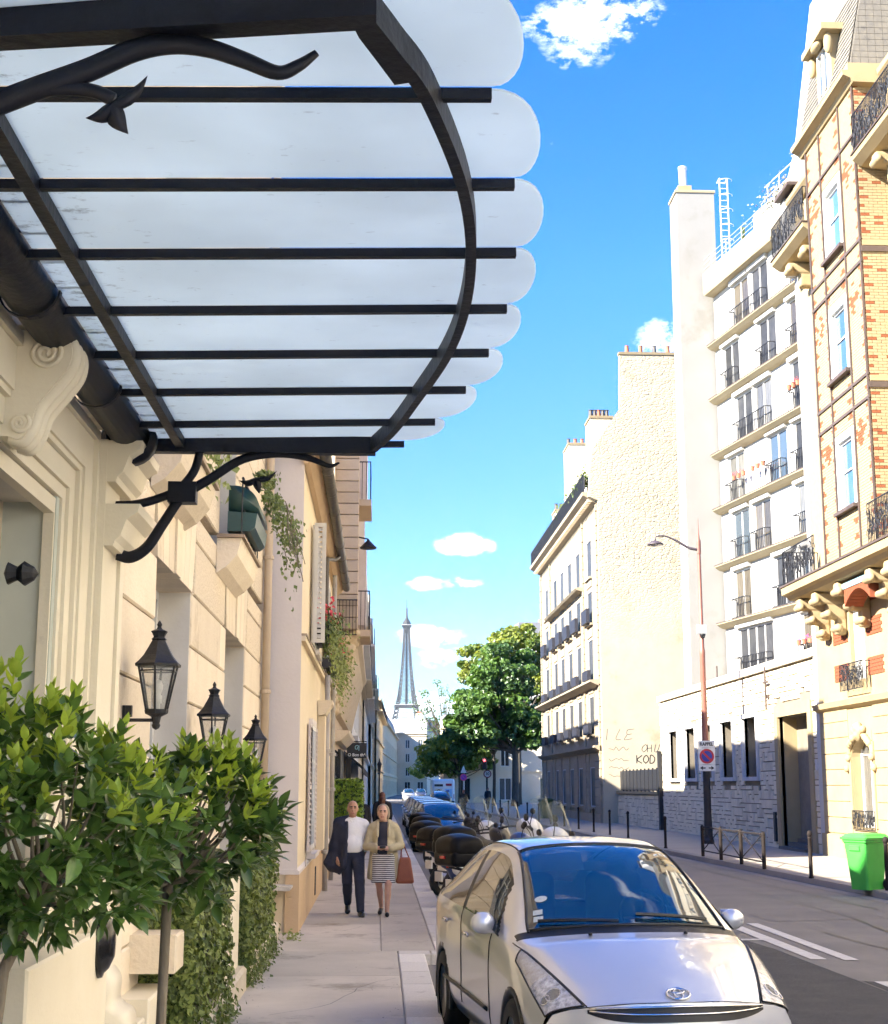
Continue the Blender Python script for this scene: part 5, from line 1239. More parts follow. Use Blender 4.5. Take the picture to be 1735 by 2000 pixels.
crs = MB(); crs.tube([(5.1, .16, 4.4), (5.1, .16, 5.75)], .035, 6); crs.tube([(4.85, .16, 5.25), (5.35, .16, 5.25)], .035, 6); crs.box(5.0, 5.2, .035, .13, 4.75, 4.85); crs.build('iron_cross', M_tim, ax)
lbox('number_plate', ax, M_cf, (.32, .5, .04, .06, 2.4, 2.75)); lbox('intercom', ax, M_black, (4.75, 4.95, .05, .12, .3, 1.2))
fl_ = MB(); fl_.tube([(12.7, -.1, 5.88), (12.7, -.1, 6.4)], .03, 6); fl_.build('coping_bracket', M_tim, ax)

# low stone wall and black fence beyond the annex
lw = thing('low_stone_wall', 'low rubble stone wall below the black fence panels', 'wall', (12.35, 63.75, 0), RR)
core(lw, 0, 11.1, -.4, -.03, 0, 1.62, M_ajoint, 'wall_core')
for (a, b_, c, d) in opus(11.1, 1.58, .1, [], 8, .36, .17):
    m_ = MB(); m_.cbox(a+.012, b_-.012, -.05, .02+random.uniform(-.015, .02), c+.011, d-.011, c=.014, axis=1, jit=.008); m_.build('stone', M_as, lw)
lbox('coping', lw, M_bst, (-.02, 11.12, -.45, .10, 1.62, 1.74))
fn = thing('metal_fence', 'black solid metal fence standing on the low rubble wall', 'fence', (12.5, 63.8, 1.74), RR)
for k in range(11): lbox('fence_panel', fn, M_black, (k*1.0+.03, k*1.0+.97, 0, .03, .04, 1.0))
for k in range(12): lbox('fence_post', fn, M_black, (k*1.0-.03, k*1.0+.027, -.02, .05, 0, 1.06))
gp = tag(lbox('gate_post', None, M_black, (12.3, 12.5, 63.35, 63.7, .1, 3.5)), 'narrow black gate post between the annex and the low wall', 'post')

# ================================================================ white modern apartment building, set back
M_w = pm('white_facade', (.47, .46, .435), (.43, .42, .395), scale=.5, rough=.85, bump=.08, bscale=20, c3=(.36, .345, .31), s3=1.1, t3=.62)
M_wc = pm('cream_slab', (.36, .30, .19), (.31, .255, .16), scale=.8, rough=.8)
WA = math.atan2(67.7-58.7, 16.55-18.1)
wh = thing('white_apartment_building', 'white modern apartment building with slab bands and tall french windows', 'building', (18.1, 58.7, 0), WA)
FL = [6.85, 9.6, 12.38, 15.14, 17.85, 20.65, 23.4]; WL = 9.12
wins = [] # per floor: window starts along the facade (0 = near end, 9.1 = far end)
pat = [((4.2, 5.55), (6.0, 7.35), (-.4, .9)), ((1.9, 3.2), (6.3, 7.6), (-.6, .6)), ((3.9, 5.2), (6.2, 7.5), (-.4, .8)), ((2.0, 3.35), (6.5, 7.8), (-.5, .8)), ((3.3, 4.6), (5.4, 6.7), (-.4, .8)), ((2.6, 3.9), (6.6, 7.9), (-.5, .8)), ((3.2, 4.5), (5.3, 6.6), (-.6, .6))]
for z, ps in zip(FL, pat):
    for a, b_ in ps: wins.append((a-.22, b_+.22, z+.12, z+2.32))
wallgrid(wh, -9, WL, 4.6, 27.1, wins, M_w, t=.10)
core(wh, -9, WL, -9, -.13, 0, 27.0, M_w)
lbox('lower_wall', wh, M_w, (-9, WL, -.12, -.005, 0, 4.6))
for k, w in enumerate(wins):
    window(wh, *w, y=-.05, leaves=2, ft=.055, fm=M_whitef if k % 3 else M_cf, g=[M_dim, M_dglass[1], M_dim, M_dglass[2], M_dglass[3]][(k*7+k//3) % 5])
    bx = MB(); bx.prism([(.003, w[3]+.02), (.16, w[3]+.04), (.18, w[3]+.10), (.18, w[3]+.28), (.003, w[3]+.32)], 0, w[0]-.12, w[1]+.12); bx.build('shutter_box', M_w, wh)
for z, ps in zip(FL, pat):
    sb = MB(); sb.prism([(.003, z-.26), (.26, z-.20), (.46, z-.06), (.46, z+.02), (.003, z+.04)], 0, -9, WL+.0); sb.build('floor_slab', M_wc, wh)
    lbox('slab_edge', wh, M_tim, (-9, WL+.005, .462, .475, z-.01, z+.03))
    spans = sorted(ps); 
    if ps[1][0]-ps[0][1] < 1.0: spans = [(ps[0][0], ps[1][1]), ps[2]]
    for a, b_ in spans: railing(wh, a-.1, b_+.1, z+.1, z+.98, .30, step=.16, r=.018, ret=.28)
pp = MB(); pp.prism([(.003, 25.95), (.5, 26.02), (.55, 26.15), (.55, 27.15), (.003, 27.2)], 0, -9, WL); pp.build('parapet', M_wc, wh)
for zz in (27.4, 27.65, 27.9): r_ = MB(); r_.tube([(-9, .45, zz), (WL, .45, zz)], .025, 5); r_.build('parapet_rail', pm('rail_grey', (.35, .37, .34), rough=.5), wh)
for k in range(10): r_ = MB(); r_.tube([(-8+k*1.8, .45, 27.15), (-8+k*1.8, .45, 27.9)], .025, 5); r_.build('rail_post', MATS['rail_grey'], wh)
sb = lbox('roof_storey', wh, pm('roof_concrete', (.48, .47, .46), (.36, .36, .35), scale=1, rough=.9, bump=.3), (-9, 7.6, -6, -1.6, 27.0, 29.9))
lbox('roof_door', wh, M_whitef, (6.3, 6.9, -1.59, -1.55, 27.2, 29.3)); 
rl = MB()
for k in range(5): rl.tube([(1.5+k*1.3, -2.0, 29.9), (1.5+k*1.3, -2.0, 31.1)], .03, 5)
rl.tube([(1.3, -2, 31.1), (7.0, -2, 31.1)], .03, 5); rl.tube([(1.3, -2, 30.5), (7.0, -2, 30.5)], .025, 5); rl.build('roof_rail', M_whitef, wh)
pts = [((rnd.gauss(1.2, 1.0), rnd.gauss(.1, .2), 27.8+abs(rnd.gauss(0, .5))), (0, 1, .5)) for _ in range(500)]
leafcloud('roof_shrubs', pts, .12, pm('dry_shrub', (.2, .19, .13), (.3, .28, .2), rough=.9), wh, 2)
cy = [((5.2+rnd.gauss(0, .08), .05, 27.3+abs(rnd.gauss(0, .45))), (0, 1, .5)) for _ in range(200)]; leafcloud('cypress', cy, .1, M_ivy, wh, 3)
for nm, u, z in (('pot', 6.2, 15.75), ('pot', 4.0, 15.7), ('pot', -.3, 18.35), ('pot', -.2, 13.1), ('pot', 3.7, 18.35)):
    pass
def potrow(label, u0, u1, z, col):
    p = thing('flower_pots', label, 'flower pots', (0, 0, 0), 0); p.matrix_world = wh.matrix_world if False else p.matrix_world
    p.location = wh.location; p.rotation_euler = wh.rotation_euler
    for k in range(3):
        u = u0+(u1-u0)*k/2; q = MB(); q.lathe([(0, 0), (.08, 0), (.11, .18), (.12, .2), (0, .19)], (u, .42, z), 10); q.build('pot', MATS['terracotta'], p)
    leafcloud('flowers', [((rnd.uniform(u0-.1, u1+.1), .42+rnd.gauss(0, .05), z+.25+rnd.gauss(0, .06)), (0, 1, .5)) for _ in range(90)], .05, col, p, 2)
potrow('red flower pots on a middle balcony rail of the white building', 5.5, 6.6, 16.1, pm('geranium_red', (.5, .02, .03)))
potrow('red flower pots on the balcony left of the other potted balcony', 3.4, 4.5, 16.1, MATS['geranium_red'])
potrow('red flower pots at the white building edge beside the brick bay', -.35, .5, 18.8, MATS['geranium_red'])
potrow('magenta flower pots on the lowest balcony beside the brick building', -.35, .7, 7.8, pm('magenta_flower', (.4, .02, .15), (.5, .06, .25), rough=.6))
# tall white chimney wall at the end of the facade
cw = thing('chimney_wall', 'tall narrow white chimney wall rising above the white apartment building', 'wall', (14.87, 67.85, 0), None)
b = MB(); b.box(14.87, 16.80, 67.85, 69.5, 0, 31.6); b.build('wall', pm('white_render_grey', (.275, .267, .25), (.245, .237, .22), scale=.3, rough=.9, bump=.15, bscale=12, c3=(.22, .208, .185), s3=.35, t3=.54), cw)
b = MB(); b.prism([(14.22, 30.0), (16.5, 30.0), (16.5, 30.1), (15.3, 30.55), (14.7, 30.55), (14.22, 30.15)][::-1], 1, 67.78, 69.55) if False else b.box(14.81, 16.86, 67.8, 69.55, 31.6, 31.74); b.build('coping', M_wc, cw)
b = MB(); b.box(15.05, 15.75, 68.2, 69.1, 31.74, 32.15); b.build('flue_base', M_bst, cw)
b = MB(); b.lathe([(.2, 0), (.2, 1.0), (.23, 1.02), (.23, 1.15), (0, 1.15)], (15.4, 68.6, 32.15), 12); b.build('flue', M_whitef, cw)
ld = thing('roof_ladder', 'thin white caged ladder on the side of the chimney wall', 'ladder', (17.1, 68.2, 27.6), None)
l_ = MB()
for x in (17.05, 17.45): l_.tube([(x, 67.6, 27.6), (x, 67.6, 32.3)], .035, 5)
l_.tube([(17.05, 67.6, 32.3), (17.05, 68.2, 32.3), (17.45, 68.2, 32.3), (17.45, 67.6, 32.3)], .03, 5); l_.build('rails', M_whitef, ld)
for k in range(14): q = MB(); q.tube([(17.05, 67.6, 27.9+k*.32), (17.45, 67.6, 27.9+k*.32)], .022, 5); q.build('rung', M_whitef, ld)
for k in range(5): q = MB(); q.tube([(17.25+.33*math.cos(a), 67.27-.35*math.sin(a), 28.8+k*.8) for a in [math.pi*j/8 for j in range(9)]], .02, 4); q.build('hoop', M_whitef, ld)

# ================================================================ cut-stone apartment building with the blank gable
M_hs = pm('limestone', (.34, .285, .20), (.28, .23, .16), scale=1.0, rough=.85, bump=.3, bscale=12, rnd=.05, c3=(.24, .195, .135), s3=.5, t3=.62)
hb = thing('limestone_apartment_building', 'limestone apartment building with rows of windows, corniced balcony and blank gable', 'building', (11.6, 75.0, 0), RR)
cols_ = [3.3, 7.9, 11.6, 15.3, 18.8, 23.6]; HL = 27.0
rows_ = [(.9, 3.0), (4.75, 6.8), (7.65, 9.9), (10.75, 12.55), (13.3, 15.4)]
ops = [(u-.95, u+.95, a, b_) for u in cols_ for a, b_ in rows_]
wallgrid(hb, 0, HL, 0, 17.0, ops, M_hs, t=.06)
core(hb, .3, HL, -9, -.09, 0, 17.2, M_hs)
for k, o in enumerate(ops):
    window(hb, *o, y=-.03, leaves=1, ft=.05, fm=M_cf, g=M_dim); lbox('window_sill', hb, M_hs, (o[0]-.12, o[1]+.12, .002, .16, o[2]-.14, o[2]-.02))
    lbox('window_jamb', hb, M_hs, (o[0]-.2, o[0]-.03, .001, .02, o[2], o[3]+.18)); lbox('window_jamb', hb, M_hs, (o[1]+.03, o[1]+.2, .001, .02, o[2], o[3]+.18))
    if 4 < o[2] < 12.9: 
        bx = lbox('window_box', hb, pm('window_box_dark', (.02, .022, .035), rough=.6), (o[0]-.05, o[1]+.05, .17, .36, o[2]-.02, o[2]+(.75 if o[2] > 10 else .5)))
for u in cols_:   # carved panels below windows and paired quoins
    for z in (3.9+3.05, 10.0, 12.75): lbox('spandrel_panel', hb, M_hs, (u-.9, u+.9, .002, .05, z, z+.45))
for a, b_ in ((0, .5), (5.3, 5.75), (21.0, 21.45), (HL-.5, HL)):
    z = .5; k = 0
    while z < 16.6: lbox('quoin', hb, M_hs, (a+(.12 if k % 2 else 0), b_-(.0 if k % 2 else .1), .001, .09, z, z+.36)); z += .4; k += 1
for z in [.55+.45*k for k in range(7)]:
    edges = [0.02]+[e for u in cols_ for e in (u-1.05, u+1.05)]+[HL-.02]
    for a, b_ in zip(edges[::2], edges[1::2]): c_ = MB(); c_.cbox(a+.52 if a < .1 else a+.01, b_-.01, 0, .055, z+.012, z+.44, c=.02, axis=1); c_.build('stone_course', M_hs, hb)
lbox('plinth', hb, pm('brown_plinth', (.34, .28, .2), (.28, .23, .17), scale=1, rough=.9), (0, HL, .001, .13, .1, .54))
for z, d in ((3.75, .38), (7.15, .55)):
    b = MB(); b.prism([(0, z), (d*.5, z+.1), (d, z+.22), (d, z+.32), (0, z+.36)], 0, 0, HL); b.build('ledge', M_hs, hb)
b = MB(); b.prism([(0, 12.85), (.4, 12.95), (.5, 13.05), (0, 13.12)], 0, 5.5, 21.2); b.build('balcony_slab', M_hs, hb)
b = MB(); b.prism([(0, 16.9), (.25, 17.0), (.6, 17.25), (.75, 17.32), (.78, 17.5), (0, 17.55)], 0, 0, HL+.1); b.build('cornice', M_hs, hb)
for k in range(54): lbox('dentil', hb, M_tst, (.1+k*.5, .35+k*.5, .26, .5, 16.98, 17.14))
for a, b_ in ((.1, HL),): 
    railing(hb, a, b_, 17.55, 18.5, .68, step=.16, r=.022); lbox('railing_screen', hb, pm('screen_dark', (.05, .055, .06), (.09, .09, .1), rough=.7), (a, b_, .62, .64, 17.56, 18.35))
leafcloud('balcony_plants', [((rnd.uniform(.3, 14), .45+rnd.gauss(0, .1), 18.1+abs(rnd.gauss(0, .38))), (0, 1, .6)) for _ in range(1100)], .16, M_ivy, hb, 6)
at = MB(); at.prism([(-.7, 17.5), (-1.5, 20.8), (-8, 20.8), (-8, 17.5)], 0, .3, HL); at.build('attic', M_whitef, hb)
for u in cols_: window(hb, u-.6, u+.6, 17.9, 20.0, y=-.9, g=M_dglass[1])
gb = MB(); gb.prism([(-.0, 0), (-.0, 17.0), (.5, 17.2), (.3, 19.7), (-1.3, 22.1), (-1.35, 25.1), (-9, 25.1), (-9, 0)], 0, -.35, .0)
def gablemat():
    m = pm('rubble_gable', (.46, .40, .295), (.41, .35, .25), scale=.9, rough=.95, c3=(.34, .275, .185), s3=.45, t3=.58)
    n = m.node_tree.nodes; l = m.node_tree.links.new; tcn = n['Texture Coordinate'] if 'Texture Coordinate' in n else [x for x in n if x.type == 'TEX_COORD'][0]
    v = n.new('ShaderNodeTexVoronoi'); v.inputs['Scale'].default_value = 3.6; v.feature = 'DISTANCE_TO_EDGE'; mpn = n.new('ShaderNodeMapping'); mpn.inputs['Scale'].default_value = (1, 1, 1.9); l(tcn.outputs['Object'], mpn.inputs[0]); l(mpn.outputs[0], v.inputs['Vector'])
    nn_ = n.new('ShaderNodeTexNoise'); nn_.inputs['Scale'].default_value = 5; nn_.inputs['Detail'].default_value = 8; l(tcn.outputs['Object'], nn_.inputs[0])
    sx = n.new('ShaderNodeSeparateXYZ'); l(tcn.outputs['Object'], sx.inputs[0]); mk = n.new('ShaderNodeMapRange'); mk.inputs[1].default_value = 9.0; mk.inputs[2].default_value = 13.5; mk.inputs[3].default_value = .06; l(sx.outputs[2], mk.inputs[0])
    r_ = n.new('ShaderNodeMapRange'); r_.inputs[2].default_value = .16; l(v.outputs[0], r_.inputs[0])
    ad = n.new('ShaderNodeMath'); ad.operation = 'MULTIPLY_ADD'; l(r_.outputs[0], ad.inputs[0]); ad.inputs[1].default_value = .6; l(nn_.outputs[0], ad.inputs[2])
    mu = n.new('ShaderNodeMath'); mu.operation = 'MULTIPLY'; l(ad.outputs[0], mu.inputs[0]); l(mk.outputs[0], mu.inputs[1])
    bp = n.new('ShaderNodeBump'); bp.inputs['Strength'].default_value = 1; bp.inputs['Distance'].default_value = .025; l(mu.outputs[0], bp.inputs['Height']); l(bp.outputs[0], n['Principled BSDF'].inputs['Normal'])
    return m
gb.build('gable_wall', gablemat(), hb)
lbox('gable_coping', hb, M_mort, (-.4, .05, -9, -1.3, 25.1, 25.25))
# low relief of rubble stones on the upper gable
rub = MB(); rr = random.Random(12)
z = 11.5
while z < 24.9:
    h_ = rr.uniform(.16, .28); y = -1.4-rr.random()*.3 if z > 19.5 else -.15-rr.random()*.2
    while y > -8.6:
        L = rr.uniform(.18, .5)
        if rr.random() < (.45 if z > 13 else .15): rub.cbox(-.350-rr.uniform(0, .008), -.345, y-L+.015, y-.015, z+.012, z+h_-.012, c=.02, axis=0, sg=-1, jit=.01)
        y -= L
    z += h_
rub.build('rubble_stones', MATS['rubble_gable'], hb, kind='stuff')
for (u0, u1, y0, y1, zt, mm) in ((.4, 2.2, -1.0, .2, 21.7, 'chim_a'), (14.5, 17.0, -2.6, -.5, 23.6, 'chim_b'), (22.5, 24.5, -2.2, -.6, 20.8, 'chim_c')):
    cs = lbox('chimney_stack', hb, M_cream, (u0, u1, y0, y1, 17.5, zt)); lbox('chimney_cap', cs, M_mort, (u0-.06, u1+.06, y0-.06, y1+.06, zt, zt+.14))
    for j in range(5):
        p = MB(); p.lathe([(.1, 0), (.13, .02), (.1, .5), (.14, .55), (0, .55)], ((u0+u1)/2, y0+.15+j*(y1-y0-.3)/4, zt+.14), 8); p.build('chimney_pot', random.choice([MATS['terracotta'], M_zinc]), cs)
for j in range(9): p = MB(); p.lathe([(.09, 0), (.12, .02), (.1, .35), (.12, .4), (0, .4)], (-.18, -1.8-j*.75, 25.25), 8); p.build('chimney_pot', random.choice([MATS['terracotta'], M_zinc]), hb)
# graffiti painted on the foot of the gable (u = -0.36 plane; strokes in y-z)
M_ink = pm('spray_ink', (.02, .022, .03), (.04, .04, .05), scale=9, rough=.7)
LET = {'K': [[(0, 0), (0, 1)], [(.6, 1), (0, .45), (.65, 0)]], 'O': [[(.3, 0), (0, .3), (0, .7), (.3, 1), (.6, .7), (.6, .3), (.3, 0)]], 'D': [[(0, 0), (0, 1), (.4, .9), (.6, .5), (.4, .05), (0, 0)]],
       'H': [[(0, 0), (0, 1)], [(0, .5), (.55, .55)], [(.55, 0), (.55, 1)]], 'U': [[(0, 1), (.05, .2), (.3, 0), (.5, .25), (.55, 1)]], 'V': [[(0, 1), (.3, 0), (.6, 1)]], 'N': [[(0, 0), (.05, 1), (.5, 0), (.6, 1)]], 'L': [[(.1, 1), (0, .1), (.5, 0)]], 'E': [[(.6, 1), (0, .9), (.1, .5), (.5, .55)], [(.1, .5), (0, 0), (.7, .1)]], '1': [[(0, 0), (.1, 1)]], 'C': [[(.6, .9), (.2, 1), (0, .5), (.2, 0), (.6, .1)]]}
def scrawl(txt, y, z, s, w, slant=.1):
    m_ = MB()
    for ch in txt:
        for st in LET.get(ch, []):
            q = catmull([(p[0]+slant*p[1], p[1]) for p in st], 4) if len(st) > 2 else st
            strip3 = [(-.353, y-p[0]*s, z+p[1]*s) for p in q]
            for a, b_ in zip(strip3, strip3[1:]):
                d = (Vector(b_)-Vector(a)); 
                if d.length < 1e-4: continue
                d.normalize(); n_ = Vector((0, -d.z, d.y))*w; m_.add([Vector(a)-n_-d*w*.4, Vector(b_)-n_+d*w*.4, Vector(b_)+n_+d*w*.4, Vector(a)+n_-d*w*.4], [(0, 1, 2, 3)])
        y -= s*.85
    return m_.build('graffiti', M_ink, hb, kind='stuff')
scrawl('KOD', -1.75, 3.15, .40, .026); scrawl('OHUN', -2.0, 3.72, .38, .016, .3); scrawl('1LE', -.2, 4.35, .55, .012, .35); scrawl('C111', -2.6, 2.55, .28, .016)
rr = random.Random(9)
for z in (3.9, 3.35, 2.9, 2.55):
    pts = [(0-.30-k*.13, z+rr.uniform(-.1, .1)) for k in range(9)]; m_ = MB(); q = catmull(pts, 3)
    for a, b_ in zip(q, q[1:]):
        A, B = Vector((-.353, a[0], a[1])), Vector((-.353, b_[0], b_[1])); d = (B-A).normalized(); n_ = Vector((0, -d.z, d.y))*.011; m_.add([A-n_, B-n_, B+n_, A+n_], [(0, 1, 2, 3)])
    m_.build('graffiti', M_ink, hb)
# far right buildings behind the trees
GRR = 'buildings behind the street trees on the right'
far_building('pale roofscape building behind the tall green trees', (15.6, 168, 0), R(93), 26, 19.0, 12, M_f1, 7, 5, group=GRR, chim=4, roofh=2.0)
far_building('low cream corner building behind the tree trunks', (21.5, 166, 0), R(180), 14, 9.5, 10, M_f2, 3, 2, group=GRR, chim=1, roofh=.6)

# unseen houses added beyond the right edge, carrying on the row and bouncing warm light
GO = 'buildings continuing the right side of the street out of frame'
far_building('cream apartment building next to the brick one, outside the picture to the right', (12.4, 3.0, 0), RR, 23.8, 17, 10, M_f2, 6, 4, group=GO, balc=(1, 3))
far_building('pale apartment building beyond the cream one, outside the picture to the right', (12.4, -27, 0), RR, 29.8, 18, 10, M_f1, 7, 4, group=GO, balc=(2,))
# ================================================================ parked hatchback
M_paint = pm('silver_paint', (.66, .67, .70), (.64, .65, .68), scale=.6, rough=.32, metal=.45, coat=1.0, spec=.5)
M_trim = pm('black_trim', (.008, .008, .01), (.014, .014, .016), scale=20, rough=.45)
M_wind = pm('windscreen_glass', (.006, .030, .058), (.008, .04, .075), scale=1, rough=.015, spec=1.0, alpha=.84, coat=1.0)  # blue of the reflected sky is put into the glass colour
M_side = pm('side_glass', (.010, .012, .013), (.018, .02, .02), scale=1, rough=.02, spec=.9, alpha=.85, coat=.6)
M_chrome = pm('chrome', (.75, .75, .76), (.6, .6, .62), scale=30, rough=.12, metal=1.0)
M_refl = pm('lamp_reflector', (.9, .9, .92), (.25, .25, .28), scale=24, rough=.18, metal=.3, bump=.8, bscale=40)
M_lens = pm('lamp_lens', (.8, .82, .85), (.7, .72, .75), scale=8, rough=.03, spec=.9, alpha=.16)
M_turn = pm('turn_lamp', (.62, .58, .52), (.45, .40, .34), scale=30, rough=.2, bump=.5, bscale=60)
M_tyre = pm('tyre', (.015, .015, .016), (.025, .025, .026), scale=40, rough=.85)
M_rim = pm('alloy_rim', (.5, .5, .52), (.4, .4, .42), scale=10, rough=.3, metal=.8)
M_int = pm('interior_grey', (.10, .11, .12), (.07, .075, .08), scale=6, rough=.8)
ST = [  # y centre, sweep, rows (x, z)
 (.05, .31, [(.70, .25), (.77, .33), (.80, .43), (.80, .53), (.765, .60), (.66, .635), (.50, .66), (.28, .68), (0, .685)]),
 (.32, .29, [(.76, .22), (.82, .33), (.845, .47), (.845, .61), (.80, .715), (.70, .755), (.55, .785), (.30, .81), (0, .818)]),
 (.66, .27, [(.78, .22), (.845, .34), (.86, .52), (.86, .70), (.825, .83), (.755, .87), (.63, .90), (.34, .925), (0, .935)]),
 (.93, .25, [(.78, .22), (.85, .34), (.862, .53), (.862, .73), (.84, .87), (.80, .915), (.715, .95), (.38, .985), (0, .995)]),
 (1.28, .20, [(.79, .22), (.855, .34), (.864, .53), (.864, .75), (.848, .90), (.785, 1.01), (.67, 1.12), (.36, 1.17), (0, 1.185)]),
 (1.64, .14, [(.79, .22), (.855, .34), (.864, .53), (.864, .76), (.85, .92), (.755, 1.13), (.615, 1.29), (.345, 1.345), (0, 1.36)]),
 (1.98, .08, [(.79, .22), (.855, .34), (.864, .53), (.864, .765), (.85, .935), (.735, 1.20), (.575, 1.395), (.36, 1.445), (0, 1.46)]),
 (2.40, .0, [(.79, .22), (.855, .34), (.864, .53), (.864, .77), (.85, .95), (.735, 1.22), (.585, 1.43), (.38, 1.475), (0, 1.488)]),
 (2.95, .0, [(.79, .22), (.855, .34), (.864, .53), (.864, .78), (.85, .96), (.735, 1.21), (.58, 1.415), (.37, 1.46), (0, 1.472)]),
 (3.5, .0, [(.79, .22), (.855, .34), (.864, .53), (.864, .79), (.85, .975), (.74, 1.16), (.57, 1.34), (.35, 1.38), (0, 1.39)]),
 (4.0, -.04, [(.77, .24), (.84, .36), (.855, .55), (.855, .80), (.835, .985), (.73, 1.09), (.55, 1.21), (.33, 1.24), (0, 1.25)]),
 (4.32, -.12, [(.72, .28), (.79, .40), (.81, .58), (.81, .80), (.79, .95), (.69, 1.02), (.53, 1.08), (.32, 1.10), (0, 1.11)]),
 (4.44, -.16, [(.64, .34), (.70, .44), (.72, .58), (.72, .74), (.70, .85), (.6, .9), (.46, .94), (.28, .95), (0, .955)])]
NET = np.array([[(x, y+sw*(x/.86)**2, z) for x, z in rows] for y, sw, rows in ST])
def crw(t): return np.array([-.5*t+t*t-.5*t**3, 1-2.5*t*t+1.5*t**3, .5*t+2*t*t-1.5*t**3, -.5*t*t+.5*t**3])
def csurf(s, r):
    """point on the right-hand body surface; s station 0..12, r row 0..8"""
    ns, nr = NET.shape[:2]; i = int(min(max(math.floor(s), 0), ns-2)); j = int(min(max(math.floor(r), 0), nr-2))
    ws, wr = crw(s-i), crw(r-j); P = np.zeros(3)
    for a in range(4):
        ii = i-1+a
        for b in range(4):
            jj = j-1+b
            def g_(ii, jj):
                if jj > nr-1: q = g_(ii, 2*(nr-1)-jj).copy(); q[0] *= -1; return q
                if jj < 0: return 2*g_(ii, 0)-g_(ii, 1)
                if ii < 0: return 2*NET[0, jj]-NET[1, jj]
                if ii > ns-1: return 2*NET[-1, jj]-NET[-2, jj]
                return NET[ii, jj]
            P = P+ws[a]*wr[b]*g_(ii, jj)
    return P
def cnorm(s, r):
    e = .02; a = csurf(min(s+e, 12), r)-csurf(max(s-e, 0), r); b = csurf(s, min(r+e, 8))-csurf(s, max(r-e, 0)); n = np.cross(a, b); n = n/ (np.linalg.norm(n)+1e-9)
    return n if n[2] > -.3 and (n[0] > -.2) else -n
def car(name, label, group=None, full=True):
    t = thing(name, label, 'car', group=group)
    A, B = 10, 8
    sv = np.linspace(0, 12, 12*A+1); rv = np.linspace(0, 8, 8*B+1)
    P = np.array([[csurf(s, r) for r in rv] for s in sv])
    WH = ((.92, .305), (3.62, .305))
    rb = lambda s: 4.85+.85*max(0, (2.25-s)/2.25)
    def region(s, r, p):
        if p[0] > .5 and r < 4:
            for wy, wz in WH:
                if (p[1]-wy)**2+(p[2]-wz)**2 < .345**2: return None
        if 3.12 < s < 5.93 and r > 6.12: return 'windscreen'
        if 2.84 < s <= 3.12 and r > 5.3+.4*(s-2.84): return 'cowl'
        if s <= 2.84 and r > rb(s): return 'bonnet'
        if 4.12 < r < 5.78:
            lo_s = 4.0+(r-4.12)*.62
            if lo_s < s < 7.55: return 'front_window'
            if 7.72 < s < 9.75-(r-4.12)*.25: return 'rear_window'
            if lo_s-.25 < s < 9.95-(r-4.12)*.2: return 'window_trim'
        if 9.3 < s < 11.2 and r > 6.3: return 'tailgate_glass'
        if s > 5.93 and s <= 9.3 and r > 6.1: return 'roof'
        return 'body'
    parts = {}
    for i in range(len(sv)-1):
        for j in range(len(rv)-1):
            s, r = (sv[i]+sv[i+1])/2, (rv[j]+rv[j+1])/2
            k = region(s, r, (P[i, j]+P[i+1, j+1])/2)
            if k: parts.setdefault(k, []).append((i, j))
    mats = {'windscreen': M_wind, 'cowl': M_trim, 'bonnet': M_paint, 'front_window': M_side, 'rear_window': M_side, 'window_trim': M_trim, 'tailgate_glass': M_side, 'roof': M_paint, 'body': M_paint}
    objs = {}
    for k, cells in parts.items():
        for sides in (((1, -1),) if k not in ('front_window', 'rear_window', 'window_trim') else ((1,), (-1,))):
            m_ = MB(); vid = {}
            def vv(i, j, sg):
                p = P[i, j]; q = (round(float(p[0])*sg, 5)+0.0, round(float(p[1]), 5), round(float(p[2]), 5))
                if q not in vid: vid[q] = len(m_.v); m_.v.append(q)
                return vid[q]
            for i, j in cells:
                for sg in sides:
                    f = [vv(i, j, sg), vv(i, j+1, sg), vv(i+1, j+1, sg), vv(i+1, j, sg)]
                    if sg < 0: f = f[::-1]
                    if len(set(f)) >= 3: m_.f.append(tuple(f))
            o = m_.build(k, mats[k], t, True); objs[k] = o
    # front bumper across the nose
    xs = np.linspace(-.80, .80, 33); zr = np.linspace(0, 1, 15); m_ = MB()
    def nose(x, tz):
        e = csurf(0, 4.6+3.4*(1-min(1, abs(x)/.72))); ztop = np.interp(abs(x), [0, .28, .50, .66, .765, .80], [.685, .68, .66, .635, .60, .53]); z = .16+(ztop-.16)*tz
        y = .05+.31*(abs(x)/.86)**2 - .055*math.sin(math.pi*min(1, tz*1.02)*.85)+.06*(1-tz)**2
        return (x, y, z)
    for x in xs:
        for tz in zr: m_.v.append(nose(x, tz))
    for i in range(32):
        for j in range(14): m_.f.append((i*15+j, (i+1)*15+j, (i+1)*15+j+1, i*15+j+1))
    bump = m_.build('front_bumper', M_paint, t, True)
    b = MB(); b.prism([(-.72, .3), (.72, .3), (.72, .9), (-.72, .9)], 1, 4.40, 4.46) if False else b.box(-.70, .70, 4.36, 4.46, .3, .92); b.build('rear_bumper', M_paint, t)
    fl = MB(); fl.box(-.76, .76, .45, 4.3, .19, .25); fl.build('underside', M_trim, t)
    # grille: V-shaped dark slot with two bright blades
    g_ = MB(); N = 25
    def gz(x, k): return (.655-.012*abs(x)*0+.035*(abs(x)/.56)) - k
    for i in range(N):
        x = -.56+1.12*i/(N-1); zt = .664-.022*(abs(x)/.56)**2; hgt = .070*(1-(abs(x)/.585)**4)+.008
        for z in (zt, zt-hgt):
            ztop = np.interp(abs(x), [0, .28, .50, .66], [.685, .68, .66, .635]); p = nose(x, (z-.16)/(ztop-.16)); g_.v.append((p[0], p[1]-.006, p[2]))
    for i in range(N-1): g_.f.append((2*i, 2*i+1, 2*i+3, 2*i+2))
    gr_ = g_.build('grille', M_trim, bump)
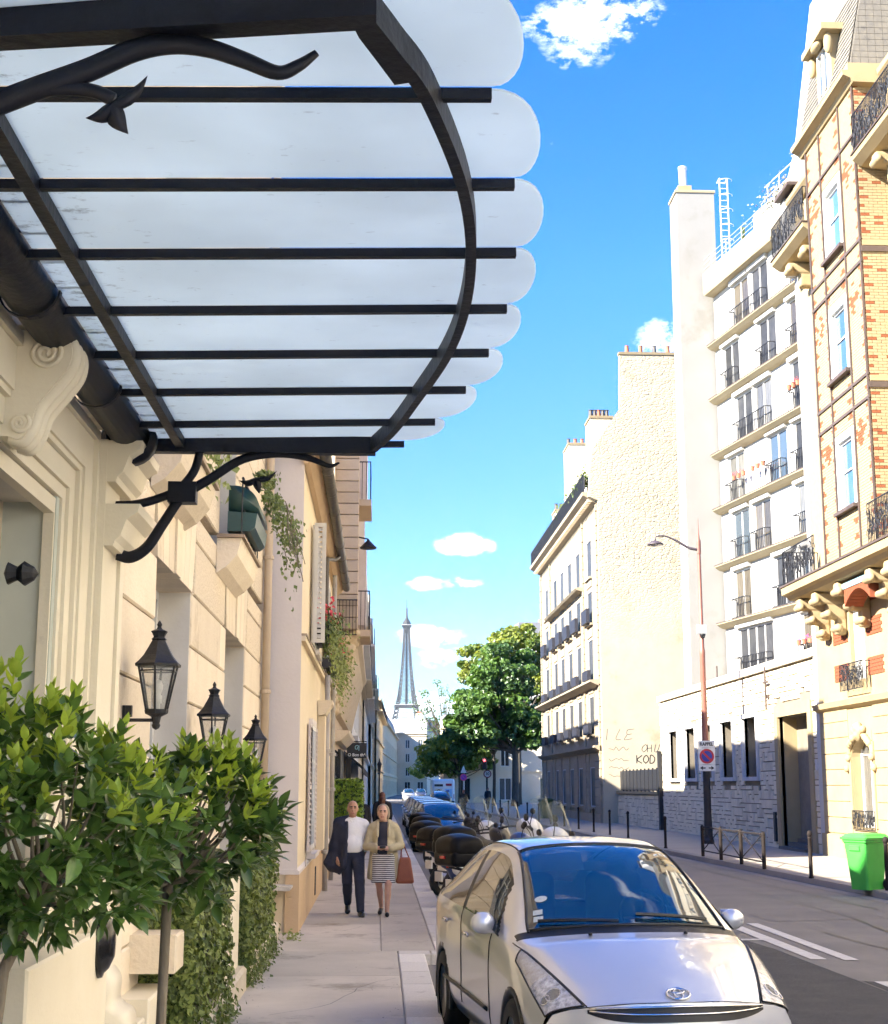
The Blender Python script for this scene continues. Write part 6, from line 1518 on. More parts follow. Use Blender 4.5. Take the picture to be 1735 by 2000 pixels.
    for k, (dz, rad) in enumerate(((.004, .007), (-.035, .006))):
        q = []
        for i in range(N):
            x = -.55+1.10*i/(N-1); z = .664-.022*(abs(x)/.56)**2+dz*(1 if k == 0 else (1-(abs(x)/.58)**3)); ztop = np.interp(abs(x), [0, .28, .50, .66], [.685, .68, .66, .635]); p = nose(x, (z-.16)/(ztop-.16)); q.append((p[0], p[1]-.012, p[2]))
        c_ = MB(); c_.tube(q, rad, 6); c_.build('grille_blade', M_chrome, gr_, True)
    def curve_on(pts, rad, nm, mat, par, both=True, off=.002, side=None):
        for sg in ((1, -1) if both else (side or 1,)):
            c_ = MB(); q = []
            for s, r in pts:
                p = csurf(s, r)+cnorm(s, r)*off; q.append((p[0]*sg, p[1], p[2]))
            c_.tube(q, rad, 5); c_.build(nm, mat, par, True)
    seq = lambda s0, s1, r0, r1, n=12: [(s0+(s1-s0)*k/n, r0+(r1-r0)*k/n) for k in range(n+1)]
    curve_on([(k*2.84/20, rb(k*2.84/20)) for k in range(21)], .004, 'bonnet_gap', M_trim, objs['bonnet'])
    curve_on(seq(3.05, 5.95, 6.1, 6.1, 18), .011, 'screen_seal', M_trim, objs['windscreen'])
    for nm, s_ in (('screen_seal', 5.94), ('screen_seal', 3.12)):
        q = [csurf(s_, 6.1+1.9*k/12)+cnorm(s_, 6.1+1.9*k/12)*.002 for k in range(13)]; q = [tuple(p) for p in q]+[(-p[0], p[1], p[2]) for p in q[::-1][1:]]; c_ = MB(); c_.tube(q, .011, 5); c_.build(nm, M_trim, objs['windscreen'], True)
    curve_on(seq(6.0, 9.6, 6.12, 6.1, 12), .006, 'roof_ditch', M_trim, objs['roof'])
    for wy, wz in WH:
        for sg in (1, -1):
            c_ = MB(); c_.tube([(sg*.835, wy+.350*math.cos(a), wz+.350*math.sin(a)) for a in [math.pi*(k/16*1.16-.08) for k in range(17)]], .034, 6); c_.build('wheel_arch', M_trim, t, True)
            w = MB(); w.lathe([(.20, -.10), (.285, -.10), (.305, -.07), (.308, 0), (.305, .07), (.285, .10), (.20, .10)], (sg*.765, wy, wz), 28, 0); wo_ = w.build('wheel', M_tyre, t, True)
            w = MB(); w.lathe([(0, .06), (.05, .065), (.19, .05), (.205, .085), (.21, .085), (.21, -.08), (0, -.08)], (0, 0, 0), 24, 0); ro = w.build('rim', M_rim, wo_, True); ro.location = (sg*.765, wy, wz); ro.rotation_euler = (0, 0, 0 if sg > 0 else math.pi)
    # door seams, handles, rubbing strips, mirrors
    for s_ in (7.62,): curve_on([(s_, 1.0+3.2*k/10) for k in range(11)], .004, 'door_gap', M_trim, t)
    curve_on([(4.35+.2*math.sin(k/10*3.1), 1.0+3.2*k/10) for k in range(11)], .004, 'door_gap', M_trim, t)
    curve_on(seq(4.7, 9.0, 1.55, 1.55, 14), .016, 'rubbing_strip', M_trim, t, off=.006)
    for s_ in (7.05, 8.7):
        for sg in (1, -1):
            p = csurf(s_, 3.35); h_ = MB(); h_.tube([(sg*(p[0]+.022), p[1]-.09, p[2]), (sg*(p[0]+.03), p[1], p[2]+.004), (sg*(p[0]+.022), p[1]+.09, p[2])], .014, 6); h_.build('door_handle', M_chrome, t, True)
    for sg in (1, -1):
        mo = sdf_obj('mirror', [('e', (sg*.925, 1.545, .985), (.09, .06, .068)), ('c', (sg*.84, 1.55, .945), (sg*.90, 1.55, .955), .03, .03)], .012, M_paint, t, k=.02)
        b = MB(); b.box(sg*.86, sg*.955, 1.605, 1.612, .945, 1.045); b.build('mirror_glass', M_chrome, mo)
        m2 = MB(); m2.add([(sg*.868, 1.36, .935), (sg*.860, 1.64, .95), (sg*.80, 1.62, 1.08)], [(0, 1, 2)] if sg > 0 else [(2, 1, 0)]); m2.build('mirror_base', M_trim, t)
    # headlights
    def patch(c00, c10, c11, c01, n, off, bulge=0.0):
        V = []
        for a in range(n+1):
            for b_ in range(n+1):
                u, v = a/n, b_/n; s = (c00[0]*(1-u)+c10[0]*u)*(1-v)+(c01[0]*(1-u)+c11[0]*u)*v; r = (c00[1]*(1-u)+c10[1]*u)*(1-v)+(c01[1]*(1-u)+c11[1]*u)*v
                V.append(csurf(max(s, 0), r)+cnorm(max(s, .05), r)*(off+bulge*math.sin(math.pi*u)*math.sin(math.pi*v)))
        F = [(a*(n+1)+b_, (a+1)*(n+1)+b_, (a+1)*(n+1)+b_+1, a*(n+1)+b_+1) for a in range(n) for b_ in range(n)]
        return V, F
    C00, C10, C11, C01 = (.02, 5.62), (.0, 3.75), (1.95, 3.9), (2.2, 4.8)
    lerp = lambda p, q, t_: (p[0]+(q[0]-p[0])*t_, p[1]+(q[1]-p[1])*t_)
    mid0, mid1 = lerp(C00, C01, .52), lerp(C10, C11, .52)
    for sg in (1, -1):
        def put(cs, nm, mat, par, off, bul=0.0):
            V, F = patch(*cs, 10, off, bul); m_ = MB(); m_.add([(p[0]*sg, p[1], p[2]) for p in V], F if sg > 0 else [f[::-1] for f in F]); return m_.build(nm, mat, par, True)
        hl = put((C00, C10, mid1, mid0), 'headlight', M_refl, t, .004)
        put((mid0, mid1, C11, C01), 'turn_signal', M_turn, hl, .004)
        put((C00, C10, C11, C01), 'lamp_lens', M_lens, hl, .009, .014)
        ring = []
        for a, b_ in ((C00, C10), (C10, C11), (C11, C01), (C01, C00)):
            for k in range(8): q = lerp(a, b_, k/8); p = csurf(max(q[0], 0), q[1])+cnorm(max(q[0], .05), q[1])*.007; ring.append((p[0]*sg, p[1], p[2]))
        ring.append(ring[0]); c_ = MB(); c_.tube(ring, .006, 5); c_.build('lamp_rim', M_trim, hl, True)
        for (fu, fv, rad) in ((.42, .45, .045), (.72, .38, .030)):
            q = lerp(lerp(C00, C10, fu), lerp(mid0, mid1, fu), fv); p = csurf(q[0], q[1]); nn_ = cnorm(q[0], q[1]); a1 = np.cross(nn_, [0, 0, 1.]); a1 /= np.linalg.norm(a1); a2 = np.cross(nn_, a1); bl = MB(); N2 = 18
            bl.add([tuple((p+nn_*.0065+a1*rad*math.cos(6.2832*k/N2)+a2*rad*math.sin(6.2832*k/N2))*np.array([sg, 1, 1])) for k in range(N2)], [tuple(range(N2)) if sg < 0 else tuple(range(N2-1, -1, -1))]); bl.build('projector', M_side, hl)
            rg = MB(); rg.tube([tuple((p+nn_*.008+a1*rad*1.1*math.cos(6.2832*k/N2)+a2*rad*1.1*math.sin(6.2832*k/N2))*np.array([sg, 1, 1])) for k in range(N2+1)], .005, 5, cap=False); rg.build('projector_ring', M_chrome, hl, True)
    # emblem of three ovals
    s_, r_ = .22, 8.0; c = csurf(s_, r_); n_ = cnorm(s_, r_); n_ = np.array([0, n_[1], n_[2]]); n_ /= np.linalg.norm(n_); if_ = np.array([1., 0, 0]); up = np.cross(if_, n_); up = up if up[2] > 0 else -up
    e = MB()
    def oval(cx, cz_, a, b_, rad): e.tube([tuple(c+n_*.008+if_*(cx+a*math.cos(g))+up*(cz_+b_*math.sin(g))) for g in [2*math.pi*k/24 for k in range(25)]], rad, 6, cap=False)
    oval(0, 0, .072, .050, .0065); oval(0, .0, .026, .046, .005); oval(0, .024, .046, .020, .005); e.build('emblem', M_chrome, objs['bonnet'], True)
    for dx in (-.33, .33):
        p = csurf(2.72, 8-abs(dx)/.38*1.0); z = MB(); z.lathe([(.014, 0), (.014, .012), (.006, .018), (0, .018)], (dx, p[1]-.02, p[2]+.0), 8); z.build('washer_jet', M_trim, objs['bonnet'])
    for (r0, r1, sg, s0, s1) in ((6.35, 7.75, -1, 3.30, 3.16), (7.9, 6.5, 1, 3.34, 3.26), ):
        q = []
        for k in range(9):
            u = k/8; p = csurf(s0+(s1-s0)*u, r0+(r1-r0)*u)+cnorm(s0, r0)*.022; q.append((p[0]*sg, p[1], p[2]))
        c_ = MB(); c_.tube(q, .012, 5); c_.build('wiper', M_trim, objs['windscreen'])
    # stickers inside the screen, lower corner on the pavement side
    def sticker(s, r, a, b_, nm, rnd_=False):
        c = csurf(s, r); n2 = cnorm(s, r); ux = csurf(s, r-.2)-c; ux /= np.linalg.norm(ux); uy = np.cross(n2, ux); N = 16 if rnd_ else 4; m_ = MB()
        pts = [c+n2*.004+(ux*a*math.cos(2*math.pi*(k+.5)/N)+uy*b_*math.sin(2*math.pi*(k+.5)/N))*(1 if rnd_ else 1.414) for k in range(N)]
        m_.add([(-p[0], p[1], p[2]) for p in pts], [tuple(range(N-1, -1, -1))]); m_.build(nm, pm('sticker_white', (.62, .66, .64), (.4, .46, .46), scale=60, rough=.5), objs['windscreen'])
    if full: sticker(3.95, 6.45, .045, .032, 'sticker', True); sticker(3.60, 6.36, .034, .024, 'sticker'); sticker(3.42, 6.36, .034, .026, 'sticker')
    # cabin
    ib = MB(); ib.box(-.66, .66, 1.25, 1.75, .62, .93); ib.build('dashboard', M_int, t)
    for sx in (-.36, .36): sdf_obj('seat', [('b', (sx, 2.35, .62), (.24, .26, .10), .06), ('b', (sx, 2.62, .92), (.23, .09, .32), .07), ('b', (sx, 2.66, 1.24), (.12, .06, .09), .04)], .03, M_int, t, k=.05)
    sw = MB(); sw.tube([(.36+.18*math.cos(a), 1.86+.06*math.sin(a), .98+.17*math.sin(a)) for a in [2*math.pi*k/20 for k in range(21)]], .014, 6); sw.tube([(.2, 1.86, .97), (.52, 1.86, .97)], .014, 6); sw.build('steering_wheel', M_int, t)
    mm = MB(); mm.box(-.1, .1, 1.92, 1.95, 1.28, 1.34); mm.build('rear_view_mirror', M_int, t)
    vz = MB(); vz.add([(-.50, 1.92, 1.385), (-.12, 1.86, 1.41), (-.12, 1.76, 1.30), (-.50, 1.82, 1.28)], [(0, 1, 2, 3)]); vz.build('sun_visor', pm('visor', (.35, .37, .4), rough=.8), t)
    pb = MB(); pb.box(-.7, .7, 3.5, 4.1, .55, .92); pb.build('parcel_shelf', M_int, t)
    return t
c0 = car('parked_car', 'silver hatchback parked at the kerb, its bonnet towards the camera', 'cars parked along the left kerb')
c0.location = (1.81, 8.75, .0); c0.rotation_euler = (0, 0, R(6.4)); c0.scale = (.975, 1.05, 1.085)
def paint(nm, c, metal=.4): return {'silver_paint': pm(nm, c, tuple(x*.95 for x in c), scale=.6, rough=.25, metal=metal, coat=1.0)}
GC = 'cars parked along the left kerb'
for k, (x, y, lab, c) in enumerate(((1.95, 44.5, 'black car behind the row of scooters, nearest after them', (.02, .022, .028)), (2.0, 50.5, 'dark grey car parked second behind the scooters', (.06, .065, .075)), (2.05, 57, 'pale blue grey car parked third behind the scooters', (.30, .36, .42)), (2.1, 64, 'light silver car farther along the kerb', (.5, .54, .6)), (2.2, 72, 'blue grey car farthest along the kerb', (.25, .32, .45)))):
    place(c0, (x, y, 0), R(random.uniform(-1, 1.5)), lab, GC, paint('car_paint_%s' % 'abcde'[k], c), scale=(1.0, 1.0, 1.0))
place(c0, (5.0, 120, 0), math.pi, 'dark car driving away far down the street', 'cars far down the street', paint('car_paint_f', (.05, .05, .06)))
place(c0, (4.2, 200, 0), 0, 'distant pale car at the end of the street', 'cars far down the street', paint('car_paint_g', (.5, .5, .5)))
place(c0, (6.3, 215, 0), 0, 'distant dark car beside the pale one', 'cars far down the street', paint('car_paint_h', (.08, .08, .09)))

# ================================================================ scooters
M_leath = pm('seat_vinyl', (.02, .019, .018), (.035, .032, .03), scale=20, rough=.55, bump=.2)
M_screen = pm('scooter_screen', (.55, .65, .58), (.45, .55, .5), scale=2, rough=.05, alpha=.28, spec=.9)
M_case = pm('top_case_black', (.008, .008, .009), (.013, .013, .014), scale=6, rough=.35, spec=.06)
M_dk = pm('engine_black', (.02, .02, .021), (.05, .05, .05), scale=15, rough=.5, metal=.3)
def scooter(name, label, body, case=True, screen=True, bodyc=None):
    t = thing(name, label, 'scooter', group='scooters parked nose-out along the kerb')
    sdf_obj('body', [('c', (.35, 0, .62), (.85, 0, .60), .17, .13), ('c', (.10, 0, .74), (.4, 0, .66), .08, .15), ('c', (.75, 0, .34), (1.2, 0, .32), .11, .10), ('c', (1.2, 0, .34), (1.42, 0, .78), .11, .13)], .025, body, t, k=.08)
    sdf_obj('front_fairing', [('c', (1.46, 0, .50), (1.42, 0, .98), .13, .14), ('e', (1.50, 0, .92), (.14, .21, .20)), ('e', (1.40, 0, 1.06), (.13, .17, .10)), ('c', (1.55, 0, .62), (1.62, 0, .40), .07, .05)], .025, body, t, k=.07)
    sdf_obj('seat', [('c', (.22, 0, .84), (.55, 0, .83), .10, .12), ('c', (.55, 0, .80), (.88, 0, .76), .12, .08)], .025, M_leath, t, k=.05)
    for x, w_ in ((.28, .075), (1.60, .06)):
        w = MB(); w.lathe([(.15, -w_*.8), (.22, -w_), (.255, -w_*.6), (.262, 0), (.255, w_*.6), (.22, w_), (.15, w_*.8)], (x, 0, .262), 24, 1); wo_ = w.build('wheel', M_tyre, t, True)
        w = MB(); w.lathe([(0, -.05), (.05, -.06), (.15, -.03), (.16, -.05), (.16, .05), (.15, .03), (.05, .06), (0, .05)], (x, 0, .262), 16, 1); w.build('rim', M_rim, wo_, True)
    f = MB(); f.tube([(1.60, .09, .262), (1.50, .09, .62)], .022, 6); f.tube([(1.60, -.09, .262), (1.50, -.09, .62)], .022, 6); f.build('fork', M_dk, t)
    sdf_obj('engine', [('b', (.42, .0, .33), (.26, .14, .12), .05), ('c', (.28, .10, .27), (.55, .12, .30), .08, .07)], .03, M_dk, t, k=.04)
    ex = MB(); ex.tube([(.62, -.15, .30), (.45, -.17, .30), (.05, -.19, .38)], [.03, .06, .058], 10); ex.build('exhaust', M_rim, t, True)
    hb_ = MB(); hb_.tube(catmull([(1.22, -.34, 1.02), (1.28, -.22, 1.04), (1.36, 0, 1.05), (1.28, .22, 1.04), (1.22, .34, 1.02)], 4), .016, 6); hb_.tube([(1.24, -.34, 1.02), (1.20, -.40, 1.01)], .022, 6); hb_.tube([(1.24, .34, 1.02), (1.20, .40, 1.01)], .022, 6); hb_.build('handlebar', M_dk, t)
    for s in (-1, 1):
        m_ = MB(); m_.tube(catmull([(1.27, s*.25, 1.04), (1.26, s*.30, 1.15), (1.24, s*.36, 1.22)], 4), .007, 5); mo = m_.build('mirror_stalk', M_dk, t); sdf_obj('mirror', [('e', (1.23, s*.38, 1.26), (.022, .062, .045))], .012, M_dk, mo)
    hlm = MB(); hlm.lathe([(0, .03), (.06, .02), (.08, 0), (.08, -.03)], (1.625, 0, .92), 14, 0); hlm.build('headlamp', M_lens, t, True)
    pl_ = MB(); pl_.box(-.02, .0, -.10, .10, .48, .62); pl_.build('number_plate', M_whitef, t)
    if screen:
        sc_ = MB(); n = 6
        for i in range(n+1):
            for j in range(5):
                u = -1+2*i/n; v = j/4; sc_.v.append((1.50-.20*v-.10*u*u, u*(.21+.03*v-.06*v*v), 1.06+.60*v*(1-.12*u*u)))
        for i in range(n):
            for j in range(4): sc_.f.append((i*5+j, (i+1)*5+j, (i+1)*5+j+1, i*5+j+1))
        sc_.build('windscreen', M_screen, t, True)
    if case:
        tcx = sdf_obj('top_case', [('b', (-.06, 0, 1.0), (.21, .27, .09), .05)], .02, M_case, t); sdf_obj('case_lid', [('b', (-.06, 0, 1.12), (.215, .275, .12), .10), ('e', (-.07, 0, 1.19), (.19, .24, .09))], .02, M_case, tcx, k=.04)
        rk = MB(); rk.tube([(.1, .1, .84), (-.15, .1, .90)], .012, 5); rk.tube([(.1, -.1, .84), (-.15, -.1, .90)], .012, 5); rk.build('rack', M_dk, t)
        rl = MB(); rl.box(-.285, -.27, -.06, .06, 1.0, 1.03); rl.build('reflector', pm('reflector_red', (.35, .02, .02), rough=.2), tcx)
    else:
        tl_ = MB(); tl_.box(-.02, .01, -.08, .08, .74, .80); tl_.build('tail_lamp', pm('reflector_red', (.35, .02, .02), rough=.2), t)
    return t
M_sc1 = pm('scooter_champagne', (.50, .44, .36), (.46, .40, .33), scale=2, rough=.25, metal=.5, coat=.8); M_sc2 = pm('scooter_dark', (.025, .026, .03), (.04, .04, .045), scale=3, rough=.3, coat=.5); M_sc3 = pm('scooter_white', (.72, .72, .71), (.66, .66, .65), scale=2, rough=.3, coat=.5); M_sc4 = pm('scooter_blue', (.02, .05, .16), (.03, .06, .2), scale=2, rough=.3, coat=.6)
s1 = scooter('motor_scooter', 'champagne scooter with glossy black top case right behind the silver hatchback', M_sc1); s1.location = (1.10, 18.7, 0); s1.rotation_euler = (0, 0, R(24)); s1.scale = (1.1, 1.1, 1.1)
s2 = scooter('motor_scooter', 'white scooter without top case whose pale fairing shows behind the car roof', M_sc3, case=False, screen=False); s2.location = (.98, 19.75, 0); s2.rotation_euler = (0, 0, R(22)); s2.scale = (1.12, 1.12, 1.24)
def sc(src, x, y, a, lab, mats=None, s=1.05): return place(src, (x, y, 0), R(a), lab, 'scooters parked nose-out along the kerb', mats, s)
sc(s1, 1.18, 21.3, 26, 'dark scooter with black top case, second top case from the hatchback', {'scooter_champagne': M_sc2}, 1.13)
sc(s1, .98, 23.3, 28, 'blue scooter with top case, third top case from the hatchback', {'scooter_champagne': M_sc4}, 1.08)
sc(s2, 1.1, 24.8, 30, 'long white scooter leaning in the middle of the scooter row', None, 1.25)
sc(s1, .95, 26.9, 30, 'black scooter with red-lit top case, fourth top case from the hatchback', {'scooter_champagne': M_sc2}, 1.08)
sc(s2, 1.15, 29.0, 32, 'dark scooter half hidden behind the long white scooter', {'scooter_white': M_sc2}, 1.08)
sc(s1, 1.1, 31.5, 32, 'white scooter with windscreen near the far end of the scooter row', {'scooter_champagne': M_sc3}, 1.08)
sc(s2, 1.2, 34, 32, 'black scooter farthest from the hatchback in the scooter row', {'scooter_white': M_sc2}, 1.08)
sc(s1, 1.15, 37, 34, 'grey scooter with top case next to the first parked black car', {'scooter_champagne': M_dk}, 1.05)

# ================================================================ people
SK = pm('skin_tan', (.42, .23, .15), (.36, .19, .12), scale=14, rough=.5, sub=.08); SK2 = pm('skin_fair', (.56, .34, .25), (.50, .29, .21), scale=14, rough=.5, sub=.08)
SKd = pm('eye_brow_dark', (.05, .03, .025), rough=.6); LIP = pm('lips', (.34, .13, .11), rough=.45); EYE = pm('eye_white', (.55, .52, .5), rough=.2)
def body_prims(H, sh, arms, legs, feet, belly=0.0, hd=(0, 0), thin=1.0, handlen=1.0):
    s = H/1.70; p = []
    hx, hy = hd; hz = 1.585
    p += [('e', (hx, -.005+hy, hz+.005), (.076, .096, .112)), ('e', (hx, -.035+hy, hz-.065), (.056, .066, .064)), ('e', (hx, -.06+hy, hz-.10), (.032, .036, .026)), ('c', (hx, -.098+hy, hz+.012), (hx, -.121+hy, hz-.028), .010, .017, {'k': .012}),
          ('e', (hx-.076, .005+hy, hz-.012), (.014, .026, .034), {'k': .01}), ('e', (hx+.076, .005+hy, hz-.012), (.014, .026, .034), {'k': .01}), ('e', (hx-.03, -.088+hy, hz+.028), (.03, .014, .012), {'k': .012}), ('e', (hx+.03, -.088+hy, hz+.028), (.03, .014, .012), {'k': .012}),
          ('e', (hx-.032, -.101+hy, hz+.008), (.017, .012, .010), {'sub': True, 'k': .008}), ('e', (hx+.032, -.101+hy, hz+.008), (.017, .012, .010), {'sub': True, 'k': .008}), ('e', (hx, -.100+hy, hz-.066), (.026, .012, .010), {'k': .01})]
    p += [('c', (0, .015, 1.38), (hx*.6, .005+hy*.6, 1.50), .06, .052), ('e', (0, .0, 1.24), (.165*sh, .112, .19)), ('e', (0, -.015-belly*.5, 1.05), (.145*sh, .115+belly, .16)), ('e', (0, .005, .92), (.158, .115, .12)),
          ('c', (-.05, .01, 1.395), (-.155*sh, .01, 1.355), .055, .06), ('c', (.05, .01, 1.395), (.155*sh, .01, 1.355), .055, .06)]
    for a in arms:
        (x0, y0, z0), (x1, y1, z1), (x2, y2, z2) = a['j']
        p += [('c', (x0, y0, z0), (x1, y1, z1), .052*thin, .041*thin, {'k': .03}), ('c', (x1, y1, z1), (x2, y2, z2), .041*thin, .028*thin, {'k': .015})]
        d = Vector(a['hand']).normalized(); n = Vector(a.get('palm', (0, -1, 0))); n = (n-d*n.dot(d)).normalized(); w_ = d.cross(n)
        P0 = Vector((x2, y2, z2)); pc = P0+d*.045
        p += [('e', tuple(pc), (.034, .034, .036), {'k': .012}), ('c', tuple(P0), tuple(P0+d*.075), .024, .026, {'k': .012})]
        for k, (o, L) in enumerate(((-.030, .062), (-.010, .072), (.010, .068), (.028, .052))):
            b0 = P0+d*.08+w_*o; b1 = b0+d*L*.5+n*.008; b2 = b1+d*L*.32+n*a.get('curl', .025); p += [('c', tuple(b0), tuple(b1), .0095, .009, {'k': .004}), ('c', tuple(b1), tuple(b2), .009, .0078, {'k': .004})]
        th = P0+d*.03-w_*.030*a.get('side', 1); t1 = th+d*.035-w_*.02*a.get('side', 1)+n*.012; p += [('c', tuple(th), tuple(t1), .012, .0105, {'k': .006}), ('c', tuple(t1), tuple(t1+d*.03+n*.012), .0105, .0085, {'k': .004})]
    for (h_, k_, a_) in legs: p += [('c', h_, k_, .083*thin, .056*thin, {'k': .03}), ('c', k_, a_, .056*thin, .036*thin, {'k': .02}), ('e', tuple(np.array(k_)*.62+np.array(a_)*.38+np.array([0, .022, 0])), (.046*thin, .046*thin, .10), {'k': .03})]
    for (a_, toe) in feet: p += [('c', (a_[0], a_[1]+.03, a_[2]-.045), toe, .036, .030, {'k': .02})]
    return p
def scl(p, s):
    out = []
    for q in p:
        q = list(q); q[1] = tuple(np.array(q[1])*s); q[2] = tuple(np.array(q[2])*s)
        if q[0] == 'c': q[3] *= s; q[4] *= s
        if q[0] == 'b': q[3] *= s
        out.append(tuple(q))
    return out
def fat(p, d, keep):
    out = []
    for i in keep:
        q = list(p[i])
        if q[0] == 'c': q[3] += d; q[4] += d
        else: q[2] = tuple(np.array(q[2])+d)
        out.append(tuple(q))
    return out
def facefn(s, hx, hy, hz):
    def fn(c):
        x, y, z = (c[:, 0]/s-hx), (c[:, 1]/s-hy), c[:, 2]/s-hz
        m = np.zeros(len(c)); fr = y < -.06
        m[fr & (np.abs(np.abs(x)-.032) < .016) & (np.abs(z-.008) < .0075)] = 1
        m[fr & (np.abs(np.abs(x)-.032) < .021) & (np.abs(z-.031) < .006)] = 1
        m[fr & (np.abs(x) < .024) & (np.abs(z+.066) < .008)] = 2
        return m
    return fn
GP = 'people walking on the pavements'
def arms_idx(n): return n
# the man: white shirt, navy jacket hung over one shoulder, navy trousers
H = 1.66; s = H/1.70
man = thing('person', 'bald man in white shirt with navy jacket over his shoulder, walking beside the woman', 'person', group=GP)
arms = [dict(j=((-.20, .02, 1.33), (-.25, .05, 1.06), (-.22, -.05, .84)), hand=(.05, -.25, -1), palm=(1, 0, 0), side=-1), dict(j=((.195, .02, 1.33), (.235, .085, 1.06), (.17, .15, .86)), hand=(-.3, .2, -1), palm=(-1, 0, 0), side=1)]
legs = [((-.085, .0, .89), (-.07, .05, .50), (-.05, .30, .17)), ((.085, 0, .89), (.11, -.18, .51), (.125, -.24, .085))]
feet = [((-.05, .30, .17), (-.055, .17, .035)), ((.125, -.24, .085), (.15, -.40, .04))]
bp_ = body_prims(1.7, 1.08, arms, legs, feet, belly=.02, hd=(.0, -.02)); 
MZ = [SK, SKd, LIP]
sdf_obj('body', scl(bp_, s), .0095, None, man, k=.022, mats=MZ, matfn=facefn(s, 0, -.02, 1.585))
sdf_obj('hair', scl([('e', (0, .022, 1.605), (.082, .088, .10)), ('e', (0, -.0, 1.585), (.081, .06, .05))], s), .009, pm('hair_grey_short', (.12, .11, .10), (.2, .19, .18), scale=60, rough=.8), man, cut=lambda X, Y, Z: np.maximum(Y-(-.045+.02)+.0+(1.61*s-Z)*.0-.0, -1) if False else np.minimum(-Y-.0+.0, 1)*1.0)
torso = [11, 12, 13, 14, 15, 16]
base_n = 17
a_len = [i for i in range(base_n, len(bp_))]
per_arm = 2+2+8+2
armR = [base_n, base_n+1]; armL = [base_n+per_arm, base_n+per_arm+1]; legI = list(range(base_n+2*per_arm, base_n+2*per_arm+6))
WS = pm('white_shirt', (.78, .78, .80), (.70, .70, .73), scale=9, rough=.8, bump=.5, bscale=26)
NV = pm('navy_cloth', (.014, .018, .036), (.022, .026, .05), scale=12, rough=.85, bump=.5, bscale=30)
sdf_obj('shirt', scl(fat(bp_, .016, [12, 13, 14, 15, 16]+armL+armR[:1])+[('c', (0, .015, 1.40), (0, .0, 1.44), .066, .06)], s), .011, WS, man, k=.03, cut=lambda X, Y, Z: np.maximum(.93*s-Z, -(1.455*s-Z)))
sdf_obj('collar', scl([('c', (-.06, -.03, 1.445), (-.015, -.085, 1.385), .016, .014), ('c', (.06, -.03, 1.445), (.015, -.085, 1.385), .016, .014), ('c', (-.06, -.02, 1.45), (-.05, .05, 1.46), .015, .015), ('c', (.06, -.02, 1.45), (.05, .05, 1.46), .015, .015), ('c', (-.05, .05, 1.46), (.05, .05, 1.46), .015, .015)], s), .01, WS, man, k=.01)
sdf_obj('trousers', scl(fat(bp_, .022, [14]+legI), s), .012, NV, man, k=.03, cut=lambda X, Y, Z: np.maximum(Z-.985*s, .06*s-Z))
sdf_obj('belt', scl([('e', (0, -.008, .965), (.172, .137, .03))], s), .01, M_leath, man)
for f_ in feet: sdf_obj('shoe', scl([('c', (f_[0][0], f_[0][1]+.035, .05+f_[0][2]-.10), (f_[1][0], f_[1][1], .04), .044, .040), ('b', ((f_[0][0]+f_[1][0])/2, (f_[0][1]+f_[1][1])/2, .022+max(0, f_[0][2]-.11)*.5), (.042, .13, .014), .01)], s), .01, pm('shoe_black', (.012, .012, .012), (.02, .02, .02), rough=.3), man, k=.02)
sdf_obj('jacket', scl([('c', (-.06, .02, 1.43), (-.20, .02, 1.37), .062, .085), ('c', (-.20, .02, 1.36), (-.25, .03, 1.02), .085, .10, {'s': (1, 1.05, 1)}), ('c', (-.25, .03, 1.02), (-.29, .04, .74), .10, .11, {'s': (1, .9, 1)}), ('c', (-.15, .0, 1.30), (-.15, .02, .98), .10, .10, {'s': (.8, 1.3, 1)}), ('c', (-.15, .02, .98), (-.17, .04, .72), .10, .13, {'s': (.8, 1.1, 1)}), ('c', (-.36, .02, .86), (-.39, .03, .78), .03, .05), ('c', (-.09, -.11, 1.38), (-.095, -.13, 1.05), .022, .028), ('c', (-.095, -.13, 1.05), (-.13, -.12, .74), .028, .04)], s), .012, NV, man, k=.05, cut=lambda X, Y, Z: (.64+.10*np.sin(X*14+2))*s-Z)
man.location = (-.375, 22.0, ZS); man.rotation_euler = (0, 0, R(3))
# the woman: beige trench coat open over navy top and striped skirt
H = 1.60; s = H/1.70
wom = thing('person', 'grey-blonde woman in open beige trench coat and striped skirt holding a brown bag', 'person', group=GP)
arms = [dict(j=((-.185, .02, 1.33), (-.265, .0, 1.06), (-.075, -.20, 1.045)), hand=(1, -.15, -.1), palm=(0, 0, 1), side=1, curl=.03), dict(j=((.185, .02, 1.33), (.275, .02, 1.07), (.12, -.20, 1.03)), hand=(-1, -.2, .0), palm=(0, 0, 1), side=-1, curl=.03)]
legs = [((-.08, .0, .90), (-.07, .0, .50), (-.04, .20, .14)), ((.08, 0, .90), (.085, -.12, .50), (.07, -.17, .09))]
feet = [((-.04, .20, .14), (-.055, .07, .035)), ((.07, -.17, .09), (.08, -.31, .035))]
bw = body_prims(1.7, .98, arms, legs, feet, belly=.015, hd=(-.01, -.03), thin=.95)
sdf_obj('body', scl(bw, s), .0095, None, wom, k=.022, mats=[SK2, SKd, LIP], matfn=facefn(s, -.01, -.03, 1.585))
HR = pm('hair_ash_blonde', (.30, .24, .17), (.20, .16, .12), scale=50, rough=.6, stretch=(3, 3, .4), c3=(.42, .38, .32), s3=30, t3=.6)
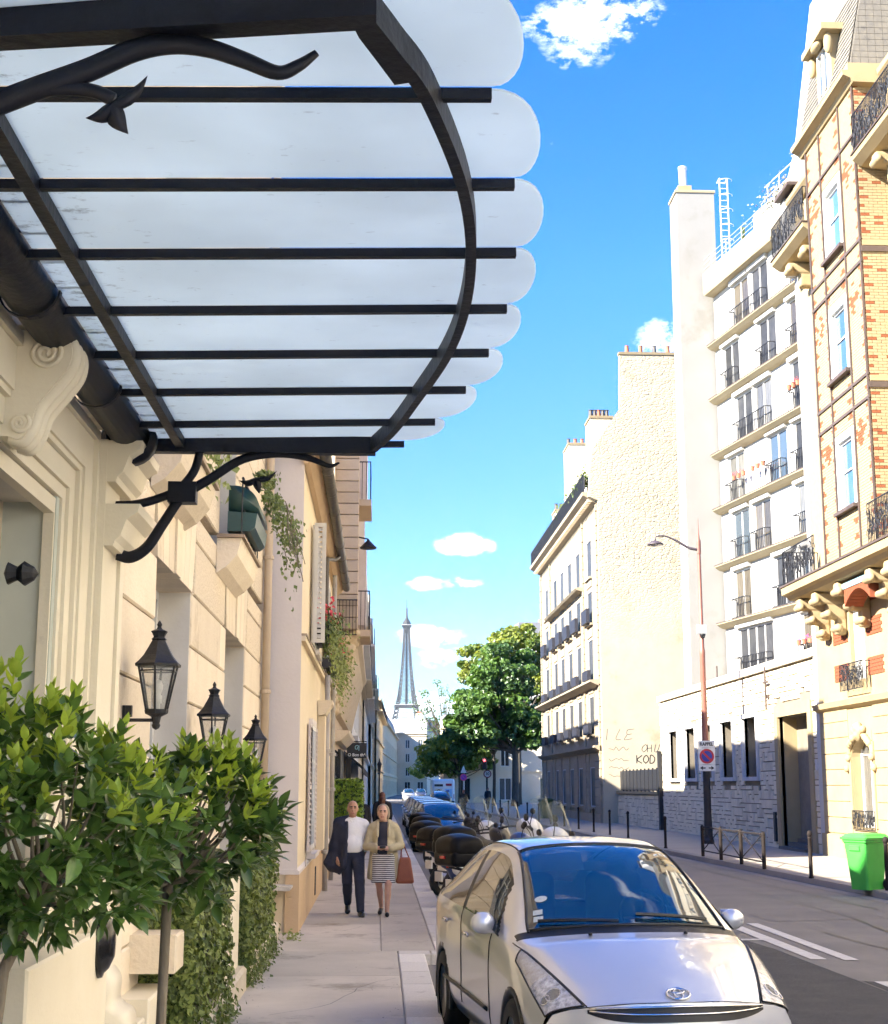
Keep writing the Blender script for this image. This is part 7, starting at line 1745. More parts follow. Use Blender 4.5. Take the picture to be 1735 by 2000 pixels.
sdf_obj('hair', scl([('e', (-.01, .01, 1.632), (.088, .098, .088)), ('e', (-.078, .005, 1.575), (.026, .05, .075)), ('e', (.062, .005, 1.565), (.034, .06, .085)), ('e', (.0, .055, 1.54), (.082, .05, .10)), ('e', (-.012, -.068, 1.578), (.060, .06, .082), {'sub': True, 'k': .012}), ('e', (-.012, -.12, 1.56), (.055, .07, .09), {'sub': True, 'k': .012})], s), .009, HR, wom, k=.03)
TP = pm('navy_top', (.016, .018, .032), (.025, .027, .045), scale=14, rough=.8, bump=.3)
sdf_obj('top', scl(fat(bw, .014, [12, 13, 15, 16])+[('c', (0, .015, 1.38), (-.004, .0, 1.44), .067, .06)], s), .011, TP, wom, k=.03, cut=lambda X, Y, Z: np.maximum(.90*s-Z, -(1.44*s-Z)))
def striped():
    m = pm('striped_skirt', (.62, .62, .64), (.58, .58, .6), scale=10, rough=.8); n = m.node_tree.nodes; l = m.node_tree.links.new; b = n['Principled BSDF']; tcn = [x for x in n if x.type == 'TEX_COORD'][0]
    wv = n.new('ShaderNodeTexWave'); wv.bands_direction = 'Z'; wv.inputs['Scale'].default_value = 11; wv.inputs['Distortion'].default_value = 1.2; wv.inputs['Detail Scale'].default_value = 2; l(tcn.outputs['Object'], wv.inputs[0])
    r_ = n.new('ShaderNodeValToRGB'); r_.color_ramp.elements[0].position = .45; r_.color_ramp.elements[1].position = .55; r_.color_ramp.elements[0].color = (.03, .032, .05, 1); r_.color_ramp.elements[1].color = (.65, .65, .66, 1); l(wv.outputs['Fac'], r_.inputs[0]); l(r_.outputs[0], b.inputs['Base Color']); return m
sdf_obj('skirt', scl([('e', (0, .0, .90), (.18, .14, .12)), ('c', (-.06, -.01, .86), (-.07, .0, .52), .12, .125), ('c', (.06, -.02, .86), (.075, -.04, .52), .12, .125)], s), .011, striped(), wom, k=.04, cut=lambda X, Y, Z: np.maximum(Z-.99*s, .505*s-Z))
BG = pm('beige_trench', (.47, .41, .27), (.40, .345, .22), scale=7, rough=.85, bump=.7, bscale=18)
nA = 17; armi = [nA, nA+1, nA+per_arm, nA+per_arm+1]
co = fat(bw, .022, [armi[0], armi[2]])+fat(bw, .026, [armi[1], armi[3]])+fat(bw, .024, [12, 13, 15, 16])+[('c', (-.11, .03, 1.1), (-.15, .04, .60), .095, .11), ('c', (.11, .03, 1.1), (.16, .04, .60), .095, .11), ('c', (0, .06, 1.1), (0, .08, .60), .11, .14), ('c', (-.07, .02, 1.43), (.07, .02, 1.43), .06, .06)]
co += [('b', (-.012, -.18, 1.0), (.07, .16, .62), .02, {'sub': True, 'k': .02}), ('b', (-.01, -.18, .62), (.085, .2, .2), .02, {'sub': True, 'k': .02}), ('c', (.0, -.03, 1.42), (0, -.12, 1.36), .06, .06, {'sub': True, 'k': .02})]
sdf_obj('trench_coat', scl(co, s), .0115, BG, wom, k=.018, cut=lambda X, Y, Z: np.maximum((.535+.02*np.sin(X*20))*s-Z, Z-1.475*s))
sdf_obj('lapels', scl([('c', (-.095, -.06, 1.42), (-.09, -.14, 1.22), .03, .022), ('c', (.095, -.06, 1.42), (.09, -.14, 1.22), .03, .022)], s), .011, BG, wom, k=.01)
for f_ in feet: sdf_obj('shoe', scl([('c', (f_[0][0], f_[0][1]+.035, .05+f_[0][2]-.10), (f_[1][0], f_[1][1], .04), .038, .036)], s), .01, MATS['shoe_black'], wom, k=.02)
sdf_obj('item_in_hand', scl([('b', (.0, -.27, 1.06), (.05, .035, .02), .01)], s), .01, M_trim, wom)
wom.location = (.09, 21.9, ZS); wom.rotation_euler = (0, 0, R(-3))
hbg = thing('handbag', 'rust brown leather handbag hanging from the arm of the woman in beige', 'handbag', (.09+.29, 21.9-.02, ZS+.55), 0)
BR = pm('rust_leather', (.30, .085, .035), (.24, .065, .028), scale=10, rough=.45, bump=.3, bscale=40)
sdf_obj('bag_body', [('b', (.03, 0, .10), (.135, .06, .19), .035)], .011, BR, hbg, warp=lambda V: V*np.array([1, 1, 1])+np.stack([-(V[:, 0]-.03)*np.clip((V[:, 2]+.05)/.34, 0, 1)*.42, -V[:, 1]*np.clip((V[:, 2]+.05)/.34, 0, 1)*.4, 0*V[:, 2]], 1))
st_ = MB(); st_.tube(catmull([(-.03, 0, .28), (-.02, 0, .42), (.0, .0, .50), (.03, 0, .42), (.09, 0, .28)], 5), .010, 6); st_.build('strap', BR, hbg, True)
# people farther away
def walker(label, loc, rz, H, top, hair, legsm, long=False, skin=SK2):
    s = H/1.70; t = thing('person', label, 'person', loc, rz, GP)
    arms = [dict(j=((-.185, .02, 1.33), (-.23, .04, 1.06), (-.20, -.06, .84)), hand=(.05, -.2, -1), palm=(1, 0, 0)), dict(j=((.185, .02, 1.33), (.23, .04, 1.06), (.2, -.06, .84)), hand=(-.05, -.2, -1), palm=(-1, 0, 0))]
    legs = [((-.08, .0, .90), (-.08, -.06, .50), (-.08, -.08, .09)), ((.08, 0, .90), (.08, .02, .50), (.08, .14, .12))]; feet = [((-.08, -.08, .09), (-.08, -.22, .035)), ((.08, .14, .12), (.08, 0, .035))]
    b = body_prims(1.7, 1, arms, legs, feet)
    sdf_obj('body', scl(b, s), .016, None, t, k=.022, mats=[skin, SKd, LIP], matfn=facefn(s, 0, 0, 1.585))
    sdf_obj('coat', scl(fat(b, .03, [12, 13, 14, 15, 16, nA, nA+1, nA+per_arm, nA+per_arm+1])+([('c', (0, .01, 1.0), (0, .02, .55), .16, .19)] if long else []), s), .018, top, t, k=.04, cut=lambda X, Y, Z: np.maximum(((.5 if long else .85)*s)-Z, Z-1.46*s))
    sdf_obj('trousers', scl(fat(b, .02, [14]+list(range(nA+2*per_arm, nA+2*per_arm+6))), s), .018, legsm, t, k=.03, cut=lambda X, Y, Z: np.maximum(Z-.98*s, .06*s-Z))
    hp = [('e', (0, .012, 1.61), (.092, .1, .1)), ('e', (0, .06, 1.50 if hair[1] else 1.56), (.085, .06, .2 if hair[1] else .08)), ('e', (0, -.09, 1.57), (.055, .06, .085), {'sub': True, 'k': .01})]
    if hair[1]: hp += [('c', (0, .09, 1.5), (0, .11, 1.25), .09, .06)]
    sdf_obj('hair', scl(hp, s), .014, hair[0], t, k=.03)
    for f_ in feet: sdf_obj('shoe', scl([('c', (f_[0][0], f_[0][1]+.035, .05+f_[0][2]-.1), (f_[1][0], f_[1][1], .04), .044, .04)], s), .018, MATS['shoe_black'], t, k=.02)
    return t
BK = pm('black_cloth', (.012, .012, .014), (.02, .02, .022), scale=8, rough=.9)
walker('woman with long brown hair in black coat seen from behind', (.13, 42.0, ZS), math.pi, 1.70, BK, (pm('hair_brown', (.10, .035, .018), (.16, .06, .03), scale=40, rough=.5), True), BK, True)
walker('fair-haired person in dark clothes half hidden behind the man', (-.45, 40.5, ZS), R(10), 1.62, BK, (pm('hair_fair', (.36, .25, .13), (.28, .18, .09), scale=40, rough=.5), True), BK)
walker('dark dressed pedestrian standing by the traffic signal', (8.9, 118, ZS), R(20), 1.75, BK, (SKd, False), BK, skin=SK)
walker('dark dressed person crossing beside the white van', (5.75, 98, 0), R(-20), 1.75, BK, (SKd, False), BK, skin=SK)

# ================================================================ street furniture
M_mar = pm('lamp_post_red_brown', (.30, .12, .085), (.24, .09, .065), scale=4, rough=.5)
M_bol = pm('bollard_brown', (.018, .014, .013), (.028, .022, .02), scale=10, rough=.75, spec=.15)
lpst = thing('street_lamp', 'tall red-brown street lamp post with curved arm over the road', 'street lamp', (10.95, 48.2, ZS), 0)
p = MB(); p.lathe([(0, 0), (.19, 0), (.19, .12), (.15, .2), (.125, 1.0), (.115, 3.2), (0, 3.2)], (0, 0, 0), 14); p.build('lower_post', pm('post_black', (.015, .013, .016), (.028, .024, .026), scale=6, rough=.5), lpst)
p = MB(); p.lathe([(.11, 3.2), (.09, 6.2), (.096, 6.22), (.096, 6.4), (.075, 6.45), (.058, 9.6), (.045, 10.2), (.02, 10.5), (.012, 10.9), (0, 11.0)], (0, 0, 0), 14); up_ = p.build('upper_post', M_mar, lpst, True)
p = MB(); p.lathe([(.07, 9.7), (.075, 9.72), (.075, 10.15), (.07, 10.2)], (0, 0, 0), 12); p.build('arm_collar', M_mar, up_)
p = MB(); p.tube(catmull([(0, 0, 9.85), (-.35, 0, 9.92), (-.75, 0, 10.15), (-1.15, 0, 10.32), (-1.45, 0, 10.30), (-1.50, 0, 10.18)], 6), [.05]*6+[.04]*8+[.03]*8+[.024]*9, 8); arm = p.build('arm', pm('arm_dark', (.06, .05, .06), (.09, .07, .08), rough=.5), lpst, True)
p = MB(); p.lathe([(0, .16), (.06, .14), (.16, .10), (.27, .03), (.285, 0), (.27, -.02), (0, -.02)], (-1.50, 0, 10.02), 20); hd = p.build('lamp_head', MATS['arm_dark'], arm, True)
p = MB(); p.lathe([(0, -.07), (.15, -.05), (.22, -.021)], (-1.50, 0, 10.02), 16); p.build('lamp_glass', pm('lamp_glass_grey', (.45, .45, .45), rough=.2), hd, True)
p = MB(); p.box(-.2, .12, -.2, -.09, 6.95, 7.25); bxo = p.build('junction_box', pm('box_grey', (.42, .43, .42), rough=.6), lpst)
p = MB(); p.lathe([(0, 0), (.07, .0), (.10, .1), (.1, .14), (0, .14)], (0, -.14, 6.80), 10); p.build('sensor', M_trim, bxo)
def textmesh(name, body, size, mat, parent, loc, rot=(R(90), 0, 0), bold=0.0, align='CENTER', sx=1.0):
    cu = bpy.data.curves.new(name, 'FONT'); cu.body = body; cu.size = size; cu.align_x = align; cu.align_y = 'CENTER'; cu.extrude = .002; cu.offset = bold
    tmp = bpy.data.objects.new(name, cu); COL.objects.link(tmp); dg = bpy.context.evaluated_depsgraph_get(); me = bpy.data.meshes.new_from_object(tmp.evaluated_get(dg)); bpy.data.objects.remove(tmp)
    me.materials.clear(); me.materials.append(mat); o = mobj(name, me, None, parent); o.location = loc; o.rotation_euler = rot; o.scale = (sx, 1, 1); return o
M_swhite = pm('sign_white', (.72, .73, .72), (.66, .67, .66), scale=6, rough=.4); M_sred = pm('sign_red', (.50, .03, .05), (.42, .025, .04), rough=.4); M_sblue = pm('sign_blue', (.03, .045, .36), (.025, .035, .3), rough=.4); M_sblk = pm('sign_black', (.015, .015, .02), rough=.4)
rs = thing('parking_sign', 'no parking sign reading RAPPEL fixed to the street lamp post', 'sign', (10.93, 48.0, ZS), 0)
p = MB(); p.cbox(-.28, .28, -.03, 0, 3.13, 3.36, c=.006, axis=1, sg=-1); tp = p.build('top_plate', M_swhite, rs); textmesh('lettering', 'RAPPEL', .155, M_sblk, tp, (0, -.034, 3.245), bold=.006, sx=.88)
p = MB(); p.cbox(-.28, .28, -.03, 0, 2.58, 3.12, c=.006, axis=1, sg=-1); mpnl = p.build('middle_plate', M_swhite, rs)
p = MB(); p.lathe([(0, .0), (.245, .0), (.245, .004), (0, .004)], (0, -.036, 2.85), 32, 1); dsk = p.build('red_disc', M_sred, mpnl)
p = MB(); p.lathe([(0, .0), (.178, .0), (.178, .004), (0, .004)], (0, -.041, 2.85), 32, 1); p.build('blue_disc', M_sblue, mpnl)
p = MB(); c_, w_ = .178, .024; p.add([(-c_*.72-w_, -.044, 2.85+c_*.72-w_), (-c_*.72+w_, -.044, 2.85+c_*.72+w_), (c_*.72+w_, -.044, 2.85-c_*.72+w_), (c_*.72-w_, -.044, 2.85-c_*.72-w_)], [(3, 2, 1, 0)]); p.build('red_bar', M_sred, mpnl)
p = MB(); p.cbox(-.28, .28, -.03, 0, 2.36, 2.57, c=.006, axis=1, sg=-1); lp_ = p.build('arrow_plate', M_swhite, rs)
p = MB(); y_ = -.034
for s_ in (-1, 1): p.add([(s_*.24, y_, 2.465), (s_*.14, y_, 2.53), (s_*.14, y_, 2.485), (s_*.05, y_, 2.485), (s_*.05, y_, 2.445), (s_*.14, y_, 2.445), (s_*.14, y_, 2.40)], [(0, 1, 2, 3, 4, 5, 6)] if s_ < 0 else [(6, 5, 4, 3, 2, 1, 0)])
p.build('arrows', M_sblk, lp_, kind=None)
# pedestrian barrier of three crossed panels
bar = thing('crowd_barrier', 'brown iron kerbside barrier with crossed braces in three bays', 'barrier', (8.88, 33.5, ZS), R(90.5))
L_ = 6.1
for k in range(4): q = MB(); q.lathe([(0, 0), (.045, 0), (.045, .80), (.03, .83), (0, .84)], (L_*k/3, 0, 0), 10); q.build('post', M_bol, bar)
for z, r_ in ((.78, .024), (.16, .016)): q = MB(); q.tube([(0, 0, z), (L_, 0, z)], r_, 6); q.build('rail', M_bol, bar)
for k in range(3):
    for a, b_ in ((.16, .78), (.78, .16)): q = MB(); q.tube([(L_*k/3+.04, 0, a), (L_*(k+1)/3-.04, 0, b_)], .014, 5); q.build('brace', M_bol, bar)
# bollards
def bollard():
    t = thing('bollard', 'x', 'bollard', group='bollards along the right kerb')
    p = MB(); p.lathe([(0, 0), (.055, 0), (.055, .03), (.042, .05), (.040, .80), (.046, .81), (.046, .84), (0, .84)], (0, 0, 0), 12); p.build('shaft', M_bol, t, True)
    p = MB(); p.lathe([(.03, .84), (.05, .86), (.055, .90), (.045, .945), (.02, .965), (0, .97)], (0, 0, 0), 12); p.build('cap', M_bol, t, True); return t
b0 = bollard(); b0.location = (8.98, 30.2, ZS); b0['label'] = 'iron bollard between the crossed barrier and the green bin'
place(b0, (9.32, 26.6, ZS), 0, 'iron bollard beside the green bin at the right edge')
bl = [(8.84, 44.8), (9.2, 53.6), (9.1, 57.2), (9.0, 60.8), (8.92, 64.8), (8.82, 69), (8.7, 73.4), (8.6, 78), (8.5, 83), (8.42, 88), (8.36, 93.5), (8.3, 99), (8.24, 105), (8.2, 112)]
names = ['nearest to the barrier', 'second', 'third', 'fourth', 'fifth', 'sixth', 'seventh', 'eighth', 'ninth', 'tenth', 'eleventh', 'twelfth', 'thirteenth', 'last']
for (x, y), nm in zip(bl, names):
    place(b0, (x, y, ZS), 0, 'kerb bollard in the far row, %s beyond the barrier' % nm if nm != 'nearest to the barrier' else 'kerb bollard just past the far end of the barrier')
# wheelie bins
def bin_(label, mat, loc, rz):
    t = thing('wheelie_bin', label, 'bin', loc, rz, 'wheelie bins on the right pavement')
    def fr(z, a, b_, r_=.05):
        q = []
        for sx, sy, g0 in ((1, 1, 0), (-1, 1, 90), (-1, -1, 180), (1, -1, 270)):
            for k in range(4): g = R(g0+30*k); q.append((sx*(a-r_)+r_*math.cos(g), sy*(b_-r_)+r_*math.sin(g), z))
        return q
    m_ = MB(); lv = [fr(.0, .20, .24), fr(.16, .205, .25), fr(.55, .235, .29), fr(.84, .26, .325), fr(.86, .285, .345), fr(.90, .285, .345)]
    for l_ in lv: m_.v += l_
    for i in range(len(lv)-1):
        for j in range(16): m_.f.append((i*16+j, i*16+(j+1) % 16, (i+1)*16+(j+1) % 16, (i+1)*16+j))
    m_.f += [tuple(range(15, -1, -1)), tuple(range(80, 96))]; m_.build('body', mat, t)
    m_ = MB(); lv = [fr(.902, .31, .37), fr(.94, .315, .375), fr(.97, .27, .33), fr(1.0, .25, .30), fr(1.015, .2, .25)]
    for l_ in lv: m_.v += l_
    for i in range(4):
        for j in range(16): m_.f.append((i*16+j, i*16+(j+1) % 16, (i+1)*16+(j+1) % 16, (i+1)*16+j))
    m_.f += [tuple(range(15, -1, -1)), tuple(range(64, 80))]; m_.build('lid', mat, t)
    for s_ in (-1, 1): w = MB(); w.lathe([(0, -.03), (.10, -.03), (.10, .03), (0, .03)], (s_*.24, .27, .10), 18, 0); w.build('wheel', M_tyre, t)
    w = MB(); w.tube([(-.22, .37, .93), (-.22, .42, .95), (.22, .42, .95), (.22, .37, .93)], .018, 6); w.build('handle', mat, t)
    w = MB(); w.cbox(-.12, .12, -.335, -.28, .70, .80, c=.01, axis=1, sg=-1); w.build('raised_panel', mat, t)
    return t
bin_('bright green wheelie bin on the right pavement by the brick building', pm('bin_green', (.06, .40, .06), (.05, .35, .05), scale=4, rough=.45), (9.08, 27.0, ZS), R(-58))
bin_('dark green bin at the corner of the limestone building', pm('bin_dark_green', (.015, .07, .035), (.02, .085, .04), scale=4, rough=.5), (9.9, 86, ZS), R(-80)).scale = (1.1, 1.1, 1.15)
# signal, speed sign, no-stopping sign
ts = thing('traffic_signal', 'traffic signal showing red on the right pavement before the trees', 'traffic light', (11.1, 152, ZS), 0)
p = MB(); p.lathe([(0, 0), (.09, 0), (.07, 4.6), (0, 4.6)], (.25, 0, 0), 8); p.build('post', M_bol, ts)
p = MB(); p.cbox(-.22, .22, -.2, .05, 3.6, 4.75, c=.04, axis=1, sg=-1); hd = p.build('signal_head', M_sblk, ts)
for z, m_ in ((4.5, 'red'), (4.17, 'amber'), (3.84, 'green')):
    p = MB(); p.lathe([(0, -.0), (.13, .0), (.13, .02), (0, .02)], (0, -.225, z), 16, 1); lo_ = p.build('signal_lamp', M_sblk if m_ != 'red' else pm('red_lamp_lit', (.6, .03, .03)), hd)
mm = MATS['red_lamp_lit'].node_tree.nodes['Principled BSDF']; mm.inputs['Emission Color'].default_value = (1, .05, .06, 1); mm.inputs['Emission Strength'].default_value = 1.2
ss = thing('speed_sign', 'round red-rimmed speed limit sign on a dark post below the signal', 'sign', (11.3, 150.5, ZS), 0)
p = MB(); p.lathe([(0, 0), (.05, 0), (.05, 2.9), (0, 2.9)], (0, 0, 0), 8); p.build('post', M_bol, ss)
p = MB(); p.lathe([(0, 0), (.42, 0), (.42, .03), (0, .03)], (0, -.09, 3.1), 28, 1); d1 = p.build('rim_disc', pm('sign_shade_red', (.16, .015, .02), rough=.4), ss)  # rim and face take shaded copies of the sign colours
p = MB(); p.lathe([(0, 0), (.30, 0), (.30, .006), (0, .006)], (0, -.10, 3.1), 28, 1); d2 = p.build('face', pm('sign_shade_white', (.5, .5, .5), rough=.4), d1); textmesh('lettering', '30', .42, M_sblk, d2, (0, -.106, 3.1), bold=.01)
ns = thing('no_stopping_sign', 'round no parking sign on a pale post near the white van', 'sign', (8.8, 150, ZS), 0)
p = MB(); p.lathe([(0, 0), (.05, 0), (.05, 2.7), (0, 2.7)], (0, 0, 0), 8); p.build('post', M_cf, ns)
p = MB(); p.lathe([(0, 0), (.36, 0), (.36, .03), (0, .03)], (0, -.09, 2.75), 28, 1); d1 = p.build('red_disc', pm('sign_pink_red', (.75, .08, .25), rough=.4), ns); p = MB(); p.lathe([(0, 0), (.25, 0), (.25, .006), (0, .006)], (0, -.10, 2.75), 28, 1); p.build('blue_disc', pm('sign_violet', (.25, .05, .45), rough=.4), d1); p = MB(); p.add([(-.24, -.115, 2.95), (-.20, -.115, 2.99), (.24, -.115, 2.55), (.20, -.115, 2.51)], [(3, 2, 1, 0)]); p.build('red_bar', MATS['sign_pink_red'], d1)
p = MB(); p.add([(-.32, -.1, 3.2), (.32, -.1, 3.2), (0, -.1, 3.95), (-.32, -.07, 3.2), (.32, -.07, 3.2), (0, -.07, 3.95)], [(0, 1, 2), (5, 4, 3), (0, 3, 4, 1), (1, 4, 5, 2), (2, 5, 3, 0)]); p.build('upper_plate', M_swhite, ns)
# shop sign, awning, slim lantern post, hedge in front of the banded block
sg_ = thing('shop_sign', 'black projecting shop sign with white lettering and a pale blue emblem', 'sign', (-.65, 44.0, 2.82), 0)
p = MB(); p.cbox(-.30, .30, -.04, .04, 0, .46, c=.008, axis=1, sg=-1); pan = p.build('panel', M_sblk, sg_)
textmesh('lettering', 'O Bon thé', .125, M_swhite, pan, (0, -.045, .10), bold=.004)
p = MB(); q = [(.0+.07*math.cos(a*.5)*(1-a/20), -.046, .31+.085*math.sin(a*.5)*(1-a/20)) for a in range(15)]; p.tube(q, .014, 5); p.tube([(.07, -.046, .38), (.065, -.046, .22)], .012, 5); p.build('emblem', pm('emblem_blue', (.25, .5, .58), rough=.5), pan)
p = MB(); p.tube([(-.45, 0, .50), (.3, 0, .50)], .014, 6); p.build('bracket', M_black, sg_)
aw2 = thing('shop_awning', 'black shop awning running along the left facades', 'awning', (-1.0, 45, 2.2), None)
p = MB(); p.add([(-1.08, 46, 3.1), (-.5, 46, 2.62), (-.5, 70, 2.62), (-1.08, 70, 3.1), (-1.08, 46, 3.05), (-.5, 46, 2.57), (-.5, 70, 2.57), (-1.08, 70, 3.05)], [(0, 1, 2, 3), (7, 6, 5, 4), (0, 4, 5, 1), (1, 5, 6, 2), (2, 6, 7, 3)]); p.build('canvas', BK, aw2)
p = MB(); p.box(-.51, -.47, 46, 70, 2.40, 2.60); p.build('valance', BK, aw2)
p = MB(); p.box(-1.0, -.85, 45.5, 45.7, .12, 2.9); p.build('side_post', M_black, aw2)
lc = thing('lantern_post', 'slim dark lantern post on the left pavement before the parked cars', 'street lamp', (.08, 92, ZS), 0)
p = MB(); p.lathe([(0, 0), (.12, 0), (.1, .4), (.05, .6), (.045, 2.6), (.12, 2.62), (.03, 2.7), (.03, 2.8), (0, 2.8)], (0, 0, 0), 10); p.build('post', M_black, lc)
p = MB(); p.lathe([(.06, 2.8), (.14, 3.2), (.17, 3.22), (.05, 3.4), (.03, 3.55), (0, 3.6)], (0, 0, 0), 6); p.build('lantern', M_black, lc)
hg = thing('hedge', 'bright green leafy hedge in a planter beyond the plaster house', 'hedge', (-.75, 36.5, ZS), None)
rnd = random.Random(77)
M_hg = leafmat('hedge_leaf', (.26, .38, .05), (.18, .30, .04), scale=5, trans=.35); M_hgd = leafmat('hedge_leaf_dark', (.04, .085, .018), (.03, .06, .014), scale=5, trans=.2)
hx = (-1.08, -.42, 35.4, 39.5, .5, 2.12)
leafcloud('foliage', shell_pts(3600, hx, rnd, 'xxyyyyz', .05), .075, M_hg, hg, 4); leafcloud('inner_foliage', shell_pts(2600, hx, rnd, 'xyyz', .15), .08, M_hgd, hg, 5)
p = MB(); p.box(-1.0, -.5, 35.5, 39.4, .12, 1.95); p.build('dark_core', MATS['hedge_dark'], hg)  # dark filler behind the leaves, inner shade given as colour
p = MB(); p.box(-1.1, -.45, 35.3, 39.6, .12, .55); p.build('planter', M_black, hg)
# white van
vn = thing('white_van', 'white van with poster panels on its rear doors driving away', 'van', (5.75, 128, 0), 0)
M_vw = pm('van_white', (.78, .78, .77), (.74, .74, .73), scale=1, rough=.3, coat=.4)
sdf_obj('body', [('b', (0, 2.6, 1.50), (.98, 2.6, 1.10), .18), ('b', (0, 2.6, .85), (.98, 2.6, .45), .1)], .06, M_vw, vn, k=.1, relax=2)
p = MB(); p.box(-.8, -.05, -.03, -.008, 1.95, 2.15); p.build('rear_window', M_trim, vn); p = MB(); p.box(.2, .72, -.03, -.008, 2.0, 2.2); p.build('red_logo', M_sred, vn)
p = MB(); p.box(-.72, -.12, -.03, -.008, .95, 1.75); po_ = p.build('poster', pm('poster_yellow', (.75, .58, .3), (.8, .72, .5), scale=5, rough=.5), vn); p = MB(); p.lathe([(.08, 0), (.16, .0), (.16, .004), (.08, .004)], (-.42, -.035, 1.55), 20, 1); p.build('poster_figure', pm('poster_brown', (.25, .1, .06), rough=.5), po_)
p = MB(); p.box(.12, .72, -.03, -.008, .95, 1.75); po_ = p.build('poster', pm('poster_blue', (.2, .5, .75), (.4, .65, .8), scale=4, rough=.5), vn); p = MB(); p.box(.22, .5, -.036, -.031, 1.5, 1.62); p.box(.22, .45, -.036, -.031, 1.3, 1.42); p.build('poster_text', M_sblue, po_, kind='stuff')
p = MB(); p.box(-.95, .95, -.1, .05, .42, .72); p.build('rear_bumper', M_trim, vn)
for sx in (-.86, .86):
    for yy in (.9, 4.2): w = MB(); w.lathe([(0, -.11), (.34, -.11), (.36, 0), (.34, .11), (0, .11)], (sx, yy, .36), 18, 0); w.build('wheel', M_tyre, vn)
    p = MB(); p.box(sx-.06, sx+.06, -.02, -.002, .95, 1.35) if abs(sx) > .9 else p.box(sx+.03*np.sign(sx), sx+.09*np.sign(sx), -.03, -.008, .9, 1.3); p.build('tail_lamp', M_sred, vn)

# ================================================================ trees
def cloud_np(name, P, N, size, mat, parent, seed, shape=.55, kind='stuff'):
    rs_ = np.random.RandomState(seed); n = len(P); d = N+rs_.uniform(-.8, .8, (n, 3)); d /= np.linalg.norm(d, axis=1)[:, None]+1e-9
    a = np.cross(d, rs_.normal(size=(n, 3))); a /= np.linalg.norm(a, axis=1)[:, None]+1e-9; b = np.cross(d, a); s_ = size*rs_.uniform(.6, 1.35, n)[:, None]
    V = np.stack([P-a*s_*.6, P+b*s_*shape+d*s_*.15, P+a*s_*.75, P-b*s_*shape+d*s_*.15], 1).reshape(-1, 3)
    off = np.array(OFF.get(parent.name, Vector())) if parent is not None else 0
    me = bpy.data.meshes.new(name); k = np.arange(n)*4
    F = np.concatenate([np.stack([k, k+1, k+2], 1), np.stack([k, k+2, k+3], 1)])
    me.from_pydata((V-off).tolist(), [], F.tolist()); me.materials.append(mat); me.update(); o = mobj(name, me, None, parent); o['kind'] = kind; return o
def tree(label, base, blobs, n, size, mats, th, tr, seed, group='street trees on the right', clusters=90, bare=False, name='tree'):
    rs_ = np.random.RandomState(seed); t = thing(name, label, 'tree', base, None, group); B = np.array(base, float)
    w = np.array([b[1][0]*b[1][1]*b[1][2] for b in blobs])**.67; w /= w.sum(); C = []; 
    for (c, r_), ww in zip(blobs, w):
        for _ in range(max(3, int(clusters*ww))):
            u = rs_.normal(size=3); u /= np.linalg.norm(u); C.append((np.array(c)+u*np.array(r_)*rs_.uniform(.55, 1.0), u))
    per = n//len(C); groups = {0: [], 1: []}; gn = {0: [], 1: []}
    for c, u in C:
        R_ = rs_.uniform(.5, 1.25); q = rs_.normal(size=(per, 3)); q /= np.linalg.norm(q, axis=1)[:, None]; rad = R_*rs_.uniform(.45, 1, (per, 1))**.6
        P = c+q*rad*np.array([1.15, 1.15, .62]); k = 0 if (u[2]+.5*rs_.normal() > .15) else 1; groups[k].append(P); gn[k].append(q*.5+np.array([0, 0, .5]))  # lower clusters get the darker leaf: crown shade put into the colour
    for k, nm in ((0, 'crown'), (1, 'crown_underside')):
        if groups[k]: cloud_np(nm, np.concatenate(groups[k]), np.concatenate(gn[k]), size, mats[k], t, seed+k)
    top = B+np.array([0, 0, th]); m_ = MB(); m_.tube(catmull([tuple(B), tuple(B+np.array([.05, 0, th*.5])), tuple(top)], 5), [tr*1.25]+[tr*(1-.25*i/10) for i in range(10)], 9); m_.build('trunk', M_bark2, t, True)
    m_ = MB()
    for i, (c, u) in enumerate(C):
        if i % (1 if bare else 3): continue
        st0 = B+np.array([0, 0, th*rs_.uniform(.72, 1.0)]); mid = st0*.5+c*.5+np.array([0, 0, -.3+.6*rs_.rand()]); m_.tube(catmull([tuple(st0), tuple(mid), tuple(c)], 3), [tr*.42, tr*.36, tr*.3, tr*.24, tr*.18, tr*.12, tr*.06], 5)
    m_.build('limbs', M_bark2, t, True); return t
M_bark2 = pm('plane_bark', (.055, .045, .035), (.10, .085, .065), scale=6, rough=.9, bump=.5, bscale=12, stretch=(1, 1, .3))
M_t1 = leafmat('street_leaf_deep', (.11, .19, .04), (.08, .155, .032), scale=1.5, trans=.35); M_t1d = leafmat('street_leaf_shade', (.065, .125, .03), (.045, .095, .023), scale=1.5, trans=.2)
M_t2 = leafmat('street_leaf_spring', (.30, .34, .07), (.23, .285, .055), scale=1.5, trans=.45); M_t2d = leafmat('street_leaf_spring_shade', (.14, .2, .04), (.10, .16, .03), scale=1.5, trans=.35)
tree('large dark green street tree with thick trunk, in front of the others', (13.0, 138, ZS), [((10.6, 138, 9.0), (3.6, 3.2, 3.2)), ((12.4, 137.5, 12.3), (3.2, 3, 3.0)), ((8.8, 137, 7.0), (2.6, 2.4, 1.9)), ((14.0, 138, 7.6), (2.4, 2.4, 2.2))], 20000, .33, (M_t1, M_t1d), 6.5, .36, 1, clusters=150)
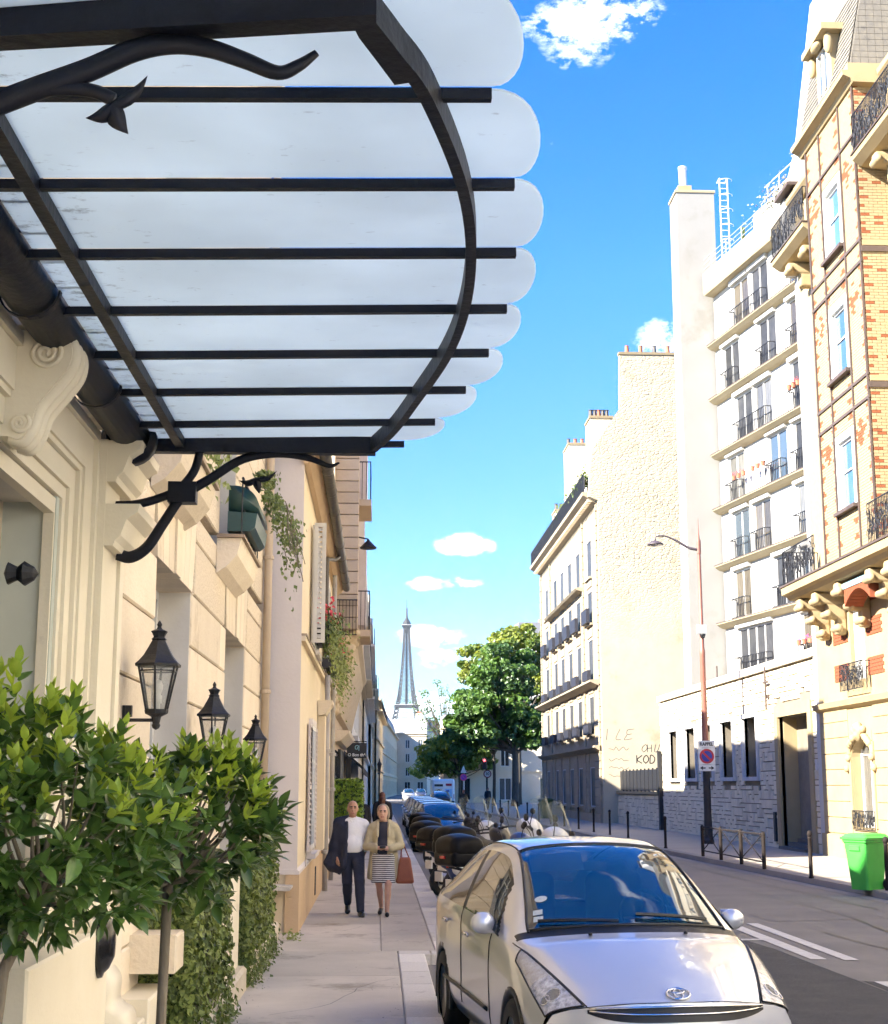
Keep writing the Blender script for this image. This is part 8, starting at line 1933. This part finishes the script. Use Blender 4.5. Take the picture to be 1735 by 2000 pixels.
tree('sunlit yellow green tree rising behind the dark street tree', (14.5, 150, ZS), [((14.6, 150, 16.0), (3.6, 3, 3.2)), ((11.0, 150, 14.4), (3.0, 2.6, 2.4)), ((17, 150, 12), (2.6, 2.6, 3))], 15000, .33, (M_t2, M_t2d), 8.5, .3, 2, clusters=110)
tree('slender tree with thin leaning trunk left of the thick trunk', (11.3, 142, ZS), [((10.4, 142, 7.0), (2.2, 2, 1.6)), ((11.2, 142, 9.0), (2.0, 2, 1.6))], 3500, .25, (M_t1, M_t2d), 5.5, .17, 3, clusters=30)
tree('low spring-green tree beside the white van', (9.2, 165, ZS), [((8.6, 165, 6.0), (3.2, 2.6, 2.8)), ((6.6, 165, 5.0), (2.2, 2, 1.8)), ((11.4, 165, 6.6), (2.8, 2.4, 2.8))], 10000, .32, (M_t2, M_t2d), 3.4, .16, 4, clusters=60)
tree('sparse barely leafed tree silhouetted near the iron tower', (9.0, 190, ZS), [((7.2, 190, 12.5), (3.0, 2.4, 3.4)), ((8.6, 190, 9.0), (2.4, 2, 2.4))], 900, .22, (M_t1d, M_t1d), 8.0, .2, 5, clusters=70, bare=True)
tree('small yellow green tree at the end of the street', (11.5, 255, ZS), [((10.5, 255, 6.5), (3, 3, 2.6)), ((7.5, 262, 5), (2, 2, 2))], 3000, .3, (M_t2, M_t2), 3.6, .16, 6, clusters=40)

# ================================================================ iron lattice tower, far away
et = thing('lattice_tower', 'tall iron lattice tower rising at the end of the street', 'tower', (55, 2870, 41), 0); et.scale = (1.14, 1.14, 1.0)
M_et = pm('tower_iron', (.022, .022, .026), (.018, .018, .022), scale=.1, rough=.7)
HWp = [(0, 62), (28, 47), (57.6, 34), (86, 25), (115.7, 19), (140, 14.6), (170, 11.2), (200, 8.7), (230, 6.8), (255, 5.6), (276, 4.9)]
hw = lambda z: float(np.interp(z, [a for a, _ in HWp], [b for _, b in HWp]))
lw_ = lambda z: float(np.interp(z, [0, 57.6, 115.7, 170, 276], [12.5, 9.0, 6.2, 3.4, 2.0]))
for sx in (-1, 1):
    for sy in (-1, 1):
        m_ = MB(); zz = list(np.linspace(0, 115.7, 15))+list(np.linspace(124, 276, 20))
        for di, dj in ((0, 0), (1, 0), (0, 1), (1, 1)): m_.tube([(sx*(hw(z)-di*lw_(z)), sy*(hw(z)-dj*lw_(z)), z) for z in zz], [1.2 if z < 116 else 1.0 for z in zz], 4)
        for z0, z1 in zip(zz, zz[1:]):
            for (d0, d1) in (((0, 0), (1, 0)), ((0, 0), (0, 1)), ((1, 1), (1, 0)), ((1, 1), (0, 1))):
                a = (sx*(hw(z0)-d0[0]*lw_(z0)), sy*(hw(z0)-d0[1]*lw_(z0)), z0); b_ = (sx*(hw(z1)-d1[0]*lw_(z1)), sy*(hw(z1)-d1[1]*lw_(z1)), z1); c_ = (sx*(hw(z0)-d1[0]*lw_(z0)), sy*(hw(z0)-d1[1]*lw_(z0)), z0); d_ = (sx*(hw(z1)-d0[0]*lw_(z1)), sy*(hw(z1)-d0[1]*lw_(z1)), z1)
                m_.tube([a, b_], .6, 3); m_.tube([c_, d_], .6, 3)
        m_.build('leg', M_et, et, kind='stuff')
m_ = MB(); zz = list(np.linspace(124, 272, 21))
for z0, z1 in zip(zz, zz[1:]):
    for k in range(4):
        f = [lambda q, z: (q*hw(z), -hw(z), z), lambda q, z: (hw(z), q*hw(z), z), lambda q, z: (q*hw(z), hw(z), z), lambda q, z: (-hw(z), q*hw(z), z)][k]
        m_.tube([f(-1, z0), f(1, z1)], .45, 3); m_.tube([f(1, z0), f(-1, z1)], .45, 3); m_.tube([f(-1, z0), f(1, z0)], .45, 3)
m_.build('bracing', M_et, et, kind='stuff')
p = MB(); p.tube([(0, 0, 116), (0, 0, 276)], [2.6, 1.6], 6); p.build('lift_shaft', M_et, et)
for z, w_, h_ in ((57.6, 37, 6), (115.7, 21, 4.2), (276, 8.2, 3.0)):
    p = MB(); p.box(-w_, w_, -w_, w_, z-h_*.5, z+h_*.5); pf = p.build('platform', M_et, et); p = MB(); p.box(-w_-.8, w_+.8, -w_-.8, w_+.8, z+h_*.5, z+h_*.5+.9); p.build('gallery_rim', pm('gallery_pale', (.5, .48, .44), rough=.7), pf)
p = MB(); p.lathe([(4.9, 262), (6.8, 272), (7.4, 274.5)], (0, 0, 0), 8); p.build('upper_flare', M_et, et); p = MB(); p.lathe([(7.4, 277.5), (7, 283), (4, 289), (2, 293), (1.6, 300), (1.4, 312), (.5, 313), (.45, 330), (0, 330)], (0, 0, 0), 8); p.build('summit_cabin', M_et, et)
for z in range(62, 112, 10): p = MB(); p.box(-hw(z)+1, hw(z)-1, -hw(z)+1, -hw(z)+2, z, z+1); p.build('cross_beam', M_et, et)
p = MB(); a_ = [math.pi*k/24 for k in range(25)]; p.tube([(37*math.cos(a), -50+.0*a, 2+38*math.sin(a)) for a in a_], 1.4, 4); p.build('base_arch', M_et, et)
# far city between the street and the tower, on rising ground
hill = MB(); N_ = 24; hv = []
for i in range(N_+1):
    for j in range(9):
        x = -700+1400*i/N_; y = 460+2900*j/8; hill.v.append((x, y, -.5+42*min(1, max(0, (y-500)/1800))+2*math.sin(x*.01)))
for i in range(N_):
    for j in range(8): hill.f.append((i*9+j, (i+1)*9+j, (i+1)*9+j+1, i*9+j+1))
struct(hill.build('terrain', pm('far_terrain', (.22, .2, .17), (.16, .17, .12), scale=.01, rough=.95)))
rnd = random.Random(21)
for k, (x, y, L, H, z) in enumerate(((14, 620, 40, 19, 3), (75, 700, 60, 22, 5), (-40, 640, 50, 22, 3), (50, 900, 70, 20, 9), (120, 820, 60, 24, 8))):
    far_building(('pale far apartment block just left of the tower foot', 'pale far apartment block right of the tower behind the trees', 'far apartment block behind the left row of houses', 'remote pale block at the foot of the iron tower', 'remote block hidden behind the crowns on the right')[k], (x, y, z), R(180), L, H, 16, (M_f1, M_f2, M_f1, M_f1, M_f2)[k], 7, 5, group='far apartment blocks towards the tower', chim=3, z0=5)
# ================================================================ air: haze that greys the far tower
hz = MB(); hz.box(-2600, 2600, -420, 4200, -1.6, 420); ho = hz.build('haze', None); ho['kind'] = 'stuff'; ho['label'] = 'thin bluish haze in the air'
hm = bpy.data.materials.new('haze_air'); hm.use_nodes = True; n = hm.node_tree.nodes; n.clear(); o_ = n.new('ShaderNodeOutputMaterial'); v_ = n.new('ShaderNodeVolumePrincipled')
v_.inputs['Color'].default_value = (.80, .90, 1.0, 1); v_.inputs['Density'].default_value = .000035; v_.inputs['Anisotropy'].default_value = .0
hm.node_tree.links.new(v_.outputs[0], o_.inputs['Volume']); ho.data.materials.append(hm)
